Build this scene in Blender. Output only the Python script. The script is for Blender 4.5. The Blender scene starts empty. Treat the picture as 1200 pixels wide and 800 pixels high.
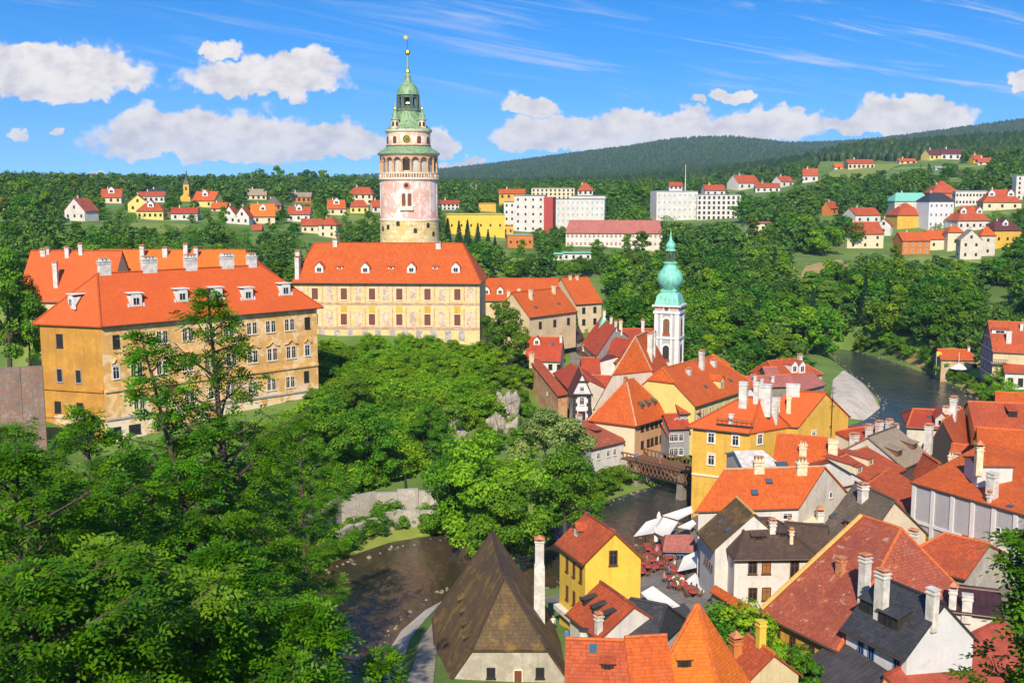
import bpy, bmesh, math, random
import numpy as np
from mathutils import Vector, Matrix
R = math.radians
scene = bpy.context.scene
COL = scene.collection

# ------------------------------------------------------------------ camera
CAMZ, F_PX, PITCH = 48.0, 1287.0, R(7.7)
cam_d = bpy.data.cameras.new("camera"); cam = bpy.data.objects.new("camera", cam_d); COL.objects.link(cam)
cam.location = (0, 0, CAMZ); cam.rotation_euler = (R(90) - PITCH, 0, 0)
cam_d.sensor_width = 36.0; cam_d.lens = 36.0 * F_PX / 1200.0
cam_d.clip_start = 0.5; cam_d.clip_end = 30000
scene.camera = cam

# ------------------------------------------------------------------ sun, sky, exposure
SUN_EL, SUN_AZ = R(37), math.atan2(-0.11, -0.99)        # azimuth measured from +Y towards +X
sun_d = bpy.data.lights.new("sun", 'SUN'); sun = bpy.data.objects.new("sun", sun_d); COL.objects.link(sun)
sun_d.energy = 4.4; sun_d.angle = R(0.5); sun_d.color = (1.0, 0.87, 0.68)
to_sun = Vector((math.sin(SUN_AZ) * math.cos(SUN_EL), math.cos(SUN_AZ) * math.cos(SUN_EL), math.sin(SUN_EL)))
sun.rotation_euler = (-to_sun).to_track_quat('-Z', 'Y').to_euler(); sun.location = (0, -200, 300)
scene.view_settings.view_transform = 'Standard'; scene.view_settings.look = 'None'
scene.view_settings.gamma = 1.0; scene.view_settings.exposure = 0.62; scene.view_settings.use_curve_mapping = False

def px_dir(px, py):
    u = (px - 600.0) / F_PX; v = (400.0 - py) / F_PX
    return np.array([u, math.cos(PITCH) + v * math.sin(PITCH), -math.sin(PITCH) + v * math.cos(PITCH)])
def P(px, py, z):
    d = px_dir(px, py); t = (z - CAMZ) / d[2]
    return np.array([d[0] * t, d[1] * t, z])
def PD(px, py, dist):                 # point at forward distance `dist` on the ray
    d = px_dir(px, py); t = dist / d[1]
    return np.array([d[0] * t, dist, CAMZ + d[2] * t])
def proj(p):
    x, y, z = p[0], p[1], p[2] - CAMZ
    dep = y * math.cos(PITCH) - z * math.sin(PITCH)
    up = y * math.sin(PITCH) + z * math.cos(PITCH)
    return 600 + F_PX * x / dep, 400 - F_PX * up / dep
def z_at_row(x, y, py):               # height of the point above (x, y) that shows in row py
    v = (400.0 - py) / F_PX
    return CAMZ + y * (v * math.cos(PITCH) - math.sin(PITCH)) / (math.cos(PITCH) + v * math.sin(PITCH))

# ------------------------------------------------------------------ node helper
class NT:
    def __init__(s, tree): s.t = tree; s.n = tree.nodes; s.l = tree.links
    def node(s, typ, ins=None, **kw):
        n = s.n.new(typ)
        for k, v in kw.items(): setattr(n, k, v)
        for k, v in (ins or {}).items(): s.put(n.inputs[k], v)
        return n
    def put(s, sock, v):
        if isinstance(v, bpy.types.NodeSocket): s.l.new(v, sock)
        else:
            if isinstance(v, (tuple, list)) and len(v) == 3 and sock.type == 'RGBA': v = (*v, 1)
            sock.default_value = v
    def m(s, op, a, b=None, c=None, clamp=False):
        n = s.n.new('ShaderNodeMath'); n.operation = op; n.use_clamp = clamp
        for i, v in enumerate((a, b, c)):
            if v is not None: s.put(n.inputs[i], v)
        return n.outputs[0]
    def mix(s, f, a, b, mode='MIX'):
        n = s.n.new('ShaderNodeMix'); n.data_type = 'RGBA'; n.blend_type = mode
        s.put(n.inputs[0], f); s.put(n.inputs[6], a); s.put(n.inputs[7], b)
        return n.outputs[2]
    def noise(s, vec, scale, detail=4, rough=.55, dist=0):
        n = s.node('ShaderNodeTexNoise', {'Scale': scale, 'Detail': detail, 'Roughness': rough, 'Distortion': dist})
        s.put(n.inputs['Vector'], vec); return n.outputs['Fac']
    def sstep(s, v, lo, hi, a=0.0, b=1.0):
        n = s.node('ShaderNodeMapRange', interpolation_type='SMOOTHSTEP')
        for i, q in enumerate((v, lo, hi, a, b)): s.put(n.inputs[i], q)
        return n.outputs[0]
    def comb(s, x, y, z=0.0):
        n = s.n.new('ShaderNodeCombineXYZ')
        for i, q in enumerate((x, y, z)): s.put(n.inputs[i], q)
        return n.outputs[0]

def srgb(r, g, b):
    def f(c):
        c /= 255.0
        return c / 12.92 if c <= 0.04045 else ((c + 0.055) / 1.055) ** 2.4
    return (f(r), f(g), f(b))

# ------------------------------------------------------------------ world: Nishita sky with drifting clouds
world = bpy.data.worlds.new("World"); scene.world = world; world.use_nodes = True
wt = NT(world.node_tree); wt.n.clear()
tc = wt.node('ShaderNodeTexCoord').outputs['Generated']
sep = wt.node('ShaderNodeSeparateXYZ', {0: tc})
dx, dy, dz = sep.outputs
zup = wt.m('ADD', wt.m('MULTIPLY', wt.m('MAXIMUM', dz, 0.0), 1.5), 0.13)
sky = wt.node('ShaderNodeTexSky', sky_type='NISHITA', sun_disc=False, sun_elevation=SUN_EL, sun_rotation=SUN_AZ,
              altitude=300, air_density=1.0, dust_density=0.35, ozone_density=2.6)
wt.put(sky.inputs[0], wt.node('ShaderNodeVectorMath', {0: wt.comb(dx, dy, zup)}, operation='NORMALIZE').outputs[0])
hs = wt.node('ShaderNodeHueSaturation', {'Hue': 0.506, 'Saturation': 1.46, 'Value': 0.88, 'Color': sky.outputs[0]})
skyc = hs.outputs[0]
SKY_STRENGTH = 0.15
ysafe = wt.m('MAXIMUM', dy, 0.02)
ua = wt.m('DIVIDE', dx, ysafe); ue = wt.m('DIVIDE', dz, ysafe)        # tangent coordinates of the direction
wv = wt.comb(ua, ue, 0.0)
def warp(scale, amp, w):
    n = wt.node('ShaderNodeTexNoise', {'Scale': scale, 'Detail': 4.0, 'Roughness': .6}); wt.put(n.inputs['Vector'], wt.comb(ua, ue, w))
    v = wt.node('ShaderNodeVectorMath', {0: n.outputs['Color'], 1: (.5, .5, .5)}, operation='SUBTRACT').outputs[0]
    return wt.node('ShaderNodeVectorMath', {0: v, 'Scale': amp}, operation='SCALE').outputs[0]
wrp = wt.node('ShaderNodeVectorMath', {0: wv, 1: warp(32, .036, 1.7)}, operation='ADD').outputs[0]
wrp = wt.node('ShaderNodeVectorMath', {0: wrp, 1: warp(120, .0105, 4.1)}, operation='ADD').outputs[0]
ws = wt.node('ShaderNodeSeparateXYZ', {0: wrp}); wx, wy = ws.outputs[0], ws.outputs[1]
CLOUDS = [(70, 96, 122, 50), (15, 85, 70, 40), (310, 98, 104, 40), (345, 78, 50, 26), (258, 60, 28, 14), (265, 172, 190, 46), (215, 158, 90, 36),
          (385, 172, 80, 34), (517, 174, 20, 26), (617, 128, 44, 22), (670, 164, 105, 34), (770, 152, 110, 26), (800, 160, 190, 26),
          (900, 152, 90, 24), (1065, 140, 90, 32), (1040, 150, 110, 24), (545, 196, 32, 9), (25, 157, 15, 11), (67, 157, 14, 10),
          (818, 121, 15, 12), (860, 115, 26, 10), (117, 204, 9, 8), (1195, 95, 18, 14)]
den = None; rel = None
for (cx, cy, rx, ry) in CLOUDS:
    d0 = px_dir(cx, cy); a0, e0 = d0[0] / d0[1], d0[2] / d0[1]
    qx = wt.m('DIVIDE', wt.m('SUBTRACT', wx, a0), rx / F_PX)
    qy = wt.m('DIVIDE', wt.m('SUBTRACT', wy, e0), ry / F_PX)
    low = wt.m('MULTIPLY', wt.m('MINIMUM', qy, 0.0), 1.15)
    qq = wt.m('ADD', qy, low)
    r2 = wt.m('SQRT', wt.m('ADD', wt.m('MULTIPLY', qx, qx), wt.m('MULTIPLY', qq, qq)))
    v = wt.m('SUBTRACT', 1.0, r2)
    den = v if den is None else wt.m('MAXIMUM', den, v)
cn = wt.noise(wt.comb(ua, wt.m('MULTIPLY', ue, 1.5), 3.3), 26, 7, .6)
body = wt.m('ADD', den, wt.m('MULTIPLY', wt.m('SUBTRACT', cn, .5), .95))
alpha = wt.sstep(body, 0.03, 0.25)
cn2 = wt.noise(wt.comb(ua, wt.m('MULTIPLY', ue, 1.6), 8.1), 46, 6, .62)
# cloud tone: bright tops and mauve-grey hollows
tone = wt.sstep(wt.m('ADD', wt.m('MULTIPLY', cn2, 1.1), wt.m('MULTIPLY', wt.noise(wt.comb(ua, wt.m('ADD', wt.m('MULTIPLY', ue, 1.5), -.012), 3.3), 26, 3, .6), 0.5)), .50, 1.0)
CK = 1.0 / (SKY_STRENGTH * 2 ** 0.62)
ccol = wt.mix(tone, tuple(c * CK for c in (0.70, 0.655, 0.71)), tuple(c * CK for c in (1.02, 0.96, 0.91)))
# cirrus streaks, high on the right
cs = wt.comb(wt.m('ADD', wt.m('MULTIPLY', ua, 5.0), wt.m('MULTIPLY', ue, 9.0)), wt.m('MULTIPLY', wt.m('ADD', ue, wt.m('MULTIPLY', ua, .16)), 46.0), 0.7)
cir = wt.sstep(wt.noise(cs, 1.3, 7, .66, .9), .47, .78)
cir = wt.m('MULTIPLY', cir, wt.sstep(ua, -.15, .25, .30, 1.0))
cir = wt.m('MULTIPLY', cir, wt.sstep(ue, .06, .11))
cir = wt.m('MULTIPLY', cir, .95)
c1 = wt.mix(cir, skyc, tuple(c * CK for c in (0.80, 0.80, 0.86)))
c2 = wt.mix(wt.m('MULTIPLY', alpha, wt.m('GREATER_THAN', dy, 0.05)), c1, ccol)
bg = wt.node('ShaderNodeBackground', {'Color': c2, 'Strength': SKY_STRENGTH})
wt.l.new(bg.outputs[0], wt.node('ShaderNodeOutputWorld').inputs[0])

# ------------------------------------------------------------------ materials
MATS = {}
def newmat(name):
    m = bpy.data.materials.new(name); m.use_nodes = True; t = NT(m.node_tree); t.n.clear()
    out = t.node('ShaderNodeOutputMaterial'); bs = t.node('ShaderNodeBsdfPrincipled'); t.l.new(bs.outputs[0], out.inputs[0])
    MATS[name] = m
    return m, t, bs, out
def bump(t, bs, h, strength=.3, dist=.05):
    b = t.node('ShaderNodeBump', {'Strength': strength, 'Distance': dist, 'Height': h}); t.l.new(b.outputs[0], bs.inputs['Normal'])
def mul(c, k): return tuple(min(1, x * k) for x in c)
def plaster(name, c, stain=.25, peel=None, rough=.9, stainc=None, blotch=None):
    c = mul(c, .87); m, t, bs, o = newmat(name)
    co = t.node('ShaderNodeTexCoord').outputs['Object']
    n1 = t.noise(co, .35, 5, .6); n2 = t.noise(co, 2.6, 5, .65)
    mp = t.node('ShaderNodeMapping', {'Vector': co, 'Scale': (1.6, 1.6, .12)})
    n3 = t.noise(mp.outputs[0], 1.2, 4, .6)
    k = t.m('MULTIPLY_ADD', n1, .5, t.m('MULTIPLY', n2, .3))
    col = t.mix(t.sstep(k, .27, .55), mul(c, 1 - stain * 1.15), c)
    col = t.mix(t.m('MULTIPLY', t.sstep(n3, .50, .72), stain * 1.5), col, stainc or mul(c, .45))
    bl = blotch or (mul(c, .70), .7, .53, .45)
    col = t.mix(t.sstep(t.noise(co, bl[1], 6, .68, .5), bl[2], bl[2] + .14, 0, bl[3]), col, bl[0])
    if peel:
        pk = t.sstep(t.noise(co, peel[1], 6, .65), peel[2], peel[2] + .05)
        if len(peel) > 3:                              # peel only low on the wall: object height
            zz = t.node('ShaderNodeSeparateXYZ', {0: co}).outputs[2]
            pk = t.m('MULTIPLY', pk, t.sstep(t.m('ADD', zz, t.m('MULTIPLY', n1, 6.0)), peel[3], peel[3] + 5.0, 1.0, 0.0))
        col = t.mix(pk, col, peel[0])
    t.put(bs.inputs['Base Color'], col); bs.inputs['Roughness'].default_value = rough
    bump(t, bs, n2, .25, .03)
    return m
def tiles(name, c, c2=None, row=.29, wid=.21, moss=None, mossk=.62, var=.34, rough=.8, bumpk=.55, patch=None):
    m, t, bs, o = newmat(name); c2 = c2 or mul(c, .72)
    tcn = t.node('ShaderNodeTexCoord'); uv = tcn.outputs['UV']; co = tcn.outputs['Object']
    br = t.node('ShaderNodeTexBrick', {'Vector': uv, 'Color1': mul(c, 1.12), 'Color2': mul(c, 1 - var), 'Mortar': mul(c, .55), 'Scale': 1.0,
                'Mortar Size': .013, 'Mortar Smooth': .3, 'Bias': -.1, 'Brick Width': wid, 'Row Height': row}, offset=.5)
    n1 = t.noise(co, .30, 5, .62); n2 = t.noise(co, 1.7, 5, .7)
    col = t.mix(t.sstep(n1, .40, .66, 0, .9), br.outputs[0], c2, 'MIX')
    col = t.mix(.30, col, br.outputs[0])
    col = t.mix(t.sstep(t.noise(co, .75, 6, .72), .56, .70, 0, .38), col, mul(tuple(min(1, x * .6 + .10) for x in c), 1.0))
    col = t.mix(t.sstep(n2, .50, .82, 0, .45), col, mul(c2, .55))
    if moss:
        col = t.mix(t.sstep(t.noise(co, .55, 6, .7), mossk, mossk + .12, 0, .8), col, moss)
    if patch:
        col = t.mix(t.sstep(t.noise(co, patch[1], 5, .75, .4), patch[2], patch[2] + .05), col, patch[0])
    t.put(bs.inputs['Base Color'], col); bs.inputs['Roughness'].default_value = rough
    # each course slopes up to its lower edge
    v = t.node('ShaderNodeSeparateXYZ', {0: uv}).outputs[1]
    fr = t.m('SUBTRACT', 1.0, t.m('FRACT', t.m('DIVIDE', v, row)))
    hgt = t.m('ADD', t.m('MULTIPLY', fr, .7), t.m('MULTIPLY', t.m('SUBTRACT', 1.0, br.outputs[1]), .5))
    hgt = t.m('ADD', hgt, t.m('MULTIPLY', n2, .5))
    bump(t, bs, hgt, bumpk, .06)
    return m
def plain(name, c, rough=.7, metal=0.0, var=.15, scale=3.0, bk=.15):
    m, t, bs, o = newmat(name); co = t.node('ShaderNodeTexCoord').outputs['Object']
    n = t.noise(co, scale, 5, .6)
    t.put(bs.inputs['Base Color'], t.mix(t.sstep(n, .3, .7), mul(c, 1 - var), mul(c, 1 + var * .5)))
    bs.inputs['Roughness'].default_value = rough; bs.inputs['Metallic'].default_value = metal
    if bk: bump(t, bs, n, bk, .04)
    return m
def seam(name, c, width=.5, rough=.5, metal=.3, var=.25):           # standing-seam or board roof
    m, t, bs, o = newmat(name); tcn = t.node('ShaderNodeTexCoord'); uv = tcn.outputs['UV']; co = tcn.outputs['Object']
    u = t.node('ShaderNodeSeparateXYZ', {0: uv}).outputs[0]
    f = t.m('FRACT', t.m('DIVIDE', u, width)); ridge = t.m('SUBTRACT', t.sstep(f, 0, .07, 1, 0), t.sstep(f, .93, 1, 0, -1))
    n = t.noise(co, .8, 5, .65)
    col = t.mix(t.sstep(n, .3, .72), mul(c, 1 - var), mul(c, 1 + var))
    col = t.mix(t.m('MULTIPLY', t.m('ABSOLUTE', ridge), .35, clamp=True), col, mul(c, .5))
    t.put(bs.inputs['Base Color'], col); bs.inputs['Roughness'].default_value = rough; bs.inputs['Metallic'].default_value = metal
    bump(t, bs, t.m('ADD', t.m('ABSOLUTE', ridge), t.m('MULTIPLY', n, .2)), .6, .06)
    return m

# roofs
tiles('orange', (.56, .105, .010), (.43, .070, .009))
tiles('orange_bright', (.70, .165, .012), (.60, .125, .010))
tiles('orange_flat', (.58, .098, .012), (.50, .078, .010), row=.28, wid=.2, bumpk=.3, var=.10)
tiles('red', (.44, .060, .018), (.29, .038, .016))
tiles('redbrown', (.36, .085, .042), (.23, .05, .03), patch=((.42, .27, .19), 1.1, .605), moss=(.40, .095, .03), mossk=.54)
tiles('rust', (.46, .085, .022), (.28, .050, .02), moss=(.16, .11, .05), mossk=.60)
tiles('brown', (.085, .050, .034), (.055, .034, .026), row=.42, wid=.3)
tiles('brown_gold', (.120, .076, .030), (.060, .038, .024), row=.36, wid=.2, moss=(.22, .135, .028), mossk=.50)
tiles('shingle', (.155, .118, .080), (.085, .068, .052), row=.4, wid=.18, moss=(.09, .08, .04))
tiles('shingle_pale', (.34, .265, .185), (.24, .19, .14), row=.4, wid=.18)
tiles('slate', (.045, .047, .054), (.030, .030, .034), row=.36, wid=.3, rough=.55)
tiles('maroon', (.13, .030, .034), (.085, .022, .026))
tiles('pinktile', (.42, .14, .11), (.30, .09, .08))
seam('metal_dark', (.085, .075, .072), .55)
seam('metal_red', (.40, .075, .035), .5, rough=.45, metal=.15)
seam('metal_maroon', (.075, .03, .032), .6)
# walls
plaster('white', (.76, .735, .69), .22); plaster('white_cool', (.72, .73, .76), .12)
plaster('offwhite', (.72, .67, .58), .26); plaster('cream', (.76, .62, .38), .24); plaster('cream_pale', (.78, .68, .47), .14)
plaster('yellow', (.80, .49, .075), .24); plaster('yellow_bright', (.86, .60, .075), .20); plaster('yellow_pale', (.80, .66, .22), .12)
plaster('old_yellow', (.74, .42, .055), .3, peel=((.62, .52, .36), .35, .60))
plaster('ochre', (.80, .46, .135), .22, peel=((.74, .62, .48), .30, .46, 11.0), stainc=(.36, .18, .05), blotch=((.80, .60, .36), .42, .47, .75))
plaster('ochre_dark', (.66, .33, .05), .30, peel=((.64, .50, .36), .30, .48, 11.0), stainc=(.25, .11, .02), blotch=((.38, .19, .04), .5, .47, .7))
plaster('peach', (.72, .42, .22), .2); plaster('peach_peel', (.72, .50, .26), .25, peel=((.52, .20, .10), .55, .50))
plaster('pinkred', (.66, .27, .21), .15); plaster('brickpeel', (.36, .30, .25), .5, peel=((.25, .13, .09), 1.9, .49))
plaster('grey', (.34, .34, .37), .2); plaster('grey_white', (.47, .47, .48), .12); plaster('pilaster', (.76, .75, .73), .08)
plaster('stone', (.34, .30, .24), .4); plaster('lime', (.60, .56, .48), .35, peel=((.34, .30, .25), .6, .52))
plaster('stoneyellow', (.60, .44, .22), .35, peel=((.48, .40, .28), .5, .55))
plaster('orange_wall', (.62, .21, .05), .15); plaster('redwall', (.45, .07, .06), .1)
plain('trim_white', (.66, .65, .62), .7); plain('frame_brown', (.13, .055, .025), .6); plain('frame_blue', (.10, .22, .55), .6)
plain('shutter', (.16, .045, .025), .6); plain('shutter_orange', (.50, .22, .04), .6); plain('timber_dark', (.028, .022, .020), .8)
plain('wood', (.17, .085, .045), .8); plain('gutter', (.10, .07, .05), .5, .3); plain('cornice', (.70, .62, .48), .8)
plain('cornice_blue', (.30, .52, .58), .6)
plain('chim', (.60, .575, .53), .85, var=.28, scale=1.2); plain('chim_brick', (.50, .20, .09), .9, var=.35); plain('chim_cream', (.72, .60, .40), .85, var=.3)
plain('ridge_pale', (.52, .30, .16), .85, var=.3); plain('ridge_orange', (.55, .13, .03), .8, var=.3); plain('mortar_gold', (.60, .36, .10), .9)
plain('gold', (.80, .50, .06), .3, .9, 0, bk=0); plain('iron', (.03, .03, .035), .5, .6)
plain('blackhole', (.012, .010, .010), .9, bk=0)
plain('canvas', (.70, .69, .66), .8, var=.10); plain('red_cloth', (.34, .045, .04), .8)
def glass(name, c, rough=.08):
    m, t, bs, o = newmat(name); t.put(bs.inputs['Base Color'], c); bs.inputs['Roughness'].default_value = rough
    bs.inputs['Specular IOR Level'].default_value = .5
glass('pane', (.020, .024, .032)); glass('pane_blue', (.05, .10, .16)); glass('pane_warm', (.30, .13, .03), .3); glass('pane_teal', (.10, .34, .38))
# green copper
def copper(name, c, c2):
    m, t, bs, o = newmat(name); co = t.node('ShaderNodeTexCoord').outputs['Object']
    mp = t.node('ShaderNodeMapping', {'Vector': co, 'Scale': (1.5, 1.5, .35)})
    n = t.noise(mp.outputs[0], 1.6, 5, .65)
    t.put(bs.inputs['Base Color'], t.mix(t.sstep(n, .42, .68), c, c2)); bs.inputs['Roughness'].default_value = .6
    bump(t, bs, n, .25, .05)
copper('copper', (.20, .56, .43), (.11, .36, .28)); copper('copper_worn', (.20, .34, .17), (.10, .13, .07)); copper('copper_dark', (.08, .12, .08), (.04, .045, .03))
# ------------------------------------------------------------------ mesh helpers
class MB:
    def __init__(s): s.v = []; s.f = []; s.mi = []; s.uv = []; s.mats = []
    def mat(s, name):
        if name not in s.mats: s.mats.append(name)
        return s.mats.index(name)
    def face(s, pts, mat, uv=None):
        b = len(s.v); s.v.extend([tuple(map(float, p)) for p in pts]); s.f.append(list(range(b, b + len(pts)))); s.mi.append(s.mat(mat)); s.uv.append(uv)
    def faces(s, verts, faces, mat):
        b = len(s.v); s.v.extend([tuple(map(float, p)) for p in verts]); k = s.mat(mat)
        for f in faces: s.f.append([b + i for i in f]); s.mi.append(k); s.uv.append(None)
    def box(s, c, ax, ay, sx, sy, z0, z1, mat, top=1.0):
        """box with horizontal unit axes ax, ay, centre c (xy), full sizes sx, sy; top scales the upper face"""
        ax = np.array([ax[0], ax[1], 0.]); ay = np.array([ay[0], ay[1], 0.]); c = np.array([c[0], c[1], 0.])
        V = []
        for z, k in ((z0, 1.), (z1, top)):
            for a, b in ((-1, -1), (1, -1), (1, 1), (-1, 1)):
                V.append(c + ax * a * sx * .5 * k + ay * b * sy * .5 * k + np.array([0, 0, z]))
        s.faces(V, [(3, 2, 1, 0), (4, 5, 6, 7), (0, 1, 5, 4), (1, 2, 6, 5), (2, 3, 7, 6), (3, 0, 4, 7)], mat)
    def lbox(s, x0, x1, y0, y1, z0, z1, mat):
        s.box(((x0 + x1) / 2, (y0 + y1) / 2), (1, 0), (0, 1), x1 - x0, y1 - y0, z0, z1, mat)
    def tube(s, pts, rad, mat, n=6, cap=True):
        pts = [np.array(p, float) for p in pts]
        if not hasattr(rad, '__len__'): rad = [rad] * len(pts)
        rings = []; 
        for i, p in enumerate(pts):
            d = pts[min(i + 1, len(pts) - 1)] - pts[max(i - 1, 0)]; d = d / (np.linalg.norm(d) + 1e-9)
            a = np.cross(d, [0, 0, 1]) if abs(d[2]) < .9 else np.cross(d, [1, 0, 0]); a /= np.linalg.norm(a); b = np.cross(d, a)
            rings.append([p + rad[i] * (a * math.cos(2 * math.pi * k / n) + b * math.sin(2 * math.pi * k / n)) for k in range(n)])
        V = [q for r in rings for q in r]; Fc = []
        for i in range(len(pts) - 1):
            for k in range(n): Fc.append((i * n + k, i * n + (k + 1) % n, (i + 1) * n + (k + 1) % n, (i + 1) * n + k))
        if cap: Fc.append(tuple(range(n))[::-1]); Fc.append(tuple((len(pts) - 1) * n + k for k in range(n)))
        s.faces(V, Fc, mat)
    def lathe(s, c, prof, mat, n=32, a0=0.0):
        """prof: list of (radius, z)"""
        V = []; Fc = []
        for r, z in prof:
            for k in range(n):
                a = a0 + 2 * math.pi * k / n; V.append((c[0] + r * math.cos(a), c[1] + r * math.sin(a), z))
        for i in range(len(prof) - 1):
            for k in range(n): Fc.append((i * n + k, i * n + (k + 1) % n, (i + 1) * n + (k + 1) % n, (i + 1) * n + k))
        Fc.append(tuple(range(n))[::-1]); Fc.append(tuple((len(prof) - 1) * n + k for k in range(n)))
        s.faces(V, Fc, mat)
    def ball(s, c, r, mat, n=10, sz=1.0):
        pr = [(max(.001, r * math.sin(math.pi * i / 6)), c[2] - r * sz * math.cos(math.pi * i / 6)) for i in range(7)]
        s.lathe(c, pr, mat, n)
    def solid(s, polys, th, mat):
        """closed slab: polys (lists of 3d points) are the top, th thickness downwards; slope-aligned uvs"""
        key = lambda p: (round(p[0], 3), round(p[1], 3), round(p[2], 3)); edges = {}
        for pl in polys:
            pl = [np.array(p, float) for p in pl]
            n = np.zeros(3)
            for i in range(len(pl)): n += np.cross(pl[i], pl[(i + 1) % len(pl)])
            if n[2] < 0: pl = pl[::-1]; n = -n
            n /= np.linalg.norm(n) + 1e-9
            h = np.cross([0, 0, 1], n); h = h / np.linalg.norm(h) if np.linalg.norm(h) > 1e-4 else np.array([1., 0, 0]); u = np.cross(n, h)
            s.face(pl, mat, [(float(p @ h), float(p @ u)) for p in pl])
            s.face([p - np.array([0, 0, th]) for p in pl][::-1], mat)
            for i in range(len(pl)):
                a, b = pl[i], pl[(i + 1) % len(pl)]; k = (key(a), key(b))
                if (k[1], k[0]) in edges: edges.pop((k[1], k[0]))
                else: edges[k] = (a, b)
        for a, b in edges.values():
            dn = np.array([0, 0, th]); s.face([b, a, a - dn, b - dn], mat)
    def build(s, name, parent=None, off=(0, 0, 0), smooth=False):
        me = bpy.data.meshes.new(name); o_ = np.array(off, float)
        me.from_pydata([tuple(np.array(p) - o_) for p in s.v], [], s.f)
        for m in s.mats: me.materials.append(MATS[m])
        me.polygons.foreach_set('material_index', s.mi)
        if any(u is not None for u in s.uv):
            ul = me.uv_layers.new(name='UVMap'); i = 0; buf = []
            for f, u in zip(s.f, s.uv):
                buf.extend([c for q in (u if u is not None else [(0, 0)] * len(f)) for c in q])
            ul.data.foreach_set('uv', buf)
        if smooth: me.polygons.foreach_set('use_smooth', [True] * len(s.f))
        me.update()
        o = bpy.data.objects.new(name, me); COL.objects.link(o)
        if parent is not None: o.parent = parent
        return o

def tag(o, label=None, cat=None, group=None, kind=None):
    if label: o['label'] = label
    if cat: o['category'] = cat
    if group: o['group'] = group
    if kind: o['kind'] = kind
    return o
def thing(name, label, cat, loc=(0, 0, 0), group=None):
    o = bpy.data.objects.new(name, None); COL.objects.link(o); o.location = tuple(map(float, loc)); o.empty_display_size = .5
    return tag(o, label, cat, group)

# ------------------------------------------------------------------ windows (shared meshes)
WCACHE = {}
WSTYLE = {  # frame material, pane material, surround, (vertical bars, horizontal bars)
    'white': ('trim_white', 'pane', None, (1, 1)), 'brown': ('frame_brown', 'pane', None, (1, 1)), 'blue': ('frame_blue', 'pane', None, (1, 0)),
    'dark': ('timber_dark', 'pane', None, (1, 0)), 'pair': ('cornice', 'pane', None, (2, 1)), 'shutter': ('cornice', 'shutter', None, (0, 0)), 'warm': ('frame_brown', 'pane_warm', None, (1, 1)),
    'sur': ('trim_white', 'pane', 'trim_white', (1, 1)), 'surc': ('trim_white', 'pane', 'cornice', (1, 1)), 'red': ('shutter', 'shutter', 'cornice', (1, 0)),
    'teal': ('trim_white', 'pane_teal', None, (1, 0)), 'bare': ('grey', 'pane', None, (0, 0)), 'oran': ('frame_brown', 'shutter_orange', None, (0, 1)),
    'vent': ('trim_white', 'blackhole', None, (0, 0))}
def win_meshes(w, h, style):
    k = (round(w, 2), round(h, 2), style)
    if k in WCACHE: return WCACHE[k]
    fm, pm, sm, (nv, nh) = WSTYLE[style]
    b = MB(); fw = min(.10, w * .11); pr = -.07
    for x0, x1, z0, z1 in ((-w/2, -w/2 + fw, -h/2, h/2), (w/2 - fw, w/2, -h/2, h/2), (-w/2 + fw, w/2 - fw, h/2 - fw, h/2), (-w/2 + fw, w/2 - fw, -h/2, -h/2 + fw)):
        b.lbox(x0, x1, pr, .05, z0, z1, fm)
    bw = fw * .55
    if nv == 2: b.lbox(-w * .09, w * .09, pr + .02, .02, -h/2 + fw, h/2 - fw, fm)
    if nv == 2: [b.lbox(x - .025, x + .025, pr + .03, .02, -h/2 + fw, h/2 - fw, fm) for x in (-w * .27, w * .27)]
    if nv == 1: b.lbox(-bw/2, bw/2, pr + .02, .02, -h/2 + fw, h/2 - fw, fm)
    if nh: b.lbox(-w/2 + fw, w/2 - fw, pr + .024, .02, h * .16, h * .16 + bw, fm)
    if sm:
        s = fw * 1.5
        for x0, x1, z0, z1 in ((-w/2 - s, -w/2, -h/2 - s, h/2 + s), (w/2, w/2 + s, -h/2 - s, h/2 + s), (-w/2, w/2, h/2, h/2 + s), (-w/2, w/2, -h/2 - s, -h/2)):
            b.lbox(x0, x1, -.05, .05, z0, z1, sm)
        b.lbox(-w/2 - s * 1.3, w/2 + s * 1.3, -.14, .04, h/2 + s, h/2 + s * 1.7, sm)
    b.lbox(-w/2 - .06, w/2 + .06, -.16, .03, -h/2 - .08, -h/2, sm or fm)
    fo = b.build('window'); fmesh = fo.data; bpy.data.objects.remove(fo)
    p = MB(); p.lbox(-w/2 + fw * .9, w/2 - fw * .9, -.016, .03, -h/2 + fw * .9, h/2 - fw * .9, pm)
    po = p.build('pane'); pmesh = po.data; bpy.data.objects.remove(po)
    WCACHE[k] = (fmesh, pmesh); return WCACHE[k]
def add_window(parent, pos, out, w, h, style, pane=True):
    """pos relative to the parent; out = outward horizontal unit vector"""
    fmesh, pmesh = win_meshes(w, h, style)
    o = bpy.data.objects.new('window', fmesh); COL.objects.link(o); o.parent = parent
    ax = Vector((-out[1], out[0], 0)); y = Vector((-out[0], -out[1], 0)); z = Vector((0, 0, 1))
    if ax.cross(y).z < 0: ax = -ax
    M = Matrix(((ax.x, y.x, 0, pos[0]), (ax.y, y.y, 0, pos[1]), (0, 0, 1, pos[2]), (0, 0, 0, 1)))
    o.matrix_local = M
    if pane:
        q = bpy.data.objects.new('pane', pmesh); COL.objects.link(q); q.parent = o
    return o

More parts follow.
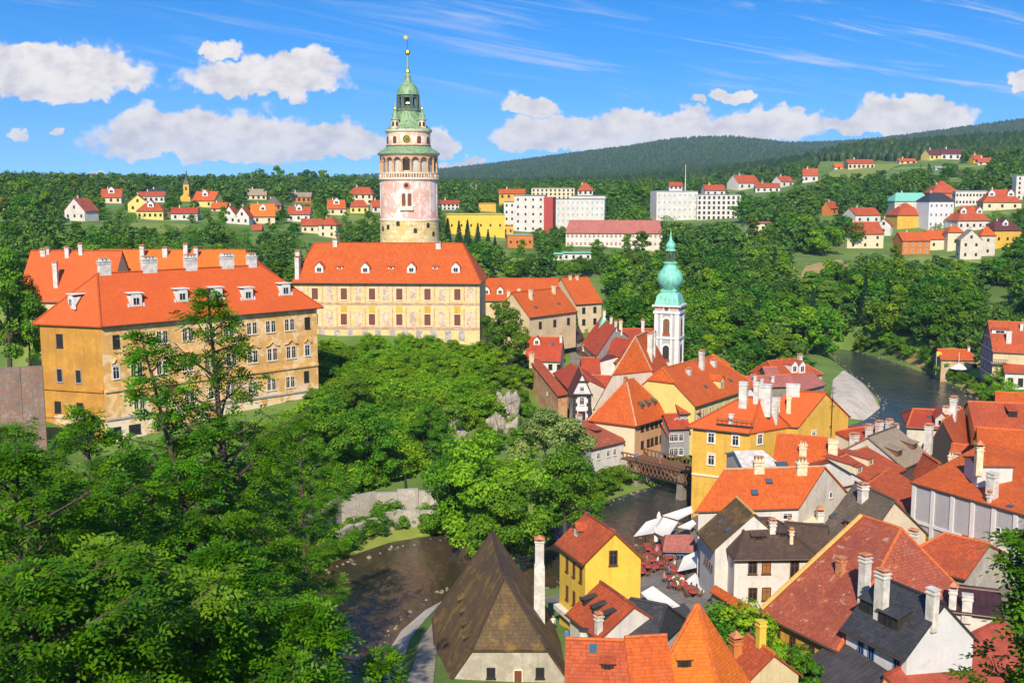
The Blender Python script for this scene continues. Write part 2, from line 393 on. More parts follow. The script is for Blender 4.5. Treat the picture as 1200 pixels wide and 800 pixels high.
# ------------------------------------------------------------------ houses
BOXES = []          # (x0, y0, x1, y1, distance) in photograph pixels: used to keep trees off what stands behind them
FOOT = []           # footprints (centre, radius)
def norm2(v): v = np.array(v, float); return v / (np.linalg.norm(v) + 1e-9)
class House: pass
def house(name, label, A, B, C, ze, rise=None, rp=None, ridge='A', h=(0, 0), k=(0, 0), rt=.5, wall='white', roof='orange', zb=None, over=.35,
          verge=.22, th=.20, wins=(), chims=(), dorms=(), skys=(), cat='house', group=None, band=None, cap='ridge_orange', endwall=None, protect=True, wallf=None, world=False):
    q = House()
    if world: PA, PB, PC = [np.array([*p[:2], ze], float) for p in (A, B, C)]
    else:
        PB = P(*B, ze); PA = P(*A, ze)
        if isinstance(C, (int, float)):
            d = norm2((PA - PB)[:2]); n = np.array([-d[1], d[0]]); n = n if n[1] > 0 else -n
            PC = PB + np.array([*(n * C), 0.])
        else: PC = P(*C, ze)
    p0 = PB; e1, e3 = (PA - PB, PC - PB) if ridge == 'A' else (PC - PB, PA - PB)
    L = np.linalg.norm(e1); W = np.linalg.norm(e3)
    q.p0, q.e1, q.e3, q.L, q.W, q.ze = p0, e1, e3, L, W, ze
    pt = lambda s, t, z: np.array([*(p0 + s * e1 + t * e3)[:2], z])
    if rp is not None:
        s_, py = rp; m_ = pt(s_, rt, 0); rise = z_at_row(m_[0], m_[1], py) - ze
    q.rise = rise; zr = ze + rise
    ctr = pt(.5, .5, 0)
    if zb is None:
        zb = min(float(ground(*pt(s, t, 0)[:2])) for s in (0, .5, 1) for t in (0, .5, 1)) - .6
    q.zb = zb; loc = np.array([ctr[0], ctr[1], zb]); q.loc = loc
    root = thing(name, label, cat, loc, group); q.root = root
    h0, h1 = h; k0, k1 = k
    # walls
    b = MB()
    def endpoly(s, hh, kk):
        pts = [pt(s, 0, zb), pt(s, 0, ze)]
        if hh == 0:
            pts.append(pt(s, rt, zr))
            if rt < 1: pts.append(pt(s, 1, ze))
        elif kk: pts += [pt(s, rt * kk, ze + rise * kk), pt(s, 1 - (1 - rt) * kk, ze + rise * kk), pt(s, 1, ze)]
        else: pts.append(pt(s, 1, ze))
        pts.append(pt(s, 1, zb)); return pts
    zback = zr if rt == 1 else ze
    b.face([pt(0, 0, zb), pt(1, 0, zb), pt(1, 0, ze), pt(0, 0, ze)], wallf or wall)
    b.face([pt(0, 1, zb), pt(1, 1, zb), pt(1, 1, zback), pt(0, 1, zback)], wall)
    b.face(endpoly(0, h0, k0), endwall or wall); b.face(endpoly(1, h1, k1), endwall or wall)
    q.wall = b.build('wall', root, loc)
    # roof: raised by its own thickness above the wall plane
    m1 = rise / (rt * W); ot = over / W; drop = m1 * over
    m3 = rise / ((1 - rt) * W) if rt < 1 else None
    o3 = drop / m3 / W if m3 else 0.02
    up = np.array([0, 0, th])
    def corner(end, side):
        hh, kk = (h0, k0) if end == 0 else (h1, k1)
        if hh > 0 and not kk: e = drop * hh * L / rise / L
        else: e = verge / L
        s = -e if end == 0 else 1 + e
        return (s, -ot if side == 0 else 1 + o3)
    def Z(s, t): return ze + (rise * t / rt if t <= rt else rise * (1 - t) / (1 - rt)) if rt < 1 else ze + rise * t / rt
    polys = []; ridges = []
    rs = [None, None]
    for end, (hh, kk) in enumerate(((h0, k0), (h1, k1))):
        s = hh if end == 0 else 1 - hh
        if hh == 0: s = -verge / L if end == 0 else 1 + verge / L
        rs[end] = pt(s, rt, zr)
    ridges.append((rs[0], rs[1]))
    def slope_side(side):
        c0, c1 = corner(0, side), corner(1, side); pl = [pt(*c0, ze - drop), pt(*c1, ze - drop)]
        for end in (1, 0):
            hh, kk = (h0, k0) if end == 0 else (h1, k1)
            if hh > 0 and kk:
                tt = rt * kk if side == 0 else 1 - (1 - rt) * kk
                pl.append(pt(corner(end, side)[0], tt, ze + rise * kk))
            if end == 1: pl.append(rs[1])
            else: 
                if hh > 0 and kk: pl.insert(len(pl) - 1, rs[0])
                else: pl.append(rs[0])
        return pl
    polys.append(slope_side(0))
    if rt < 1: polys.append(slope_side(1))
    for end, (hh, kk) in enumerate(((h0, k0), (h1, k1))):
        if hh > 0:
            if kk:
                sx = corner(end, 0)[0]; a = pt(sx, rt * kk, ze + rise * kk); c = pt(sx, 1 - (1 - rt) * kk, ze + rise * kk)
            else: a = pt(*corner(end, 0), ze - drop); c = pt(*corner(end, 1), ze - drop)
            polys.append([a, c, rs[end]]); ridges += [(a, rs[end]), (c, rs[end])]
        elif band: pass
    polys = [[p + up for p in pl] for pl in polys]
    rb = MB(); rb.solid(polys, th, roof)
    if cap:
        for a, c in ridges:
            if np.linalg.norm(a - c) > .3: rb.tube([a + up + [0, 0, .02], c + up + [0, 0, .02]], .15, cap, 6)
    # gutter along the eave
    c0, c1 = corner(0, 0), corner(1, 0)
    rb.tube([pt(c0[0], c0[1] - .06 / W, ze - drop + th * .35), pt(c1[0], c1[1] - .06 / W, ze - drop + th * .35)], .085, 'gutter', 6)
    q.roof = rb.build('roof', root, loc)
    # roof lookup
    def roofz(s, t):
        zs = [ze + rise * t / rt]
        if rt < 1: zs.append(ze + rise * (1 - t) / (1 - rt))
        if h0 > 0: zs.append(ze + (rise * s / h0 if not k0 else rise * (k0 + (1 - k0) * s / h0)))
        if h1 > 0: zs.append(ze + (rise * (1 - s) / h1 if not k1 else rise * (k1 + (1 - k1) * (1 - s) / h1)))
        i = int(np.argmin(zs)); return zs[i] + th, i
    inv = np.linalg.inv(np.array([[e1[0], e3[0]], [e1[1], e3[1]]]))
    i_map = ['f'] + (['b'] if rt < 1 else []) + (['l'] if h0 > 0 else []) + (['r'] if h1 > 0 else [])
    d1, d3 = norm2(e1[:2]), norm2(e3[:2])
    n1 = np.array([-d1[1], d1[0]]); n1 = n1 if n1 @ d3 > 0 else -n1      # into the house from the front
    outs = {'f': -n1, 'b': n1, 'l': -d1, 'r': d1}
    n3 = np.array([-d3[1], d3[0]]); n3 = n3 if n3 @ d1 > 0 else -n3
    wouts = {'f': -n1, 'b': n1, 'l': -n3, 'r': n3}
    def onroof(a, b_):
        if a <= 1.5 and b_ <= 1.5: s, t = a, b_
        else:
            d = px_dir(a, b_); best = None
            for dist in np.linspace(max(5, ctr[1] - L - W), ctr[1] + L + W, 900):
                p = d * dist / d[1]; z = CAMZ + p[2]; s, t = inv @ (p[:2] - p0[:2])
                if -.08 <= s <= 1.08 and -.08 <= t <= 1.08:
                    g = z - roofz(s, t)[0]
                    if g <= 0: best = (s, t); break
                    if best is None or g < best[2]: best = (s, t, g)
            if best is None: best = (.5, rt)
            s, t = best[0], best[1]
        s = min(max(s, .02), .98); t = min(max(t, .02), .98)
        z, i = roofz(s, t); return pt(s, t, z), i_map[i]
    q.onroof = onroof; q.outs = outs; q.pt = pt; q.wouts = wouts
    slope_m = {'f': m1, 'b': m3 or m1, 'l': rise / (max(h0, .01) * L), 'r': rise / (max(h1, .01) * L)}
    for c in chims: add_chimney(q, *c)
    for c in dorms: add_dormer(q, slope_m, *c)
    for c in skys: add_skylight(q, slope_m, *c)
    # windows
    fo = {'f': (0, 0, e1), 'b': (0, 1, e1), 'l': (0, 0, e3), 'r': (1, 0, e3)}
    for (fc, cols, rows, w, hh, st) in wins:
        s0, t0, dv = fo[fc]; org = pt(s0, t0, 0)
        for c in cols:
            for dz in rows:
                z = ze + dz
                if c > 1.5:
                    a = (c - 600) / F_PX; zz = z - CAMZ; cp, sp = math.cos(PITCH), math.sin(PITCH)
                    num = a * (org[1] * cp - zz * sp) - org[0]; u = num / (dv[0] - a * dv[1] * cp)
                else: u = c
                p = org + u * dv
                add_window(root, (p[0] - loc[0], p[1] - loc[1], z - loc[2]), wouts[fc], w, hh, st)
    # cornice band under the eave
    if band:
        bb = MB()
        for s0, s1 in ((0, 1),):
            a = pt(0, 0, 0); c = pt(1, 0, 0); mid = (a + c) / 2 + np.array([*(-n1 * .10), 0])
            bb.box(mid, d1, n1, L - .02, .20, ze - .42, ze - .05, band)
            a = pt(0, 0, 0) + e3 / 2 + np.array([*(-d1 * .0), 0]); 
        bb.build('cornice', root, loc)
    # bookkeeping
    pr = [proj(pt(s, t, z)) for s in (0, 1) for t in (0, 1) for z in (zb + .6, ze)] + [proj(pt(s, rt, zr)) for s in (h0, 1 - h1)]
    if protect: BOXES.append((min(p[0] for p in pr), min(p[1] for p in pr), max(p[0] for p in pr), max(p[1] for p in pr), ctr[1]))
    FOOT.append((ctr[0], ctr[1], .5 * math.hypot(L, W) + .5))
    return q
def add_chimney(q, a, b, w=.7, hgt=1.6, mat='chim', d=None, style='cap', name='chimney'):
    d = d or w; w *= .70; d *= .70; hgt *= .88; p, fc = q.onroof(a, b); loc = q.loc; d1 = norm2(q.e1[:2]); n1 = np.array([-d1[1], d1[0]])
    m = MB(); z0, z1 = p[2] - 1.2, p[2] + hgt
    m.box(p, d1, n1, w, d, z0, z1, mat)
    m.box(p, d1, n1, w + .16, d + .16, z1 - .36, z1 - .24, mat)
    if style == 'cap':
        m.box(p, d1, n1, w + .2, d + .2, z1, z1 + .10, mat)
        for sx in (-1, 1):
            for sy in (-1, 1): m.box(p[:2] + d1 * sx * w * .36 + n1 * sy * d * .36, d1, n1, .13, .13, z1 + .10, z1 + .34, 'chim_brick')
        m.box(p, d1, n1, w + .14, d + .14, z1 + .34, z1 + .46, 'chim_brick', .7)
    elif style == 'long':
        m.box(p, d1, n1, w + .25, d + .25, z1, z1 + .14, mat)
        n = max(3, int(w / .5))
        for i in range(n):
            x = (i + .5) / n - .5
            m.box(p[:2] + d1 * x * w, d1, n1, w / n * .55, d * .9, z1 + .14, z1 + .55, mat)
            m.box(p[:2] + d1 * x * w, d1, n1, w / n * .8, d + .1, z1 + .55, z1 + .68, 'chim_brick', .8)
    elif style == 'roofed':
        m.box(p, d1, n1, w + .16, d + .16, z1, z1 + .08, mat)
        m.box(p, d1, n1, w * .8, d * .8, z1 + .08, z1 + .3, 'blackhole')
        m.box(p, d1, n1, w + .2, d + .2, z1 + .3, z1 + .8, 'chim_brick', .1)
    else: m.box(p, d1, n1, w + .14, d + .14, z1, z1 + .12, mat)
    return m.build(name, q.roof, loc)
def add_skylight(q, sm, a, b, w=.8, hh=1.1):
    p, fc = q.onroof(a, b); o = q.outs[fc]; m_ = sm[fc]; ax = np.array([-o[1], o[0]]); n = math.hypot(1, m_)
    dn = np.array([o[0], o[1], -m_]) / n; nm = np.array([o[0] * m_, o[1] * m_, 1]) / n; ax3 = np.array([*ax, 0])
    m = MB()
    def slab(w, hh, z0, z1, mat):
        V = [p + ax3 * x * w / 2 + dn * y * hh / 2 + nm * z for z in (z0, z1) for x, y in ((-1, -1), (1, -1), (1, 1), (-1, 1))]
        m.faces(V, [(3, 2, 1, 0), (4, 5, 6, 7), (0, 1, 5, 4), (1, 2, 6, 5), (2, 3, 7, 6), (3, 0, 4, 7)], mat)
    slab(w, hh, -.1, .09, 'gutter'); slab(w * .8, hh * .84, 0, .105, 'pane_blue')
    return m.build('skylight', q.roof, q.loc)
def add_dormer(q, sm, a, b, kind='g', w=1.3, hd=1.3, wall='trim_white', roof=None, rd=None, win=True):
    p, fc = q.onroof(a, b); o3 = np.array([*q.outs[fc], 0]); m_ = sm[fc]; ax = np.array([-o3[1], o3[0], 0]); up = np.array([0, 0, 1.])
    roof = roof or q.roof.data.materials[0].name; rd = w * .5 if rd is None else rd
    m = MB(); p = p - up * .15; hd = hd + .15
    X = lambda x, y, z: p + ax * x - o3 * y + up * z             # y runs back into the roof
    hw = w / 2
    if kind == 'g':
        dep, depr = hd / m_, (hd + rd) / m_
        m.face([X(-hw, 0, 0), X(hw, 0, 0), X(hw, 0, hd), X(0, 0, hd + rd), X(-hw, 0, hd)], wall)
        for sx in (-1, 1): m.face([X(sx * hw, 0, 0), X(sx * hw, dep, hd), X(sx * hw, 0, hd)], wall)
        ov = .16; sl = rd / hw
        m.solid([[X(sx * (hw + ov), -.2, hd - ov * sl + .07), X(0, -.2, hd + rd + .07), X(0, depr + .3, hd + rd + .07), X(sx * (hw + ov), dep + .1, hd - ov * sl + .07)] for sx in (-1, 1)], .07, roof)
    elif kind == 'half':                                          # roofed dormer whose roof falls sideways (as on the palace)
        dep = hd / m_
        m.face([X(-hw, 0, 0), X(hw, 0, 0), X(hw, 0, hd), X(hw * .5, 0, hd + .35), X(-hw * .5, 0, hd + .35), X(-hw, 0, hd)], wall)
        for sx in (-1, 1): m.face([X(sx * hw, 0, 0), X(sx * hw, dep, hd), X(sx * hw, 0, hd)], wall)
        m.solid([[X(-hw - .35, -.12, hd + .42), X(hw + .35, -.12, hd + .42), X(hw + .1, (hd + .5) / m_ + .4, hd + .5), X(-hw - .1, (hd + .5) / m_ + .4, hd + .5)]], .12, wall)
        for sx in (-1, 1): m.box(X(sx * (hw + .3), .1, 0), ax[:2], o3[:2], .35, .3, p[2], p[2] + hd * .35, wall, .5)
    else:                                                         # low wedge
        m2 = .28 * m_; dep = hd / (m_ - m2)
        m.face([X(-hw, 0, 0), X(hw, 0, 0), X(hw, 0, hd), X(-hw, 0, hd)], wall)
        for sx in (-1, 1): m.face([X(sx * hw, 0, 0), X(sx * hw, dep, m_ * dep), X(sx * hw, 0, hd)], wall)
        m.solid([[X(-hw - .15, -.18, hd - .18 * m2 + .07), X(hw + .15, -.18, hd - .18 * m2 + .07), X(hw + .15, dep + .1, m_ * dep + .1), X(-hw - .15, dep + .1, m_ * dep + .1)]], .08, roof)
    if win:
        ww, wh = w * .5, hd * .55; zc = hd * .52
        def bx(x0, x1, y0, y1, z0, z1, mat):
            V = [X(x, y, z) for z in (z0, z1) for x, y in ((x0, y0), (x1, y0), (x1, y1), (x0, y1))]
            m.faces(V, [(3, 2, 1, 0), (4, 5, 6, 7), (0, 1, 5, 4), (1, 2, 6, 5), (2, 3, 7, 6), (3, 0, 4, 7)], mat)
        bx(-ww/2, ww/2, -.02, .03, zc - wh/2, zc + wh/2, 'pane')
        for x0, x1, z0, z1 in ((-ww/2 - .07, -ww/2, -wh/2, wh/2), (ww/2, ww/2 + .07, -wh/2, wh/2), (-ww/2, ww/2, wh/2, wh/2 + .07), (-ww/2, ww/2, -wh/2 - .07, -wh/2), (-.025, .025, -wh/2, wh/2)):
            bx(x0, x1, -.06, .03, zc + z0, zc + z1, 'trim_white' if kind != 's' else wall)
    return m.build('dormer', q.roof, q.loc)
# ------------------------------------------------------------------ terrain
def wp(px, py, z): p = P(px, py, z); return (p[0], p[1], z)
def wd(px, py, d): p = PD(px, py, d); return tuple(p)
CTRL = [
    # slope below the viewpoint
    (0, 4, 44), (-15, 8, 44), (15, 8, 43), (-20, 30, 31), (0, 30, 28), (25, 30, 26), (40, 40, 20), (-35, 45, 29), (0, 55, 14), (-20, 55, 20), (-45, 60, 26), (25, 55, 12), (50, 60, 11), (-70, 70, 30),
    (-30, 85, 14), (-10, 80, 9), (-55, 95, 20), (-85, 110, 24), (-45, 118, 8), (-25, 112, 3), (10, 75, 7), (35, 75, 8), (60, 85, 9), (-75, 140, 15), (-100, 150, 18),
    # castle hill
    (-50, 145, 6), (-62, 162, 9), (-34, 190, 12), (-45, 175, 10), (-74, 170, 13), (-90, 180, 16), (-55, 205, 21), (-110, 200, 22), (-90, 230, 25), (-40, 219, 17), (-20, 219, 17.5), (-7, 221, 17),
    (-20, 245, 25), (-35, 245, 25), (-50, 235, 25), (-1, 228, 14), (-2, 218, 14), (4, 214, 7), (3, 205, 6), (5, 226, 7.5), (7, 236, 7.5), (4, 246, 9), (12, 244, 8.5), (10, 232, 7), (-14, 205, 11.5), (-28, 200, 10.5), (-30, 175, 6.5), (-18, 185, 7.5), (-6, 195, 8),
    (-36, 158, 3), (-22, 164, 3), (-14, 168, 3), (-27, 148, 1.2), (-5, 172, 3),
    # Latran and the far bank
    (10, 198, 5), (18, 186, 4.5), (25, 182, 4.5), (35, 190, 4.5), (20, 215, 6), (30, 225, 6.5), (22, 240, 8), (15, 262, 11), (35, 262, 10), (8, 285, 13), (24, 283, 12.5), (-12, 285, 18), (40, 240, 6), (60, 230, 4), (75, 225, 3), (60, 260, 4), (75, 285, 4), (50, 290, 6),
    # old town
    (5, 95, 6), (12, 105, 5), (14, 128, 3), (20, 118, 4.5), (18, 140, 3), (30, 110, 5.5), (30, 135, 6), (45, 120, 7), (60, 120, 8.5), (55, 140, 7), (70, 150, 6), (40, 155, 4.5), (60, 165, 4), (85, 170, 5), (100, 190, 4), (115, 205, 4.5), (90, 140, 8), (40, 100, 6), (50, 90, 8),
    (26, 158, 3),
    # right bank of the far reach
    (105, 250, 2.5), (112, 256, 2.8), (108, 275, 2.6), (118, 268, 3.2), (100, 290, 3), (135, 250, 6), (150, 230, 8), (90, 325, 5), (130, 320, 10),
    # wooded slope across the river
    (30, 320, 8), (60, 330, 8), (0, 330, 14), (-15, 340, 17), (90, 350, 7), (120, 360, 11), (150, 370, 14), (60, 380, 14), (100, 410, 17), (20, 390, 20), (150, 430, 20), (190, 400, 20),
    (-40, 300, 16), (-60, 380, 22), (-120, 300, 27), (-110, 380, 30), (-10, 440, 25), (40, 440, 25), (90, 460, 22), (140, 470, 21), (190, 480, 22), (230, 450, 24),
    (0, 520, 27), (60, 520, 27), (-60, 460, 30), (-150, 420, 36), (-150, 480, 37), (-80, 520, 36), (-200, 560, 41), (-120, 600, 40), (-40, 620, 36), (20, 620, 30), (60, 640, 31),
    (120, 560, 29), (190, 560, 33), (240, 560, 38), (110, 720, 36), (160, 720, 38), (60, 760, 40), (200, 700, 44), (260, 700, 50), (310, 680, 52),
    wd(940, 226, 800), wd(1000, 197, 950), wd(1050, 194, 980), wd(1095, 186, 1000), wd(1150, 188, 1000), wd(1230, 180, 1000), wd(880, 226, 900), wd(840, 230, 800), wd(970, 207, 900),
    wd(1000, 178, 1150), wd(1100, 172, 1250), wd(1200, 165, 1300), wd(920, 200, 1200), wd(820, 218, 1250), wd(1300, 165, 1200),
    wd(20, 232, 700), wd(120, 230, 750), wd(220, 228, 800), wd(330, 232, 760), wd(430, 235, 760), wd(530, 236, 800), wd(620, 232, 850), wd(700, 228, 900),
    wd(0, 221, 1300), wd(150, 220, 1300), wd(300, 220, 1300), wd(450, 222, 1300), wd(600, 225, 1400), wd(720, 222, 1500), wd(-200, 215, 1200),
    wd(-300, 220, 600), wd(-200, 260, 420), wd(1400, 220, 600), wd(1400, 300, 400), wd(1450, 420, 230), wd(1400, 150, 1800),
    # far ridges
    wd(-150, 218, 3600), wd(0, 222, 3600), wd(120, 222, 3600), wd(230, 217, 3600), wd(275, 213, 3600), wd(330, 217, 3600), wd(450, 220, 3600), wd(520, 209, 3600), wd(560, 201, 3600), wd(600, 194, 3600), wd(660, 185, 3600), wd(720, 179, 3600),
    wd(780, 167, 3600), wd(820, 163, 3600), wd(860, 163, 3600), wd(905, 168, 3600), wd(960, 180, 3600), wd(1010, 169, 3600), wd(1060, 162, 3600), wd(1110, 155, 3600), wd(1200, 142, 3600), wd(1350, 134, 3600),
    wd(905, 178, 3100), wd(940, 184, 3100), wd(965, 186, 3100), wd(1000, 182, 3100), wd(1060, 170, 3100), wd(960, 182, 4400), wd(1020, 176, 4400), wd(820, 172, 3100), wd(700, 188, 3100), wd(1120, 162, 3100), wd(780, 172, 4400), wd(880, 174, 4400),
    wd(600, 214, 2300), wd(720, 207, 2300), wd(820, 198, 2300), wd(920, 196, 2300), wd(1010, 185, 2300), wd(1110, 175, 2300), wd(1230, 165, 2300), wd(450, 221, 2300), wd(200, 221, 2300), wd(0, 222, 2300),
]
for az in range(-70, 71, 14): CTRL.append((7000 * math.sin(R(az)), 7000 * math.cos(R(az)), 60))
for az in (-70, 70): CTRL += [(300 * math.sin(R(az)), 300 * math.cos(R(az)), 20), (1200 * math.sin(R(az)), 1200 * math.cos(R(az)), 60), (60 * math.sin(R(az)), 60 * math.cos(R(az)), 34), (3600 * math.sin(R(az)), 3600 * math.cos(R(az)), 130)]
CT = np.array(CTRL, float)
def _dom(x, y): return np.stack([np.arctan2(x, y), .5 * np.log(x * x + y * y + 4.0)], -1)
_cd = _dom(CT[:, 0], CT[:, 1])
_K = np.linalg.norm(_cd[:, None] - _cd[None], axis=-1)
_n = len(CT); _A = np.zeros((_n + 1, _n + 1)); _A[:_n, :_n] = -_K - np.eye(_n) * 1e-4; _A[:_n, _n] = 1; _A[_n, :_n] = 1
_w = np.linalg.solve(_A, np.append(CT[:, 2], 0))
RIVER_PX = [(150, 840), (250, 735), (335, 694), (400, 662), (470, 639), (515, 632), (580, 618), (650, 603), (700, 594), (726, 584), (752, 575), (790, 566), (840, 550), (900, 527), (955, 506), (1000, 499), (1018, 494),
            (1037, 478), (1034, 468), (1018, 450), (1000, 438), (985, 427), (978, 416), (984, 409), (1004, 412), (1030, 419), (1058, 428), (1085, 438), (1105, 448), (1127, 456), (1142, 470), (1146, 484), (1140, 500), (1080, 520), (1000, 545), (920, 570), (850, 590), (806, 612), (775, 622),
            (738, 645), (700, 664), (640, 690), (560, 690), (522, 691), (485, 712), (458, 738), (430, 790), (410, 860)]
RIV = np.array([P(a, b, 0.0)[:2] for a, b in RIVER_PX])
def poly_sd(x, y, poly):                   # >0 outside
    x = np.asarray(x, float); y = np.asarray(y, float); best = np.full(x.shape, 1e18); ins = np.zeros(x.shape, bool)
    for i in range(len(poly)):
        a, b = poly[i], poly[(i + 1) % len(poly)]; e = b - a
        t = np.clip(((x - a[0]) * e[0] + (y - a[1]) * e[1]) / (e @ e + 1e-12), 0, 1)
        best = np.minimum(best, (x - a[0] - t * e[0]) ** 2 + (y - a[1] - t * e[1]) ** 2)
        c = (a[1] > y) != (b[1] > y)
        with np.errstate(divide='ignore', invalid='ignore'): xi = a[0] + (y - a[1]) / (b[1] - a[1] + 1e-12) * e[0]
        ins ^= c & (x < xi)
    d = np.sqrt(best); return np.where(ins, -d, d)
def ground(x, y, carve=True):
    x = np.atleast_1d(np.asarray(x, float)); y = np.atleast_1d(np.asarray(y, float)); out = np.empty(x.shape)
    for i in range(0, x.size, 6000):
        d = _dom(x.ravel()[i:i + 6000], y.ravel()[i:i + 6000]); k = np.linalg.norm(d[:, None] - _cd[None], axis=-1)
        out.ravel()[i:i + 6000] = -k @ _w[:_n] + _w[_n]
    r = np.hypot(x, y)
    out = out + (np.sin(x * .09 + 1) * np.sin(y * .08) * .35 + np.sin(x * .31) * np.cos(y * .27) * .10) * np.clip(r / 200, .3, 1)
    if carve:
        m = (y < 420) & (y > 40)
        if m.any():
            sd = poly_sd(x[m], y[m], RIV); f = np.clip((sd + 1.2) / 8.0, 0, 1); f = f * f * (3 - 2 * f)
            out[m] = np.where(sd > 9, np.maximum(out[m], .9), np.maximum(out[m], .9) * f + (-.7) * (1 - f))
    return out
def hit(px, py, d0=30, d1=4000):          # first ground point on the ray of a photograph pixel
    d = px_dir(px, py); t = np.geomspace(d0, d1, 1500); x = d[0] * t / d[1]; y = t; z = CAMZ + d[2] * t / d[1]
    g = ground(x, y); i = np.argmax(z <= g)
    return np.array([x[i], y[i], g[i]])
AZ = np.radians(np.linspace(-62, 62, 420)); RR = np.concatenate([np.geomspace(2, 60, 50)[:-1], np.geomspace(60, 420, 230)[:-1], np.geomspace(420, 7500, 170)])
gx = (RR[:, None] * np.sin(AZ)[None]).ravel(); gy = (RR[:, None] * np.cos(AZ)[None]).ravel(); gz = ground(gx, gy)
nr, na = len(RR), len(AZ)
me = bpy.data.meshes.new('ground'); idx = np.arange(nr * na).reshape(nr, na)
fq = np.stack([idx[:-1, :-1], idx[:-1, 1:], idx[1:, 1:], idx[1:, :-1]], -1).reshape(-1, 4)[:, ::-1]
def np_mesh(me, V, Fq):
    n = Fq.shape[1]; me.vertices.add(len(V)); me.vertices.foreach_set('co', np.asarray(V, np.float32).ravel())
    me.loops.add(Fq.size); me.loops.foreach_set('vertex_index', Fq.ravel().astype(np.int32))
    me.polygons.add(len(Fq)); me.polygons.foreach_set('loop_start', np.arange(0, Fq.size, n, dtype=np.int32))
    me.update(calc_edges=True); me.validate()
np_mesh(me, np.stack([gx, gy, gz], -1), fq)
me.polygons.foreach_set('use_smooth', [True] * len(fq))
m, t, bs, o = newmat('ground'); co = t.node('ShaderNodeTexCoord').outputs['Object']
n1 = t.noise(co, .05, 6, .6); n2 = t.noise(co, .9, 5, .65); n3 = t.noise(co, .012, 4, .6)
colr = t.mix(t.sstep(n1, .35, .65), (.075, .145, .022), (.130, .215, .034))
colr = t.mix(t.sstep(n2, .55, .80, 0, .6), colr, (.15, .125, .055))
colr = t.mix(t.sstep(n3, .56, .64, 0, .8), colr, (.24, .30, .05))
t.put(bs.inputs['Base Color'], colr); bs.inputs['Roughness'].default_value = .95; bump(t, bs, n2, .5, .25)
me.materials.append(m); gob = bpy.data.objects.new('ground', me); COL.objects.link(gob); tag(gob, 'green hilly terrain with the river valley cut into it', 'ground', kind='structure')

def patch(name, pts, mat, lift, label, step=1.0, world=False, rag=0.0, label_cat='ground', kind='structure'):
    poly = np.array([q if world else hit(*q)[:2] for q in pts]); x0, y0 = poly.min(0) - 1; x1, y1 = poly.max(0) + 1
    xs = np.arange(x0, x1, step); ys = np.arange(y0, y1, step); X, Y = np.meshgrid(xs, ys, indexing='ij')
    sd = poly_sd(X, Y, poly)
    if rag: sd = sd + rag * np.sin(X * 1.3) * np.sin(Y * 1.1 + 2)
    keep = (sd[:-1, :-1] < step) & (sd[1:, 1:] < step)
    # slide the rim of the patch onto its outline
    gxy = np.stack([X, Y], -1); eps = .05
    gx_ = (poly_sd(X + eps, Y, poly) - sd) / eps; gy_ = (poly_sd(X, Y + eps, poly) - sd) / eps; over = np.clip(sd, 0, None)
    gxy[..., 0] -= gx_ * over; gxy[..., 1] -= gy_ * over
    Z = ground(gxy[..., 0].ravel(), gxy[..., 1].ravel()).reshape(X.shape) + lift
    id_ = np.arange(X.size).reshape(X.shape)
    F_ = np.stack([id_[:-1, :-1], id_[1:, :-1], id_[1:, 1:], id_[:-1, 1:]], -1)[keep]
    me = bpy.data.meshes.new(name); np_mesh(me, np.concatenate([gxy.reshape(-1, 2), Z.reshape(-1, 1)], 1), F_)
    bm = bmesh.new(); bm.from_mesh(me); bmesh.ops.delete(bm, geom=[v for v in bm.verts if not v.link_faces], context='VERTS'); bm.to_mesh(me); bm.free()
    me.materials.append(MATS[mat]); ob = bpy.data.objects.new(name, me); COL.objects.link(ob); tag(ob, label, label_cat, kind=kind); return ob
# river surface
m, t, bs, o = newmat('water'); co = t.node('ShaderNodeTexCoord').outputs['Object']
mp = t.node('ShaderNodeMapping', {'Vector': co, 'Scale': (1.0, .55, 1.0), 'Rotation': (0, 0, .5)})
w1 = t.noise(mp.outputs[0], .9, 5, .6, .6); w2 = t.noise(mp.outputs[0], .13, 4, .6, 1.0)
yy = t.node('ShaderNodeSeparateXYZ', {0: co}).outputs[1]      # the near reach is shallow over a brown bed
t.put(bs.inputs['Base Color'], t.mix(t.sstep(yy, 125, 175), t.mix(t.sstep(w2, .35, .7), (.040, .034, .018), (.105, .062, .026)), t.mix(t.sstep(w2, .35, .7), (.032, .042, .058), (.055, .054, .046))))
bs.inputs['Roughness'].default_value = .13; bs.inputs['IOR'].default_value = 1.33; bs.inputs['Specular IOR Level'].default_value = .6
bump(t, bs, t.m('ADD', t.m('MULTIPLY', w1, t.sstep(w2, .3, .7, .3, 1.0)), w2), .60, .30)
cen = RIV.mean(0)
mbw = MB(); mbw.mat('water')
bmr = bmesh.new(); vs = []
for i, p in enumerate(RIV):
    a = RIV[i - 1]; b = RIV[(i + 1) % len(RIV)]; e = norm2(b - a); nrm = np.array([-e[1], e[0]])
    if poly_sd(np.array([p[0] + nrm[0] * .5]), np.array([p[1] + nrm[1] * .5]), RIV)[0] < 0: nrm = -nrm
    vs.append(bmr.verts.new((*(p + nrm * 2.2), 0)))
bmr.faces.new(vs); bmesh.ops.triangulate(bmr, faces=bmr.faces[:]); bmesh.ops.recalc_face_normals(bmr, faces=bmr.faces[:])
for f in bmr.faces:
    if f.normal.z < 0: f.normal_flip()
me = bpy.data.meshes.new('river'); bmr.to_mesh(me); bmr.free(); me.materials.append(m)
ob = bpy.data.objects.new('river', me); COL.objects.link(ob); tag(ob, 'dark winding river looping round the old town', 'river', kind='structure')
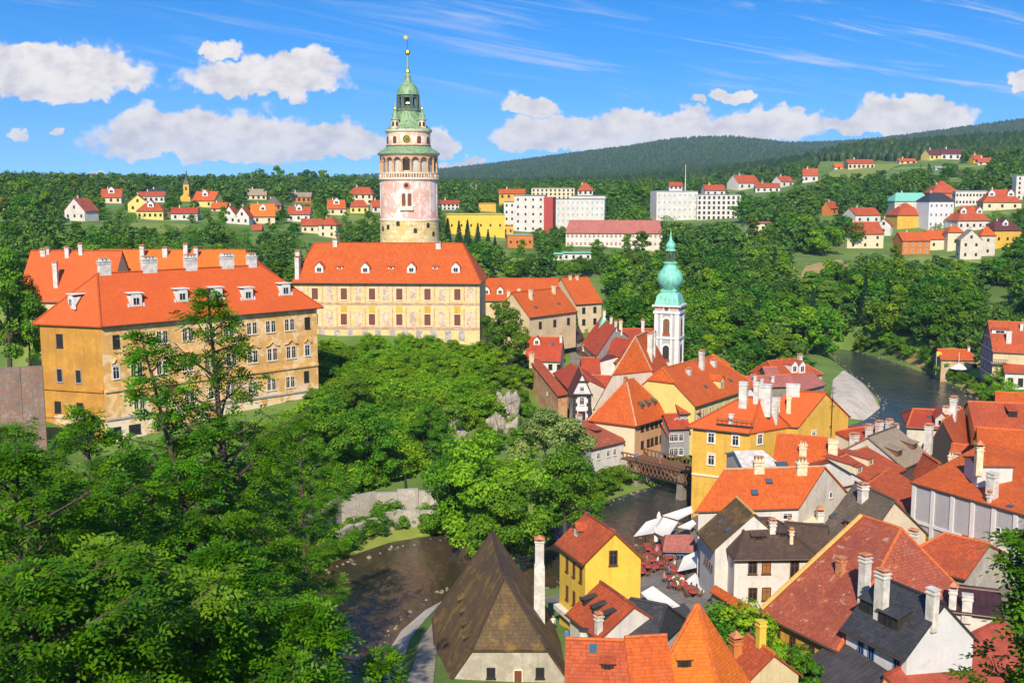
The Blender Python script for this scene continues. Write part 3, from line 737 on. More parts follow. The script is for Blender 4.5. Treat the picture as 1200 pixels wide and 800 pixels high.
# gravel banks, path, town paving
def gravel(name, c, c2, sc=5):
    m, t, bs, o = newmat(name); co = t.node('ShaderNodeTexCoord').outputs['Object']
    n = t.noise(co, sc, 6, .75); n2 = t.noise(co, .3, 4, .6); v = t.node('ShaderNodeTexVoronoi', {'Vector': co, 'Scale': sc * .6}).outputs['Distance']
    t.put(bs.inputs['Base Color'], t.mix(t.sstep(n2, .4, .65, 0, .6), t.mix(t.sstep(n, .35, .65), c, c2), mul(c2, .75))); bs.inputs['Roughness'].default_value = .95; bump(t, bs, t.m('ADD', n, v), .6, .12)
gravel('gravel', (.62, .57, .49), (.44, .39, .32)); gravel('cobble', (.24, .215, .19), (.15, .135, .12), 3); gravel('path_dirt', (.42, .37, .29), (.30, .26, .2), 3); gravel('meadow', (.16, .25, .035), (.24, .27, .05), 1.2); gravel('scree', (.42, .27, .12), (.30, .24, .07), .8)
patch('gravel_bank', [(976, 446), (986, 436), (1000, 438), (1020, 452), (1034, 470), (1034, 480), (1012, 494), (972, 492)], 'gravel', .06, 'pale gravel spit beside the dark far river bend', .8)
patch('grass_strip', [(1000, 440), (1012, 442), (1032, 462), (1040, 474), (1030, 477), (1020, 460)], 'meadow', .10, 'grass strip along the gravel spit', .6)
patch('gravel_bank', [(512, 694), (524, 700), (500, 724), (480, 750), (462, 800), (425, 800), (446, 752), (478, 716)], 'gravel', .05, 'pale gravel bank curving beside the near river', .5)
patch('path', [(524, 706), (532, 712), (512, 760), (505, 830), (470, 830), (492, 752)], 'path_dirt', .10, 'light dirt path along the near gravel bank', .5)
patch('bank', [(1046, 414), (1075, 430), (1100, 442), (1130, 455), (1147, 470), (1152, 488), (1172, 484), (1176, 462), (1150, 448), (1112, 432), (1075, 414)], 'scree', .08, 'dry yellowish bank along the far side of the river bend', .8)
patch('street', [(3, 118), (16, 88), (60, 82), (85, 110), (80, 150), (45, 150), (27, 160), (22, 148), (15, 128)], 'cobble', .03, 'grey cobbled ground between the old town houses', 1.0, world=True)
patch('street', [(8, 196), (16, 180), (32, 178), (38, 200), (44, 232), (30, 262), (14, 262), (12, 215)], 'cobble', .03, 'grey cobbled lane between the houses beyond the bridge', 1.0, world=True)
patch('garden', [(385, 652), (425, 622), (515, 600), (516, 624), (470, 634), (400, 656)], 'meadow', .04, 'grassy garden strip under the riverside stone walls', .8)
patch('meadow', [(925, 342), (945, 312), (985, 305), (1000, 316), (985, 330), (950, 345)], 'scree', .3, 'bare ochre clearing in the wooded slope', 2.0)
patch('meadow', [(960, 212), (990, 196), (1060, 192), (1040, 202), (1000, 214), (975, 222)], 'meadow', .5, 'bright grassy hillside below the distant hilltop houses', 4.0)
patch('meadow', [(110, 270), (160, 262), (215, 263), (240, 272), (200, 276), (130, 276)], 'meadow', .4, 'mown grass slope below the hillside villas', 3.0)
# ------------------------------------------------------------------ castle
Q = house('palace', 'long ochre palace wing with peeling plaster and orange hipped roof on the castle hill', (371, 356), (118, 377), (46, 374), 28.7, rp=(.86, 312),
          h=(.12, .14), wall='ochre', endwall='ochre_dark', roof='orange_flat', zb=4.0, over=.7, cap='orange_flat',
          wins=[('f', [190, 220, 246, 268, 295, 317, 339], [-3.2], 2.0, 2.1, 'pair'), ('f', [136, 360], [-3.2], 1.1, 2.0, 'dark'),
                ('f', [160, 190, 220, 246, 271, 296, 319, 341], [-8.0], 2.0, 2.2, 'pair'), ('f', [136, 360], [-8.0], 1.1, 2.0, 'surc'),
                ('f', [163, 190, 222, 250, 270, 296, 318, 340], [-13.2], 1.8, 2.0, 'pair'), ('f', [359], [-12.6], 1.0, 1.9, 'dark'),
                ('f', [135, 158, 190, 340], [-17.2], 1.9, 1.5, 'dark'),
                ('l', [70], [-3.2], 1.2, 2.1, 'dark'), ('l', [68, 94], [-13.6], 1.2, 1.8, 'dark'), ('l', [70, 92], [-8.6], 1.1, 2.1, 'bare')],
          dorms=[(83, 361, 'half', 1.9, 1.7), (160, 360, 'half', 1.9, 1.7), (214, 354, 'half', 1.9, 1.7), (255, 352, 'half', 1.9, 1.7), (291, 352, 'half', 1.9, 1.7), (335, 346, 'half', 1.9, 1.7)], cat='palace')
b = MB(); d1 = norm2(Q.e1[:2]); n1 = Q.wouts['f']; nl = Q.wouts['l']; d3 = norm2(Q.e3[:2])
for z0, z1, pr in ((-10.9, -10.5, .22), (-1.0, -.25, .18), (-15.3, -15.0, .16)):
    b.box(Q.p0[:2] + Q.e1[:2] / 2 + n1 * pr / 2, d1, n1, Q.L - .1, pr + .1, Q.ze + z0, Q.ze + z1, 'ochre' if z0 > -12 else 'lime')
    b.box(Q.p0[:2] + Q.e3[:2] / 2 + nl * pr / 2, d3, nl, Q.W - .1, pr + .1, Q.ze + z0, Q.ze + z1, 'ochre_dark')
b.build('cornice', Q.root, Q.loc)
for px_ in (160, 190, 220, 246, 271, 296, 319, 341, 136, 360):    # pointed hoods above the second storey windows
    a = (px_ - 600) / F_PX; zz = Q.ze - 6.4 - CAMZ; cp, sp = math.cos(PITCH), math.sin(PITCH)
    u = (a * (Q.p0[1] * cp - zz * sp) - Q.p0[0]) / (Q.e1[0] - a * Q.e1[1] * cp); p = Q.p0 + u * Q.e1
    m = MB(); w = .8 if px_ in (136, 360) else 1.35; z0 = Q.ze - 6.55
    for sx in (-1, 1):
        A_ = p + np.array([*(d1 * sx * w), 0]); A_[2] = z0; B_ = p.copy(); B_[2] = z0 + .75; C_ = p + np.array([*(d1 * sx * w * .55), 0]); C_[2] = z0 + .1
        o_ = np.array([*(n1 * .14), 0]); m.tube([A_ + o_, C_ + o_, B_ + o_], .13, 'ochre', 5)
    m.build('window_hood', Q.root, Q.loc)
# the fallen plaster buttress at the foot of the right corner
b = MB(); pr_ = Q.p0 + Q.e1
b.face([*[pr_ - np.array([*(d1 * q), 0]) * np.array([1, 1, 0]) + np.array([*(n1 * .12), z - Q.ze]) for q, z in ((0, 19.5), (0, 6), (7, 6), (6.0, 11.5), (3.2, 14.6), (1.0, 16.5))]], 'lime')
# castle roofs behind the palace
q2 = house('castle_wing', 'castle wing with a wide bright orange ridge roof behind the ochre palace', (300, 330), (100, 330), 17, 31.0, rp=(.5, 294), h=(0, .12), wall='cream', roof='orange_bright', zb=15, cap='orange_bright', protect=True)
q3 = house('castle_wing', 'castle wing with a plain red-orange roof at the far left behind the ochre palace', (20, 352), (128, 352), 15, 28.5, rp=(.4, 295), h=(0, 0), wall='cream', roof='orange_flat', zb=12, cap='orange_flat')
for (x, y, w, hh, st, d) in ((144, 326, 1.4, 3.4, 'cap', 1.2), (167, 302, 1.1, 2.4, 'cap', None), (194, 300, 1.3, 1.6, 'cap', None), (218, 300, 1.1, 2.4, 'cap', None), (230, 302, 1.1, 2.0, 'cap', None)):
    add_chimney(q2, x, y, w, hh, 'chim', d, st)
for (x, y, w, hh, st, d) in ((66, 335, 1.1, 4.6, 'cap', None), (79, 300, 1.0, 1.6, 'cap', None), (95, 297, 1.0, 1.7, 'cap', None), (51, 298, 1.2, .7, 'cap', None), (56, 296, 1.1, .6, 'cap', None)):
    add_chimney(q3, x, y, w, hh, 'chim', d, st)
for (x, w) in ((117, 2.6), (170, 3.4), (222, 2.9), (270, 3.2), (304, 2.2)):
    s = np.interp(x, (113, 314), (.14, .86)); add_chimney(Q, s, .52, w, 2.3 if x < 300 else 2.0, 'chim', 1.3, 'long')
# frescoed hall
QB = house('frescoed_hall', 'yellow frescoed castle hall with red shuttered windows and orange hipped roof below the round tower', (344, 328), (562, 329), 15, 30.4, rp=(.5, 286), h=(.11, .07),
           wall='cream', roof='orange', zb=14.0, over=.7, cap='orange_flat', band='cornice', cat='castle building',
           wins=[('f', [369, 403, 436, 468, 501, 536], [-2.8, -8.0], 1.5, 2.5, 'shutter')],
           dorms=[(374, 320, 'g', 1.7, 1.3), (428, 320, 'g', 1.7, 1.3), (482, 320, 'g', 1.7, 1.3), (534, 320, 'g', 1.7, 1.3),
                  (398, 315, 's', 1.2, .45), (458, 315, 's', 1.2, .45), (510, 315, 's', 1.2, .45)],
           chims=[(337, 318, 1.2, 4.5, 'chim'), (347, 314, 1.2, 5.0, 'chim'), (393, 287, 1.3, 1.0), (514, 290, 1.4, .8)])
# sgraffito wall
m, t, bs, o = newmat('sgraffito'); co = t.node('ShaderNodeTexCoord').outputs['Object']
sx_ = t.node('ShaderNodeSeparateXYZ', {0: co}).outputs
br = t.node('ShaderNodeTexBrick', {'Vector': t.comb(sx_[0], sx_[2]), 'Color1': (.66, .44, .12), 'Color2': (.72, .55, .24), 'Mortar': (.58, .50, .36), 'Scale': 1.0, 'Mortar Size': .05, 'Brick Width': .85, 'Row Height': .42})
n1_ = t.noise(co, .8, 5, .65); n2_ = t.noise(co, .25, 4, .6)
c_ = t.mix(t.sstep(n1_, .5, .75, 0, .3), br.outputs[0], (.62, .56, .44)); c_ = t.mix(t.sstep(n2_, .5, .7, 0, .35), c_, (.45, .30, .10))
t.put(bs.inputs['Base Color'], c_); bs.inputs['Roughness'].default_value = .9; bump(t, bs, br.outputs[1], -.15, .02)
QB.wall.data.materials[0] = m
def fresco(name, c0, c1, c2):
    m, t, bs, o = newmat(name); co = t.node('ShaderNodeTexCoord').outputs['Object']
    n = t.noise(co, 1.1, 3, .6, 1.2); n2 = t.noise(co, 2.6, 4, .6, .8)
    c = t.mix(t.sstep(n, .46, .54), c0, c1); c = t.mix(t.sstep(n2, .55, .62, 0, .8), c, c2)
    t.put(bs.inputs['Base Color'], c); bs.inputs['Roughness'].default_value = .9
fresco('fresco_pink', (.58, .47, .32), (.43, .31, .25), (.66, .62, .55)); fresco('fresco_grey', (.40, .38, .38), (.27, .24, .25), (.60, .52, .38)); fresco('fresco_stripe', (.48, .36, .26), (.42, .22, .15), (.42, .38, .36))
fy = QB.p0[1] - .0
def wall_x(px, z):
    a = (px - 600) / F_PX; zz = z - CAMZ
    u = (a * (QB.p0[1] * math.cos(PITCH) - zz * math.sin(PITCH)) - QB.p0[0]) / (QB.e1[0] - a * QB.e1[1] * math.cos(PITCH)); return QB.p0 + u * QB.e1
db = norm2(QB.e1[:2]); nb = QB.wouts['f']
def panel(px, z0, z1, w, mat, arch=True, name='fresco_panel', pr=.035):
    p = wall_x(px, (z0 + z1) / 2); b = MB(); pts = [(-w/2, z0), (w/2, z0)]
    if arch:
        zc = z1 - w / 2
        pts += [(w / 2 * math.cos(a), zc + w / 2 * math.sin(a)) for a in np.linspace(0, math.pi, 9)]
    else: pts += [(w/2, z1), (-w/2, z1)]
    f = [np.array([*(p[:2] + db * x + nb * pr), z]) for x, z in pts]; bk = [np.array([*(p[:2] + db * x - nb * .05), z]) for x, z in pts]
    b.face(f, mat)
    for i in range(len(f)): b.face([f[i], f[(i + 1) % len(f)], bk[(i + 1) % len(f)], bk[i]], mat)
    return b.build(name, QB.root, QB.loc)
ze = QB.ze
for px_ in (353, 386, 420, 452, 484, 518, 551):
    panel(px_, ze - 4.1, ze - 1.2, 1.35, 'fresco_pink'); panel(px_, ze - 9.4, ze - 6.2, 1.45, 'fresco_pink'); 
for px_ in (361, 378, 395, 411, 428, 444, 460, 476, 492, 509, 527, 544, 558):
    panel(px_, ze - 4.3, ze - .9, .22, 'fresco_stripe', False, 'painted_pilaster', .030); panel(px_, ze - 9.6, ze - 5.6, .22, 'fresco_stripe', False, 'painted_pilaster', .030)
for px_ in (377, 395, 410, 428, 443, 460, 475, 491, 508, 525, 541): panel(px_, ze - 12.3, ze - 10.2, 1.25, 'fresco_grey', False, 'fresco_panel', .032)
for z_, pr in ((ze - 5.0, .06), (ze - 10.0, .07)):
    b = MB(); b.box(QB.p0[:2] + QB.e1[:2] / 2 + nb * pr / 2, db, nb, QB.L - .05, pr + .04, z_, z_ + .5, 'fresco_stripe'); b.build('painted_band', QB.root, QB.loc)
for px_ in (403, 436, 468, 501, 536): panel(px_, ze - 6.6, ze - 5.2, 1.3, 'yellow', False, 'fresco_panel', .04)
# ------------------------------------------------------------------ round tower
TX = PD(480.5, 300, 247); tx, ty = TX[0], TX[1]
tower = thing('castle_tower', 'tall round painted castle tower with arcaded gallery, green copper roofs and golden ball', 'tower', (tx, ty, 22))
TO = (tx, ty, 22); ROW = lambda py: z_at_row(tx, ty, py); PXM = 247.0 / F_PX
def tl(name, prof, mat, n=40, smooth=True, parent=None):
    b = MB(); b.lathe((tx, ty), [(r * PXM, ROW(y)) for r, y in prof], mat, n); o = b.build(name, parent or tower, TO)
    if smooth:
        o.data.polygons.foreach_set('use_smooth', [len(p.vertices) == 4 for p in o.data.polygons])
        try: o.data.set_sharp_from_angle(angle=R(35))
        except Exception: pass
    return o
def fresco_round(name, cA, cB, cC, sc=.35, block=None):
    m, t, bs, o = newmat(name); co = t.node('ShaderNodeTexCoord').outputs['Object']
    sp_ = t.node('ShaderNodeSeparateXYZ', {0: co}).outputs; ang = t.m('MULTIPLY', t.m('ARCTAN2', sp_[1], sp_[0]), 6.3)
    n = t.noise(co, sc, 5, .6, .4); n2 = t.noise(co, sc * 3.2, 5, .65)
    c = t.mix(t.sstep(n, .42, .58), cA, cB); c = t.mix(t.sstep(n2, .55, .68), c, cC)
    if block:
        br = t.node('ShaderNodeTexBrick', {'Vector': t.comb(ang, sp_[2]), 'Color1': (1, 1, 1), 'Color2': (.8, .75, .65), 'Mortar': block, 'Scale': 1.0, 'Mortar Size': .07, 'Brick Width': 1.5, 'Row Height': 1.0})
        c = t.mix(.8, c, br.outputs[0], 'MULTIPLY')
    t.put(bs.inputs['Base Color'], c); bs.inputs['Roughness'].default_value = .9; bump(t, bs, n2, .2, .04)
fresco_round('tower_base', (.66, .52, .20), (.72, .62, .36), (.32, .27, .16), .5, (.74, .68, .56)); fresco_round('tower_mid', (.72, .60, .56), (.66, .36, .30), (.76, .70, .66), .32); fresco_round('tower_up', (.74, .66, .56), (.62, .40, .24), (.66, .52, .30), .6)
tl('tower_base_stage', [(35.0, 320), (34.6, 300), (34.3, 257.5)], 'tower_base')
tl('string_course', [(34.9, 258.2), (34.9, 256.2)], 'cornice')
tl('painted_stage', [(33.5, 257), (33.3, 212)], 'tower_mid')
for k in range(14):                                       # painted upright bands with white borders
    a = 2 * math.pi * (k + .5) / 14; b = MB(); r = 33.55 * PXM; ax = (-math.sin(a), math.cos(a)); ay = (math.cos(a), math.sin(a))
    b.box((tx + r * ay[0], ty + r * ay[1]), ax, ay, .34, .10, ROW(254), ROW(214), 'tower_up'); b.build('painted_band', tower, TO)
tl('gallery_floor', [(33.5, 212.2), (35.2, 210.5), (35.2, 208.5), (33.6, 208.2)], 'cornice')
tl('gallery_wall', [(28.5, 210), (28.5, 183)], 'tower_up')
NB = 22
for k in range(NB):
    a = 2 * math.pi * k / NB; b = MB(); r = 33.8 * PXM; ay = (math.cos(a), math.sin(a)); ax = (-ay[1], ay[0]); c = (tx + r * ay[0], ty + r * ay[1])
    b.box(c, ax, ay, .55, .30, ROW(209), ROW(204), 'peach'); b.build('parapet_pier', tower, TO)
tl('parapet_rail', [(34.4, 204.2), (34.6, 203.8), (34.6, 202.4), (33.2, 202.4), (33.2, 204.2)], 'cornice')
for k in range(NB * 3):
    if k % 3 == 0: continue
    a = 2 * math.pi * k / (NB * 3); b = MB(); r = 33.9 * PXM; b.tube([(tx + r * math.cos(a), ty + r * math.sin(a), ROW(z)) for z in (208.4, 206.3, 204.1)], [.11, .17, .11], 'cornice', 6); b.build('baluster', tower, TO)
NC = 20
for k in range(NC):
    a = 2 * math.pi * (k + .5) / NC; b = MB(); r = 32.6 * PXM; c = (tx + r * math.cos(a), ty + r * math.sin(a))
    b.lathe(c, [(.34, ROW(203)), (.34, ROW(201.8)), (.25, ROW(201.4)), (.22, ROW(190.6)), (.36, ROW(190.2)), (.36, ROW(189.4))], 'peach', 8); b.build('column', tower, TO)
b = MB()                                                  # arcade: arches between the columns as one ring
for k in range(NC):
    a0 = 2 * math.pi * (k + .5) / NC; a1 = 2 * math.pi * (k + 1.5) / NC; zs, zt = ROW(189.6), ROW(183.0)
    for (r, flip) in ((33.4, 0), (31.8, 1)):
        r = r * PXM; N = 8
        for i in range(N):
            f0, f1 = i / N, (i + 1) / N
            arch = lambda f: zs + (zt - zs) * .72 * math.sqrt(max(0, 1 - ((f - .5) / .44) ** 2)) if abs(f - .5) < .44 else zs
            pts = []
            for f, z in ((f0, arch(f0)), (f1, arch(f1)), (f1, zt), (f0, zt)): 
                a = a0 + (a1 - a0) * f; pts.append((tx + r * math.cos(a), ty + r * math.sin(a), z))
            b.face(pts, 'peach')
    for i in range(8):
        f0, f1 = i / 8, (i + 1) / 8; pts = []
        for f, r in ((f0, 33.4), (f1, 33.4), (f1, 31.8), (f0, 31.8)):
            a = a0 + (a1 - a0) * f; r *= PXM; pts.append((tx + r * math.cos(a), ty + r * math.sin(a), arch(f)))
        b.face(pts, 'peach')
b.build('arcade', tower, TO)
tl('gallery_cornice', [(33.2, 183.4), (34.6, 182.6), (35.6, 181.2), (35.6, 180.4)], 'cornice')
tl('lower_copper_roof', [(36.4, 180.8), (36.2, 180.2), (31.5, 176.6), (27.0, 174.2), (25.5, 171.6)], 'copper_worn')
tl('clock_stage', [(25.2, 173), (25.2, 155.0)], 'tower_up')
tl('string_course', [(25.9, 172.2), (25.9, 170.8)], 'shutter'); tl('string_course', [(25.4, 156.2), (26.6, 155.2), (27.2, 153.6), (27.2, 152.6)], 'cornice')
def on_tower(a, r, z0, z1, w, mat, name, arch=False, pr=.12, depth=.3):
    """plate bent off the round wall at angle a (0 = towards the camera)"""
    b = MB(); th = -math.pi / 2 + a; ay = np.array([math.cos(th), math.sin(th)]); ax = np.array([-ay[1], ay[0]]); c = np.array([tx, ty]) + ay * (r * PXM + pr - depth / 2)
    b.box(c, ax, ay, w, depth, z0, z1, mat)
    if arch:
        zc = z1; N = 8; pts = [(w/2 * math.cos(q), w/2 * math.sin(q)) for q in np.linspace(0, math.pi, N)]
        F0 = [(*(c + ax * x + ay * depth / 2), zc + z) for x, z in pts]; F1 = [(*(c + ax * x - ay * depth / 2), zc + z) for x, z in pts]
        b.face(F0, mat)
        for i in range(N - 1): b.face([F0[i], F0[i + 1], F1[i + 1], F1[i]], mat)
    return b.build(name, tower, TO)
for a in (-1.15, -.58, .58, 1.15):
    on_tower(a, 25.2, ROW(169.0), ROW(163.0), .95, 'shutter', 'window', True, .04)
# clock
th = -math.pi / 2 + .05; b = MB(); cz = ROW(164); cpos = np.array([tx, ty - 25.2 * PXM])
for r_, y_, mt in ((.86, .16, 'gold'), (.70, .20, 'timber_dark'), (.46, .23, 'gold'), (.32, .25, 'timber_dark')):
    V = [(cpos[0] + r_ * math.cos(q), cpos[1] - y_, cz + r_ * math.sin(q)) for q in np.linspace(0, 2 * math.pi, 25)[:-1]]; V2 = [(x, y + .4, z) for x, y, z in V]
    b.face(V, mt)
    for i in range(24): b.face([V[i], V[(i + 1) % 24], V2[(i + 1) % 24], V2[i]], mt)
ck = b.build('clock_dial', tower, TO)
b = MB(); b.tube([(cpos[0], cpos[1] - .29, cz), (cpos[0] + .15, cpos[1] - .29, cz + .60)], .05, 'gold', 5); b.tube([(cpos[0], cpos[1] - .29, cz), (cpos[0] - .36, cpos[1] - .29, cz - .16)], .06, 'gold', 5); b.build('clock_hand', ck, TO)
on_tower(0, 28.5, ROW(200), ROW(188), 1.5, 'timber_dark', 'window', False, .05)
for a in (-1.2, -.8, -.4, .4, .8, 1.2): on_tower(a, 28.5, ROW(203), ROW(190), 1.5, 'offwhite', 'niche', True, .05)
# belfry windows of the painted stage, oculus, balcony
for a in (-.10, .10):
    on_tower(a, 33.4, ROW(241), ROW(228.5), .80, 'shutter', 'window', True, .05)
for a in (-.205, 0, .205): on_tower(a, 33.4, ROW(243), ROW(227), .14, 'cornice', 'window_column', False, .16)
on_tower(0, 33.4, ROW(246), ROW(241.2), 2.9, 'cornice', 'balcony', False, .4, .6)
b = MB(); V = [(tx + .75 * math.cos(q), ty - 33.4 * PXM - .16, ROW(217.5) + .75 * math.sin(q)) for q in np.linspace(0, 2 * math.pi, 17)[:-1]]; b.face(V, 'pinkred'); b.face([(tx + (x - tx) * .6, y - .03, ROW(217.5) + (z - ROW(217.5)) * .6) for x, y, z in V], 'timber_dark'); 
for i in range(16): b.face([V[i], V[(i + 1) % 16], (V[(i + 1) % 16][0], V[i][1] + .4, V[(i + 1) % 16][2]), (V[i][0], V[i][1] + .4, V[i][2])], 'pinkred')
b.build('oculus', tower, TO)
random.seed(3)
for a, y in ((-.7, 268), (.75, 266), (.28, 272), (-.3, 264), (1.0, 276), (-1.0, 270)): on_tower(a, 34.4, ROW(y), ROW(y - 3.6), .8, 'timber_dark', 'window', True, .03)
# upper copper roof, turrets, lantern, dome, spire
tl('upper_copper_roof', [(27.4, 153.2), (27.2, 152.4), (21, 147.5), (17, 141), (14.6, 133), (14.2, 130.5), (15.6, 129.8), (15.6, 128.8)], 'copper_worn', 16, False)
for k in range(4):
    a = math.pi / 4 + k * math.pi / 2 + .12; c = (tx + 21.5 * PXM * math.cos(a), ty + 21.5 * PXM * math.sin(a))
    b = MB(); b.lathe(c, [(4.6 * PXM, ROW(152)), (4.6 * PXM, ROW(141.5))], 'tower_up', 8, .39)
    tt = b.build('corner_turret', tower, TO)
    b = MB(); b.lathe(c, [(5.8 * PXM, ROW(141.8)), (5.6 * PXM, ROW(141.2)), (4.0 * PXM, ROW(138.4)), (3.2 * PXM, ROW(134.5)), (1.5 * PXM, ROW(132)), (.9 * PXM, ROW(129)), (.3 * PXM, ROW(124.5))], 'copper_worn', 8, .39); b.build('turret_roof', tt, TO)
    b = MB(); b.ball((*c, ROW(128.6)), .30, 'gold'); b.tube([(*c, ROW(126)), (*c, ROW(120.5))], .06, 'gold', 5); b.build('finial', tt, TO)
    for kk in (-.5, .5):
        a2 = -math.pi / 2 + kk; b = MB(); ay = (math.cos(a2), math.sin(a2)); ax = (-ay[1], ay[0]); b.box((c[0] + 4.6 * PXM * .95 * ay[0], c[1] + 4.6 * PXM * .95 * ay[1]), ax, ay, .45, .16, ROW(149), ROW(144), 'timber_dark'); b.build('window', tt, TO)
tl('lantern_floor', [(15.2, 130), (15.2, 127.8), (13.8, 127.4)], 'copper_dark', 8, False)
for k in range(8):
    a = math.pi / 8 + k * math.pi / 4; b = MB(); c = (tx + 11.6 * PXM * math.cos(a), ty + 11.6 * PXM * math.sin(a)); ay = (math.cos(a), math.sin(a)); ax = (-ay[1], ay[0])
    b.box(c, ax, ay, .62, .62, ROW(128), ROW(112), 'copper_dark'); b.build('lantern_post', tower, TO)
b = MB()
for k in range(8):
    a = k * math.pi / 4; ay = (math.cos(a), math.sin(a)); ax = (-ay[1], ay[0]); c = (tx + 10.9 * PXM * ay[0], ty + 10.9 * PXM * ay[1]); b.box(c, ax, ay, 1.5, .25, ROW(128), ROW(124.5), 'copper_dark'); b.box(c, ax, ay, 1.6, .3, ROW(115), ROW(111.6), 'copper_dark')
b.build('lantern_rail', tower, TO)
b = MB(); b.lathe((tx, ty), [(.35, ROW(128)), (.35, ROW(112))], 'timber_dark', 8); b.lathe((tx, ty), [(1.0, ROW(122)), (.85, ROW(119)), (.5, ROW(116.5)), (.2, ROW(116))], 'gold', 10); b.build('bell', tower, TO)
tl('dome', [(12.2, 112.2), (13.4, 111.6), (12.8, 110.6), (12.0, 106.8), (10.4, 102.8), (7.8, 99.2), (5.2, 96.4), (3.9, 93.6), (3.5, 91.0), (3.8, 89.5), (2.4, 87.5), (2.2, 85.0), (1.5, 79.5), (.8, 66), (.5, 63.5)], 'copper_worn', 16)
b = MB(); b.ball((tx, ty, ROW(84.5)), .52, 'gold'); b.ball((tx, ty, ROW(61.6)), .62, 'gold'); b.build('golden_ball', tower, TO)
b = MB(); b.tube([(tx, ty, ROW(62)), (tx, ty, ROW(46))], [.07, .04], 'iron', 5); b.build('mast', tower, TO)
b = MB(); sc = .55; V = []; cz = ROW(44)
for k in range(10):
    a = math.pi / 2 + k * math.pi / 5; r = .62 if k % 2 == 0 else .27; V.append((tx - .35 + r * math.cos(a), ty - .06, cz + r * math.sin(a)))
V2 = [(x, y + .12, z) for x, y, z in V]; b.face(V, 'gold'); b.face(V2[::-1], 'gold')
for i in range(10): b.face([V[i], V[(i + 1) % 10], V2[(i + 1) % 10], V2[i]], 'gold')
b.tube([(tx - .35, ty, cz), (tx, ty, cz)], .05, 'gold', 5)
b.build('golden_star', tower, TO)
# ------------------------------------------------------------------ castle outbuildings right of the hall
house('brewery_wing', 'long low castle outbuilding with striped grey and orange roof right of the frescoed hall', (655, 352), (566, 352), 16, 22.0, rp=(.5, 327), roof='orange', wall='cream', zb=13, cap='orange_flat',
      dorms=[(570, 345, 'g', 1.6, 1.2), (586, 345, 'g', 1.6, 1.2)], chims=[(608, 349, 1.1, 2.4, 'chim_cream'), (596, 352, 1.0, 2.0, 'chim_cream')])
QW = bpy.data.objects['brewery_wing']
q = house('brewery_wing', 'low outbuilding with plain red-orange roof between the striped roof and the tall gabled house', (620, 371), (675, 364), 10, 20.6, rp=(.5, 341), roof='orange', wall='cream', zb=12, cap='orange_flat',
      chims=[(622, 350, 1.0, 2.2, 'chim_cream'), (649, 343, 1.0, 1.8, 'chim_cream')], skys=[(628, 360, .9, .6), (655, 356, .9, .6)], wins=[('f', [633, 650, 666], [-2.2], 1.0, 1.5, 'dark')])
q = house('granary', 'tall cream gabled house with steep red-orange roof beside the forest', (705, 354), (675, 356), 13, 20.0, rp=(.5, 326), roof='orange', wall='cream', zb=11, cap='orange_flat',
      chims=[(668, 327, .9, .8, 'chim_cream'), (676, 327, .9, .8, 'chim_cream')], wins=[('f', [684, 697], [-1.8, -4.8], 1.0, 1.5, 'dark'), ('f', [687], [-7.4], 1.0, 1.4, 'oran')])
# ------------------------------------------------------------------ quarter beyond the bridge
house('town_house', 'white house with long red tiled roof and one white roof dormer below the castle cliff', (616, 421), (656, 422), 8, 11.5, rp=(.5, 396), roof='red', wall='white', wins=[('f', [633, 645, 655], [-1.5], .9, 1.2, 'dark')],
      dorms=[(629, 404, 'g', 1.4, 1.2)], skys=[(648, 403, .7, .9)], chims=[(661, 400, .8, 1.6)])
house('town_house', 'house with plain bright orange roof directly behind the long red roof under the castle', (616, 398), (646, 398), 7, 13.5, rp=(.5, 383), roof='orange_bright', wall='white')
house('town_house', 'small white gabled house with brown roof between the orange roof and the dark conifer', (664, 393), (676, 399), (684, 396), 13, rp=(0, 386), ridge='C', roof='brown', wall='white', chims=[(666, 389, .8, 1.4)])
house('town_house', 'house with peeling pink and cream side wall and red lean-to roof beside the castle rock', (665, 462), (654, 464), (620, 439), 11.0, rise=3.0, rt=1, ridge='A', roof='rust', wall='peach_peel', endwall='peach_peel', wins=[('l', [.35], [-1.0], .6, .7, 'vent')], chims=[(622, 436, 1.0, 2.0, 'chim_cream')])
house('town_house', 'dark red roof squeezed between the peeling pink house and the narrow white gabled house', (650, 437), (670, 458), 7, 11.0, rp=(.5, 436), roof='red', wall='offwhite')
q = house('town_house', 'narrow white baroque house with dark corner stones and tiny curved gable', (693, 462), (671, 462), 9, 12.5, rise=3.6, ridge='C', roof='maroon', wall='white_cool', wins=[('f', [], [], 1, 1, 'dark'), ('l', [.5], [-1.2], .9, 1.4, 'white'), ('l', [.5], [-3.9], 1.3, 1.7, 'dark'), ('l', [.5], [1.0], .8, .9, 'white')])
b = MB()
for s in (0, 1):
    p = q.p0 + s * q.e3; dd = norm2(q.e3[:2]) * (1 if s == 0 else -1); o = q.wouts['l']
    for i in range(9): b.box(p[:2] + dd * (.3 if i % 2 else .42) / 1 + o * .03, norm2(q.e3[:2]), o, .6 if i % 2 else .84, .14, q.ze - 6.2 + i * .68, q.ze - 5.6 + i * .68, 'timber_dark')
b.build('corner_stone', q.root, q.loc)
b = MB(); p = q.p0 + q.e3 / 2; o = q.wouts['l']; dd = norm2(q.e3[:2]); b.box(p[:2] + o * .15, dd, o, q.W + .5, .4, q.ze - .25, q.ze + .1, 'timber_dark'); b.box(p[:2] + o * .1, dd, o, q.W * .6, .3, q.ze + 2.2, q.ze + 2.45, 'timber_dark'); b.build('cornice', q.root, q.loc)
house('town_house', 'house with blackish maroon roof falling towards the narrow white gabled house', (676, 408), (702, 424), 8, 11.5, rp=(.5, 410), roof='maroon', wall='white', chims=[(680, 424, .9, 1.2), (690, 428, .8, 1.2)])
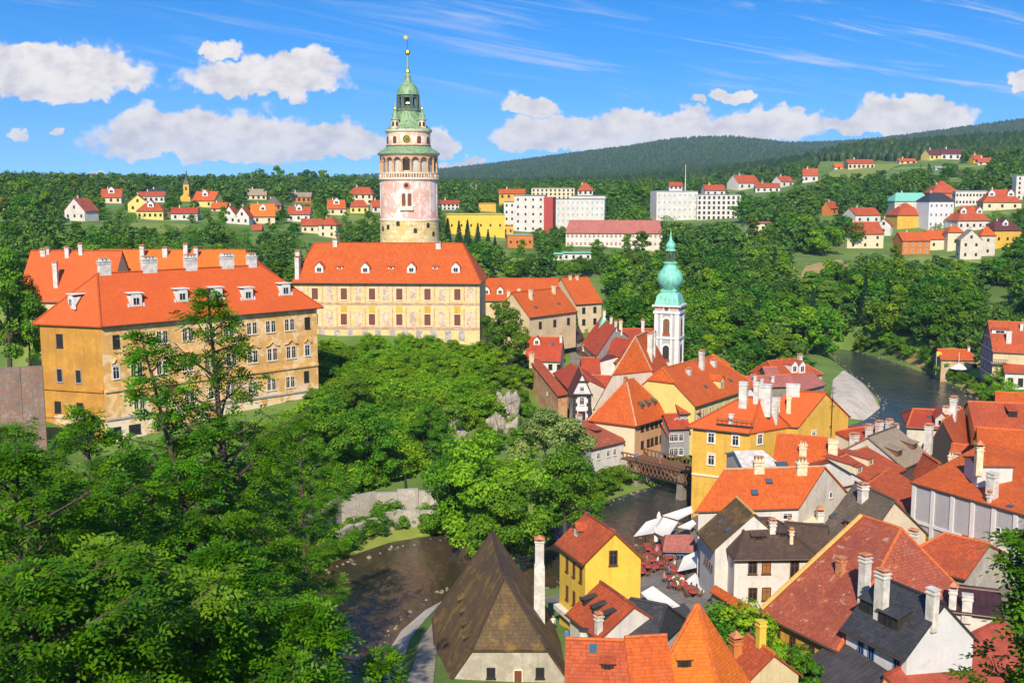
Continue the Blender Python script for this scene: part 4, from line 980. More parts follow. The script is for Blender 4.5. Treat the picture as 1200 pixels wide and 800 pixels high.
house('town_house', 'low house with patchy dark red roof behind the narrow white gabled house', (683, 437), (703, 437), 8, 9.8, rp=(.5, 420), roof='red', wall='offwhite')
house('town_house', 'big house with steep brick red roof and bare white gable in front of the wood', (682, 403), (699, 417), (742, 399), 13.0, rp=(0, 384), roof='red', wall='offwhite', endwall='offwhite', skys=[(693, 402, .8, .9), (701, 402, .8, .9)], chims=[(716, 378, .8, 1.5), (723, 379, .8, 1.2), (729, 381, 1.0, 2.4, 'chim_cream')])
house('town_house', 'orange yellow house with pale blue cornice and red roof beside the white church gable', (702, 419), (723, 424), 9, 11.5, rp=(.3, 399), roof='red', wall='yellow', band='cornice_blue', wins=[('f', [705, 711, 717], [-2.2], .8, 1.7, 'white')], skys=[(714, 412, .8, .6), (731, 412, .7, .6)])
house('town_house', 'plain red roof with one white chimney behind the church nave roof', (731, 396), (766, 396), 8, 14.2, rp=(.5, 386), roof='red', wall='offwhite', chims=[(753, 388, 1.0, 2.8)])
house('town_house', 'tiny house with blue-green copper roof behind the steep brick red roof', (702, 386), (716, 386), 6, 16.0, rp=(.5, 374), h=(.4, .4), roof='copper', wall='white', cap='copper', chims=[(718, 381, .9, 2.0)])
house('town_house', 'low red roofed annex at the left foot of the white church gable', (690, 455), (714, 456), 6, 9.0, rp=(.5, 441), roof='red', wall='offwhite')
# church
q = house('church_nave', 'white church nave with steep orange half-hipped roof beside the green domed tower', (798, 457), (783, 468), (697, 478), 11.0, rp=(.12, 396), h=(.14, 0), k=(.47, 0), roof='orange', wall='offwhite', endwall='offwhite', zb=4.5, cap='ridge_pale', cat='church',
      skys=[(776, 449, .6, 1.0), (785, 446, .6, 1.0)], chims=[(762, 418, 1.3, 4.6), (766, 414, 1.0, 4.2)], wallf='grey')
cx, cy = PD(783, 440, 219)[:2]; cz0 = 4.0
church = thing('church_tower', 'slender white church tower with green copper onion dome', 'tower', (cx, cy, cz0)); CO = (cx, cy, cz0); CR = lambda py: z_at_row(cx, cy, py); K = 219.0 / F_PX
ta = R(-21); ax1 = np.array([math.cos(ta), math.sin(ta)]); ay1 = np.array([-ax1[1], ax1[0]]); hw = 14.2 * K
fr = -ay1; rt_ = ax1
b = MB(); b.box((cx, cy), ax1, ay1, hw * 2, hw * 2, cz0, CR(357), 'grey_white'); b.build('shaft', church, CO)
def cbox(name, face, u, w, z0, z1, mat, pr, parent=None, arch=False):
    o, a = (fr, ax1) if face == 0 else (rt_, ay1); b = MB(); c = np.array([cx, cy]) + o * (hw + pr / 2 - .05) + a * u * hw
    b.box(c, a, o, w, pr + .1, z0, z1, mat)
    if arch:
        pts = [(w/2 * math.cos(q_), w/2 * math.sin(q_)) for q_ in np.linspace(0, math.pi, 9)]; f = [(*(c + a * x + o * (pr + .1) / 2), z1 + z) for x, z in pts]; g = [(*(c + a * x - o * (pr + .1) / 2), z1 + z) for x, z in pts]
        b.face(f, mat); [b.face([f[i], f[i + 1], g[i + 1], g[i]], mat) for i in range(8)]
    return b.build(name, parent or church, CO)
for face in (0, 1):
    for u in (-.86, .86): cbox('pilaster', face, u, .75, cz0, CR(366), 'trim_white', .16)
    for u in (-.42, .42): cbox('pilaster', face, u, .40, cz0, CR(366), 'trim_white', .10)
    for y in (394, 425): cbox('string_course', face, 0, hw * 2 + .3, CR(y + 1.4), CR(y - .6), 'trim_white' if y == 394 else 'cornice', .22)
    cbox('cornice', face, 0, hw * 2 + .5, CR(366), CR(363), 'trim_white', .30); cbox('cornice', face, 0, hw * 2 + .9, CR(358), CR(356), 'trim_white', .5)
    cbox('window_surround', face, 0, 1.9, CR(391), CR(375), 'trim_white', .08, None, True); cbox('window', face, 0, 1.3, CR(389), CR(375.5), 'wood', .12, None, True); cbox('window_sill', face, 0, 1.5, CR(391), CR(388.6), 'orange', .2)
    cbox('window_surround', face, 0, 1.9, CR(421), CR(406), 'trim_white', .08, None, True); cbox('window', face, 0, 1.3, CR(419), CR(406.5), 'timber_dark', .12, None, True); cbox('window_sill', face, 0, 1.5, CR(421), CR(418.6), 'orange', .2)
    cbox('window_surround', face, 0, 1.5, CR(452), CR(440), 'trim_white', .08); cbox('window', face, 0, .9, CR(450), CR(441), 'timber_dark', .12)
    cbox('panel', face, -.62, .9, CR(362.5), CR(359.5), 'peach', .07); cbox('panel', face, .62, .9, CR(362.5), CR(359.5), 'peach', .07)
    o, a = (fr, ax1) if face == 0 else (rt_, ay1); b = MB(); c = np.array([cx, cy]) + o * (hw + .06)
    for r, pr, mt in ((.72, .10, 'trim_white'), (.48, .14, 'shutter')):
        V = [(*(c + a * r * math.cos(t_) + o * pr), CR(360.2) + r * math.sin(t_)) for t_ in np.linspace(0, 2 * math.pi, 17)[:-1]]; V2 = [(x - o[0] * .2, y - o[1] * .2, z) for x, y, z in V]; b.face(V, mt); [b.face([V[i], V[(i + 1) % 16], V2[(i + 1) % 16], V2[i]], mt) for i in range(16)]
    b.build('clock_dial', church, CO)
def cl(name, prof, n=8, mat='copper', rot=None):
    b = MB(); b.lathe((cx, cy), [(r * K, CR(y)) for r, y in prof], mat, n, (ta + math.pi / 4) if rot is None else rot); o = b.build(name, church, CO); o.data.polygons.foreach_set('use_smooth', [len(p.vertices) == 4 for p in o.data.polygons])
    try: o.data.set_sharp_from_angle(angle=R(50))
    except Exception: pass
cl('dome_skirt', [(20.5, 356.4), (20.6, 355.6), (19.6, 353.5), (18.6, 349.5), (17.2, 345.5), (14.6, 343.0), (12.2, 341.8), (13.6, 340.8), (13.6, 339.6), (10.8, 338.8), (9.6, 337.8)], 4)
cl('onion_dome', [(9.4, 338.2), (10.4, 336.5), (13.2, 333.6), (15.0, 329.5), (15.3, 325.5), (14.2, 321.2), (11.6, 317.2), (9.0, 314.4), (7.6, 312.2), (7.2, 309.6), (8.6, 308.6), (8.6, 307.2), (6.4, 306.6)], 16, 'copper', 0)
for k in range(8):
    a = k * math.pi / 4 + .2; b = MB(); b.tube([(cx + 4.6 * K * math.cos(a), cy + 4.6 * K * math.sin(a), CR(307.5)), (cx + 4.6 * K * math.cos(a), cy + 4.6 * K * math.sin(a), CR(293.5))], .16, 'copper_dark', 6); b.build('lantern_post', church, CO)
cl('lantern_dome', [(5.2, 294.6), (6.6, 294.0), (6.6, 292.6), (4.6, 291.6), (5.6, 289.6), (5.8, 287.4), (4.9, 285.0), (3.0, 282.6), (1.5, 280.4), (.9, 276), (.6, 270)], 12, 'copper', 0)
b = MB(); b.tube([(cx, cy, CR(270)), (cx, cy, CR(261))], .07, 'iron', 5); b.box((cx, cy), (1, 0), (0, 1), .9, .1, CR(265), CR(264.2), 'iron'); b.build('cross', church, CO); b = MB(); b.ball((cx, cy, CR(269.5)), .30, 'gold', 8); b.build('golden_ball', church, CO)
# round the bridge
house('corner_house', 'peach coloured house with tall orange hipped roof standing at the bridge head', (782, 482), (744, 493), (695, 487), 10.7, rp=(.38, 446), h=(.36, .42), roof='orange', wall='peach', endwall='cream_pale', zb=3.5, over=.6, cap='ridge_pale',
      wins=[('f', [752.5, 758.5, 764, 769, 774.5], [-1.5], .85, 1.2, 'dark'), ('f', [752.5, 759.5, 764, 769, 774.5], [-4.4], .85, 1.25, 'dark')],
      dorms=[(753, 479, 's', .8, .8, 'wood', 'copper_dark'), (760.5, 477, 's', .8, .8, 'wood', 'copper_dark'), (768, 475, 's', .8, .8, 'wood', 'copper_dark')], chims=[(733, 449, .7, .8, 'chim_brick')])
house('town_house', 'plain white riverside house with dull red-brown roof left of the bridge', (731, 517), (693, 526), (662, 500), 7.2, rp=(.4, 493), roof='redbrown', wall='white', zb=-.5, h=(0, 0), wins=[('f', [701, 712.5, 720], [-1.4], .8, 1.1, 'white'), ('f', [706.5, 715, 721], [-4.4], .9, 1.2, 'white')],
      dorms=[(701, 507, 's', 1.3, .5, 'timber_dark')], chims=[(676, 497, 1.0, 1.4)], skys=[(679, 503, .6, .9)])
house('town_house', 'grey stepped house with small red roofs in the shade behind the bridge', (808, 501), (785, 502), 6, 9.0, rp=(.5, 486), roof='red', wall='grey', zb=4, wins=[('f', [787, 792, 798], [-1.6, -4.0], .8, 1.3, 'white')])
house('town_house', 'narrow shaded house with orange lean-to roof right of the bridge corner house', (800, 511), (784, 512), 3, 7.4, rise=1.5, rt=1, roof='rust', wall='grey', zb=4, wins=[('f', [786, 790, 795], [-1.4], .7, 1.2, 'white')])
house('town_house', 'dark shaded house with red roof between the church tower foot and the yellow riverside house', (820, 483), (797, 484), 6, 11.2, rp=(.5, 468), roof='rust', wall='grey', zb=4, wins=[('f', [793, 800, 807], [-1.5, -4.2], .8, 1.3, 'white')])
# bridge
bc = thing('footbridge', 'brown timber bridge with latticed sides spanning the river', 'bridge', (0, 0, 0)); A_ = P(728, 536, 4.6); B_ = P(816, 556, 4.6); bc.location = tuple((A_ + B_) / 2); bo = (A_ + B_) / 2
d_ = norm2((B_ - A_)[:2]); n_ = np.array([-d_[1], d_[0]]); n_ = n_ if n_[1] > 0 else -n_; bl = np.linalg.norm((B_ - A_)[:2]); mid = ((A_ + B_) / 2)[:2]; bw = 4.4
b = MB(); b.box(mid + n_ * bw / 2, d_, n_, bl, bw, 4.35, 4.6, 'wood'); b.build('deck', bc, bo)
for s in (0, 1):
    b = MB(); c = mid + n_ * (bw * s)
    b.box(c, d_, n_, bl, .22, 5.45, 5.65, 'wood'); b.box(c, d_, n_, bl, .24, 4.25, 4.55, 'timber_dark')
    if s == 0: b.box(c - n_ * .1, d_, n_, bl, .2, 2.5, 2.8, 'timber_dark')
    N = int(bl / .8)
    for i in range(N):
        x = (i + .5) / N - .5; b.box(c + d_ * bl * x, d_, n_, .16, .14, 4.5, 5.5, 'wood')
        if s == 0:
            a = c + d_ * bl * ((i) / N - .5) - n_ * .1; e = c + d_ * bl * ((i + 1) / N - .5) - n_ * .1
            b.tube([(*a, 2.7), (*e, 4.4)], .10, 'wood', 4); b.tube([(*a, 4.4), (*e, 2.7)], .10, 'wood', 4)
    b.build('railing', bc, bo)
for x in (-.30, .30):
    b = MB(); b.box(mid + d_ * bl * x + n_ * bw / 2, d_, n_, 1.2, bw + .8, -1, 4.36, 'stone', .85); b.build('pier', bc, bo)
b = MB(); b.box(mid + d_ * (-bl / 2 + .8) + n_ * bw / 2, d_, n_, 1.4, bw + 1, -1, 4.37, 'lime', .9); b.build('abutment', bc, bo)
# ------------------------------------------------------------------ right of the church tower
house('town_house', 'yellow house with broad orange hipped roof and one yellow dormer right of the church tower', (886, 452), (814, 475), 13, 12.6, rp=(.35, 426), h=(.02, .22), k=(.6, 0), roof='orange', wall='yellow_pale', zb=4,
      wins=[('f', [818, 824, 832, 840, 849, 858, 866, 875], [-1.9], .8, 1.5, 'white')], dorms=[(846, 455, 'g', 1.6, 1.5, 'yellow_pale')], skys=[(827, 453, .9, .7), (856, 446, .9, .7)], chims=[(822, 432, 1.1, 3.4), (836, 428, 1.2, .9), (807, 438, 1, .8)])
house('town_house', 'small steep orange roof peeping above the broad yellow house roof', (816, 431), (846, 433), 6, 15.2, rp=(.5, 417), h=(.45, .45), roof='orange_bright', wall='yellow_pale')
# yellow hotel
q = house('hotel', 'large warm yellow riverside house with orange roof, roof terrace and white framed windows', (812, 497), (880, 504), (922, 497), 15.0, rp=(.3, 467), h=(.16, .55), roof='orange_flat', wall='yellow', zb=1.0, cap='orange_flat', over=.5,
      wins=[('f', [833.5, 862], [-1.7, -4.9], 1.0, 1.5, 'sur'), ('r', [], [], 1, 1, 'sur'), ('l', [.25], [-1.5], 1.0, 1.5, 'sur'), ('f', [], [], 1, 1, 'sur')], cat='hotel')
d1 = norm2(q.e1[:2]); n1 = -q.wouts['f']; b = MB(); corner = q.pt(0, 0, 0)[:2]
tz = q.ze + .25; tcn_ = corner + d1 * 2.4 + n1 * 2.2
b.box(tcn_, d1, n1, 5.2, 4.6, tz, tz + .25, 'timber_dark'); b.build('roof_terrace', q.root, q.loc)
b = MB()
for x in np.linspace(-2.5, 2.5, 8): b.box(tcn_ + d1 * x - n1 * 2.2, d1, n1, .07, .07, tz + .2, tz + 1.0, 'wood')
b.box(tcn_ - n1 * 2.2, d1, n1, 5.2, .09, tz + .95, tz + 1.05, 'wood'); b.build('terrace_railing', q.root, q.loc)
b = MB(); c = tcn_ + n1 * 2.6
b.face([(*(c + d1 * x), z) for x, z in ((-2.7, tz), (2.9, tz), (2.9, tz + 1.0), (0.2, tz + 3.8), (-2.7, tz + 1.0))], 'trim_white'); b.box(c + n1 * 1.6, d1, n1, 5.2, 3, tz, tz + 1.0, 'trim_white')
b.solid([[(*(c + d1 * -3.0 - n1 * .3), tz + .85), (*(c + d1 * .2 - n1 * .3), tz + 4.0), (*(c + d1 * .2 + n1 * 3.6), tz + 4.0), (*(c + d1 * -3.0 + n1 * 3.6), tz + .85)], [(*(c + d1 * 3.2 - n1 * .3), tz + .85), (*(c + d1 * .2 - n1 * .3), tz + 4.0), (*(c + d1 * .2 + n1 * 3.6), tz + 4.0), (*(c + d1 * 3.2 + n1 * 3.6), tz + .85)]], .2, 'trim_white')
b.box(c + d1 * .2 - n1 * .05, d1, n1, .9, .1, tz + .3, tz + 2.1, 'pane'); b.build('white_gable_dormer', q.root, q.loc)
for (x, y, w, hh, d) in ((871, 474, 1.6, 3.6, 1.2), (886, 470, 1.0, 3.0, .9), (896, 478, 2.6, 3.8, 1.2), (908, 488, 1.2, 1.6, 1.0), (857, 494, .8, 1.1, .8)): add_chimney(q, x, y, w, hh, 'chim', d, 'slab')
b = MB(); b.box(q.pt(.5, 0, 0)[:2] + q.wouts['f'] * .06, d1, n1, q.L - .05, .2, q.ze - 7.4, q.ze - 7.1, 'cornice'); b.build('string_course', q.root, q.loc)
q = house('town_house', 'yellow house with bare sunlit gable and antenna right of the large yellow riverside house', (893, 497), (936, 499), (994, 488), 14.0, rp=(.2, 461), roof='orange_flat', wall='yellow', endwall='yellow', zb=3, cap='orange_flat', wins=[('l', [.30], [-2.0], .9, 1.4, 'sur')],
      chims=[(924, 482, .9, 2.6, 'chim_cream', None, 'slab'), (904, 462, 2.2, 1.9, 'chim', 1.0, 'slab'), (929, 462, 2.8, 1.7, 'chim', 1.0, 'slab')])
b = MB(); o_ = q.wouts['l']; p = q.pt(0, .62, 0)[:2] + o_ * .35; b.tube([(*p, 11.5), (*p, 19.2)], .05, 'iron', 5)
for z, w in ((18.9, 1.3), (18.2, 1.6), (17.2, 1.0), (16.2, 1.4)): b.tube([(*(p - norm2(q.e3[:2]) * w / 2), z), (*(p + norm2(q.e3[:2]) * w / 2), z)], .035, 'iron', 4)
b.box(p - o_ * .2, norm2(q.e3[:2]), o_, .08, .5, 13, 13.1, 'iron')
an = b.build('antenna', q.root, q.loc)
house('town_house', 'low dusky brick red house with two white dormers by the gravel spit', (963, 438), (911, 443), 9, 8.2, rp=(.5, 422), h=(.08, .30), roof='rust', wall='offwhite', zb=2.5, dorms=[(931, 437, 'g', 1.7, 1.9), (940, 437, 'g', 1.7, 1.9)], chims=[(937, 424, 1.0, 1.6), (938, 423, .9, 1.4)], wins=[('f', [950, 956], [-2], .8, 1.0, 'dark')])
house('town_house', 'long low house with faded pinkish roof left of the two white dormers', (934, 452), (876, 454), 7, 9.0, rp=(.5, 441), roof='pinktile', wall='stone', zb=2.5, chims=[(884, 448, .8, 1.5), (892, 450, .8, 1.2), (905, 447, .8, 1.3)])
house('town_house', 'stone walled shed with slanting pinkish red roof beside the gravel spit', (966, 450), (935, 458), 6, 6.5, rise=2.2, rt=.5, roof='pinktile', wall='stone', zb=2)
house('town_house', 'small cream gabled house left of the brick red house with white dormers', (898, 440), (913, 440), 6, 10.0, rp=(.5, 431), roof='pinktile', wall='cream', zb=2)
# ------------------------------------------------------------------ old town
house('town_house', 'front house with a very large bright orange roof, two skylights and cream gable', (818.5, 598), (936, 594), (990, 576), 12.5, rp=(.5, 550), roof='orange', wall='white', endwall='offwhite', zb=3, over=.3, cap='ridge_pale', rt=.5,
      skys=[(884, 577, .8, .8), (901, 564, .8, .7)], chims=[(889, 551, 1.7, 1.1, 'chim_cream', .9, 'long'), (939, 553, 1.7, 1.1, 'chim_cream', .9, 'long')], wins=[('l', [.68], [.2], .6, .7, 'vent'), ('f', [923], [-1.0], 1.2, .8, 'white')])
house('town_house', 'low white roofed house between the yellow riverside house and the very large bright orange roof', (872, 549), (918, 548), 8, 13.0, rp=(.5, 529), roof='chim', wall='offwhite', cap=None, zb=4, skys=[(921, 536, 1.6, 1.8)], h=(.3, 0))
house('town_house', 'darker orange roof with a fat pale chimney just behind the very large bright orange roof', (906, 549), (988, 556), 9, 12.2, rp=(.5, 513), roof='orange', wall='offwhite', h=(.3, 0), zb=4, chims=[(941, 532, 1.3, 1.3, 'chim_cream', .9, 'long'), (976, 533, 1.7, 2.2, 'chim_cream', 1.2, 'slab')])
house('town_house', 'house with red-orange roof and three pale triangular dormers, brown windows under its eave', (1058, 550), (1021, 566), 10, 13.0, rp=(.0, 540), roof='rust', wall='white', zb=4, band='cornice_blue', wins=[('f', [1023, 1029, 1035, 1047, 1053], [-1.6], .8, 1.6, 'shutter')], verge=.3,
      dorms=[(1007, 554, 's', 1.6, .9, 'cream_pale'), (1020, 545, 's', 1.6, .9, 'cream_pale'), (997, 562, 's', 1.5, .9, 'cream_pale')])
house('town_house', 'house with pale grey-beige wooden shingle roof and two slit dormers', (1088, 534), (1058, 547), 9.5, 13.0, rp=(.0, 513), roof='shingle_pale', wall='offwhite', zb=4, cap='shingle', dorms=[(1054, 534, 's', 1.8, .8, 'wood'), (1072, 526, 's', 1.8, .8, 'wood')])
house('town_house', 'long dark brown shingled roof running in front of the pale grey-beige shingle roof', (1108, 545), (1060, 585), 8, 11.5, rp=(.3, 552), roof='brown', wall='offwhite', zb=4, cap='brown')
house('town_house', 'narrow orange roof strip beside the tall grey-white curved wall', (1090, 580), (1058, 608), 5, 11.0, rise=2.5, rt=1, roof='rust', wall='cream', zb=4)
house('town_house', 'house with grey weathered shingle roof, one slit dormer and cream gable', (960, 626), (1003, 651), (1085, 625), 11.0, rp=(0, 588), roof='shingle', wall='white', endwall='cream_pale', zb=4, cap='shingle', dorms=[(994, 620, 's', 1.5, .9, 'orange_wall')], chims=[(1011, 586, 1.2, 1.8), ], skys=[(972, 602, .7, .8)], wins=[('f', [981], [-1.2], .7, 1.2, 'oran')])
house('town_house', 'white house with dark brown hipped roof, brown and amber windows and a flowered balcony', (956, 651), (861, 652), 9, 11.0, rp=(.5, 609), h=(.28, .42), roof='brown', wall='white', zb=3.5, over=.5, cap='brown',
      wins=[('f', [882], [-1.15, -4.0], .95, 1.4, 'brown'), ('f', [898], [-1.15, -4.0], .95, 1.4, 'warm'), ('f', [931, 955], [-1.35], .95, 1.9, 'brown')], chims=[(905, 623, .9, 1.2), (927, 636, .5, 1.4, 'chim_cream'), (925, 618, .35, .9, 'chim')], dorms=[(889, 632, 's', 1.3, .4, 'brown'), (918, 628, 's', 1.3, .4, 'brown')])
QL = [o for o in bpy.data.objects if 'flowered balcony' in str(o.get('label', ''))][0]
p = P(931, 668, 0); qz = 9.0; a = P(924, 676, 7.7); b = MB(); lo = np.array(QL.location)
c = np.array([(931 - 600) / F_PX * 111.0, 110.4]); b.box(c, (1, 0), (0, 1), 2.1, 1.0, 8.0, 8.15, 'wood')
for x in np.linspace(-1, 1, 9): b.box(c + np.array([x, -.46]), (1, 0), (0, 1), .05, .05, 8.1, 9.0, 'wood')
b.box(c + np.array([0, -.46]), (1, 0), (0, 1), 2.1, .07, 8.97, 9.05, 'wood'); b.box(c + np.array([-.5, -.55]), (1, 0), (0, 1), .9, .25, 8.7, 8.95, 'red_cloth'); b.build('balcony', QL, lo)
house('town_house', 'white side wing with mossy grey-brown roof facing the restaurant terrace', (821, 622), (838, 642), 8.0, 11.0, rp=(.1, 601), roof='brown_gold', wall='white', zb=3.5, cap='mortar_gold', skys=[(845, 611, .8, .8), (854, 620, .8, .8)], wins=[('f', [.15, .3, .45, .6], [-2.4], .35, .5, 'brown')])
house('town_house', 'small dark brown shed roof between the hipped brown roof and the grey shingle roof', (918, 640), (966, 645), 5, 10.8, rp=(.5, 616), roof='brown', wall='cream', zb=4, cap='brown')
q = house('town_house', 'long cream walled annex under the very large bright orange roof with a small white lantern', (912, 612), (962, 612), 4, 10.4, rise=.6, rt=1, roof='cream_pale', wall='cream_pale', cap=None, chims=[(963, 612, 1.0, 1.2, 'chim', None, 'roofed')], zb=4, wins=[('f', [923], [-.9], 1.0, .8, 'white')])
house('town_house', 'old long house with patchy brownish red roof, gold mortar edge and peeling yellow wall', (893, 715), (984, 759), 18, 9.0, rise=7.2, rt=.70, roof='redbrown', wall='old_yellow', zb=3, h=(.5, .0), cap='ridge_orange', over=.5,
      wins=[('f', [909], [-1.9], 1.3, 1.9, 'brown'), ('f', [929, 951, 965], [-1.7], .8, 1.5, 'brown')], chims=[(985, 672, 1.0, 1.7, 'chim_brick', None, 'slab'), (1012, 705, 1.1, 4.6, 'chim', None, 'cap')], ridge='A')
QO = [o for o in bpy.data.objects if 'gold mortar edge' in str(o.get('label', ''))][0]; lo = np.array(QO.location); A_ = P(893, 715, 9.2); B0 = P(984, 759, 9.2); dd = norm2((A_ - B0)[:2]); n_ = np.array([-dd[1], dd[0]]); n_ = n_ if n_[1] > 0 else -n_
e0 = A_ + np.array([*(dd * .15), .12]); e1_ = A_ + np.array([*(n_ * 18 * .70 + dd * .15), 7.2 + .12]); b = MB(); b.tube([e0, e1_], .22, 'mortar_gold', 6); rf = [c for c in QO.children if c.name.startswith('roof')][0]; b.build('verge', rf, lo)
house('town_house', 'red-orange tiled hipped roof climbing behind two white chimneys towards the grey-white curved wall', (1052, 657), (1131, 677), 10, 10.5, rp=(.25, 634), h=(.0, .35), roof='rust', wall='lime', zb=4, chims=[(1051, 622, 1.5, 2.0, 'chim', .9, 'cap'), (1070, 634, 1.4, 2.2, 'chim', .9, 'cap')], cap='ridge_orange')
house('town_house', 'white house with blue window frames under a steep black wooden shingle roof', (992, 732), (1063, 767), 7.5, 11.0, rp=(.0, 709), roof='slate', wall='white_cool', endwall='white_cool', zb=4, cap='slate', over=.5,
      wins=[('f', [1009, 1021, 1051], [-1.5], .75, 1.5, 'blue')], chims=[(1032, 722, 1.5, 4.3, 'chim', 1.0, 'cap'), (1092, 722, 1.2, 2.6, 'chim', .9, 'slab')], dorms=[(1040, 734, 's', 2.2, 1.1, 'timber_dark', 'slate'), (1015, 718, 's', 1.6, 1.1, 'timber_dark', 'slate')])
house('town_house', 'dark shingled roof sweeping down to the right of the blue-framed white house', (1125, 752), (1073, 788), 5.5, 8.8, rp=(.4, 724), roof='slate', wall='grey', zb=4, cap='slate')
house('shed', 'shed with dark ribbed metal roof leaning on the blue-framed white house', (942, 778), (1003, 822), 3.4, 7.4, rise=1.8, rt=1, roof='metal_dark', wall='timber_dark', zb=4, cap=None, th=.12, cat='shed')
0 and house('shed', 'lower dark metal lean-to roof in front of the upper metal shed roof', (941, 779), (1010, 822), 4, 5.0, rise=.9, rt=1, roof='metal_dark', wall='timber_dark', zb=3, cap=None, th=.12, cat='shed')
house('town_house', 'red metal standing-seam roof filling the bottom right corner', (47.5, 91.4), (33.2, 80.0), (29.4, 84.8), 6.3, rise=3.2, rt=.82, roof='metal_red', wall='cream', zb=3, cap='metal_red', world=True)
house('town_house', 'house with dark maroon metal roof and white chimneys at the foot of the curved wall', (1090, 712), (1172, 722), 7, 10.0, rp=(.5, 691), roof='metal_maroon', wall='white', zb=4, cap='metal_maroon', chims=[(1116, 716, .9, 2.0, 'chim', None, 'roofed'), (1133, 722, 1.2, 1.5, 'chim', None, 'slab')])
# tall grey-white house with the curved wall
q = house('town_house', 'tall grey-white house with white pilasters and curved wall under a bright orange roof', (1069, 566), (1250, 618), 12, 15.2, rise=3.2, rt=1, roof='orange', wall='grey_white', zb=4, cap=None, verge=.1, over=.15,
      wins=[('f', [1086], [-6.2], .9, 1.6, 'oran'), ('f', [1108, 1138], [-6.0], .9, 1.8, 'oran'), ('f', [1170], [-2.4], .6, .7, 'vent')], chims=[(1162, 583, 1.4, 3.0, 'chim', 1.2, 'slab'), (1156, 590, .5, 1.0)], skys=[(1184, 593, .7, .5)])
d1 = norm2(q.e1[:2]); o = q.wouts['f']
for s in np.linspace(.02, .98, 8):
    b = MB(); b.box(q.pt(s, 0, 0)[:2] + o * .04, d1, o, .5, .2, 4, q.ze - .1, 'pilaster'); b.build('pilaster', q.root, q.loc)
b = MB(); b.box(q.pt(.5, 0, 0)[:2] + o * .06, d1, o, q.L, .2, q.ze - 4.4, q.ze - 4.1, 'pilaster'); b.build('string_course', q.root, q.loc)
b = MB(); a = q.pt(.52, 0, 0)[:2] + o * .3; b.solid([[(*(a - d1 * 2 - o * .3), q.ze - 4.0), (*(a + d1 * 2 - o * .3), q.ze - 4.0), (*(a + d1 * 2 + o * .3), q.ze - 4.25), (*(a - d1 * 2 + o * .3), q.ze - 4.25)]], .12, 'rust'); b.build('string_roof', q.root, q.loc)
house('attic', 'plain white attic wall with a cream chimney above the curved wall roof', (1146, 546.5), (1187, 547), 4, 18.4, rise=.5, roof='orange', wall='white', cap=None, zb=15.2, over=.1, cat='house', chims=[(1146, 547, 1.0, 2.2, 'chim_cream', None, 'roofed')])
house('town_house', 'big house with sweeping bright orange roof behind the white attic at the right edge', (1148, 541), (1238, 548), 13, 15.5, rp=(.6, 505), h=(.22, 0), roof='orange', wall='yellow', zb=4, skys=[(1154, 528, .8, .7)])
house('town_house', 'yellow house with one brown window and brownish orange roof at the right edge', (1143, 503), (1240, 507), 11, 14.5, rp=(.4, 474), h=(.3, 0), roof='rust', wall='yellow_pale', zb=4, wins=[('f', [1160], [-1.6], 1.2, 1.5, 'brown')], dorms=[(1187, 489, 's', 1.2, .9, 'timber_dark')])
house('town_house', 'wide brick red roof with a row of small white chimneys before the river bend', (1063, 500), (1165, 505), 10, 11.5, rp=(.5, 482), h=(.15, .1), roof='red', wall='offwhite', zb=3, skys=[(1089, 488, .7, .6), (1107, 490, .7, .6)], chims=[(1108, 484, 1.4, .9, 'chim', 1), (1122, 489, 1.2, 1.6, 'chim_cream'), (1135, 486, 1.4, .8, 'chim'), (1141, 497, 1.1, 1.2, 'chim')], dorms=[(1103, 500, 'g', 1.8, 1.3, 'offwhite')])
house('town_house', 'house with black timber gable, white lower wall and rust red roof', (1122, 527), (1084, 530), (1108, 514), 12.0, rise=4.2, ridge='C', roof='rust', wall='white', endwall='timber_dark', zb=4, chims=[(1086, 513, 1.4, 3.2, 'chim'), (1071, 514, 1.2, 2.6, 'chim')])
house('town_house', 'low red roofed house with long cream chimney right below the black timber gable', (1112, 549), (1147, 553), 6, 11.5, rise=2.6, roof='rust', wall='cream', zb=4, chims=[(1115, 552, 1.4, 1.6, 'chim_cream', 1, 'long'), (1122, 548, 1.3, 1.8, 'chim')])
house('town_house', 'small rust red cross gable behind the curved wall house', (1088, 566), (1110, 566), 5, 12.5, rise=2.4, ridge='C', roof='rust', wall='cream', endwall='cream', zb=4)
house('town_house', 'row house with dark red roof carrying four white chimneys by the river', (1003, 519), (1050, 511), 8, 11.0, rp=(.5, 503), roof='red', wall='offwhite', zb=3, chims=[(1018, 513, 1.1, 2.0, 'chim'), (1030, 510, 1.2, 2.2, 'chim'), (1042, 506, 1.1, 1.9, 'chim'), (1055, 504, 1.2, 1.6, 'chim'), (1000, 516, 1.4, .9, 'chim')])
house('town_house', 'orange roofed house at the right edge below the low white house with dark posts', (1168, 478), (1230, 482), 9, 11.0, rp=(.5, 462), roof='orange', wall='cream', zb=4, h=(.3, 0))
house('town_house', 'rust roofed low house with white chimney right of the wide brick red roof', (1150, 496), (1215, 497), 8, 11.0, rp=(.5, 478), h=(.2, 0), roof='rust', wall='offwhite', zb=4, chims=[(1166, 483, 1.0, 1.0)])
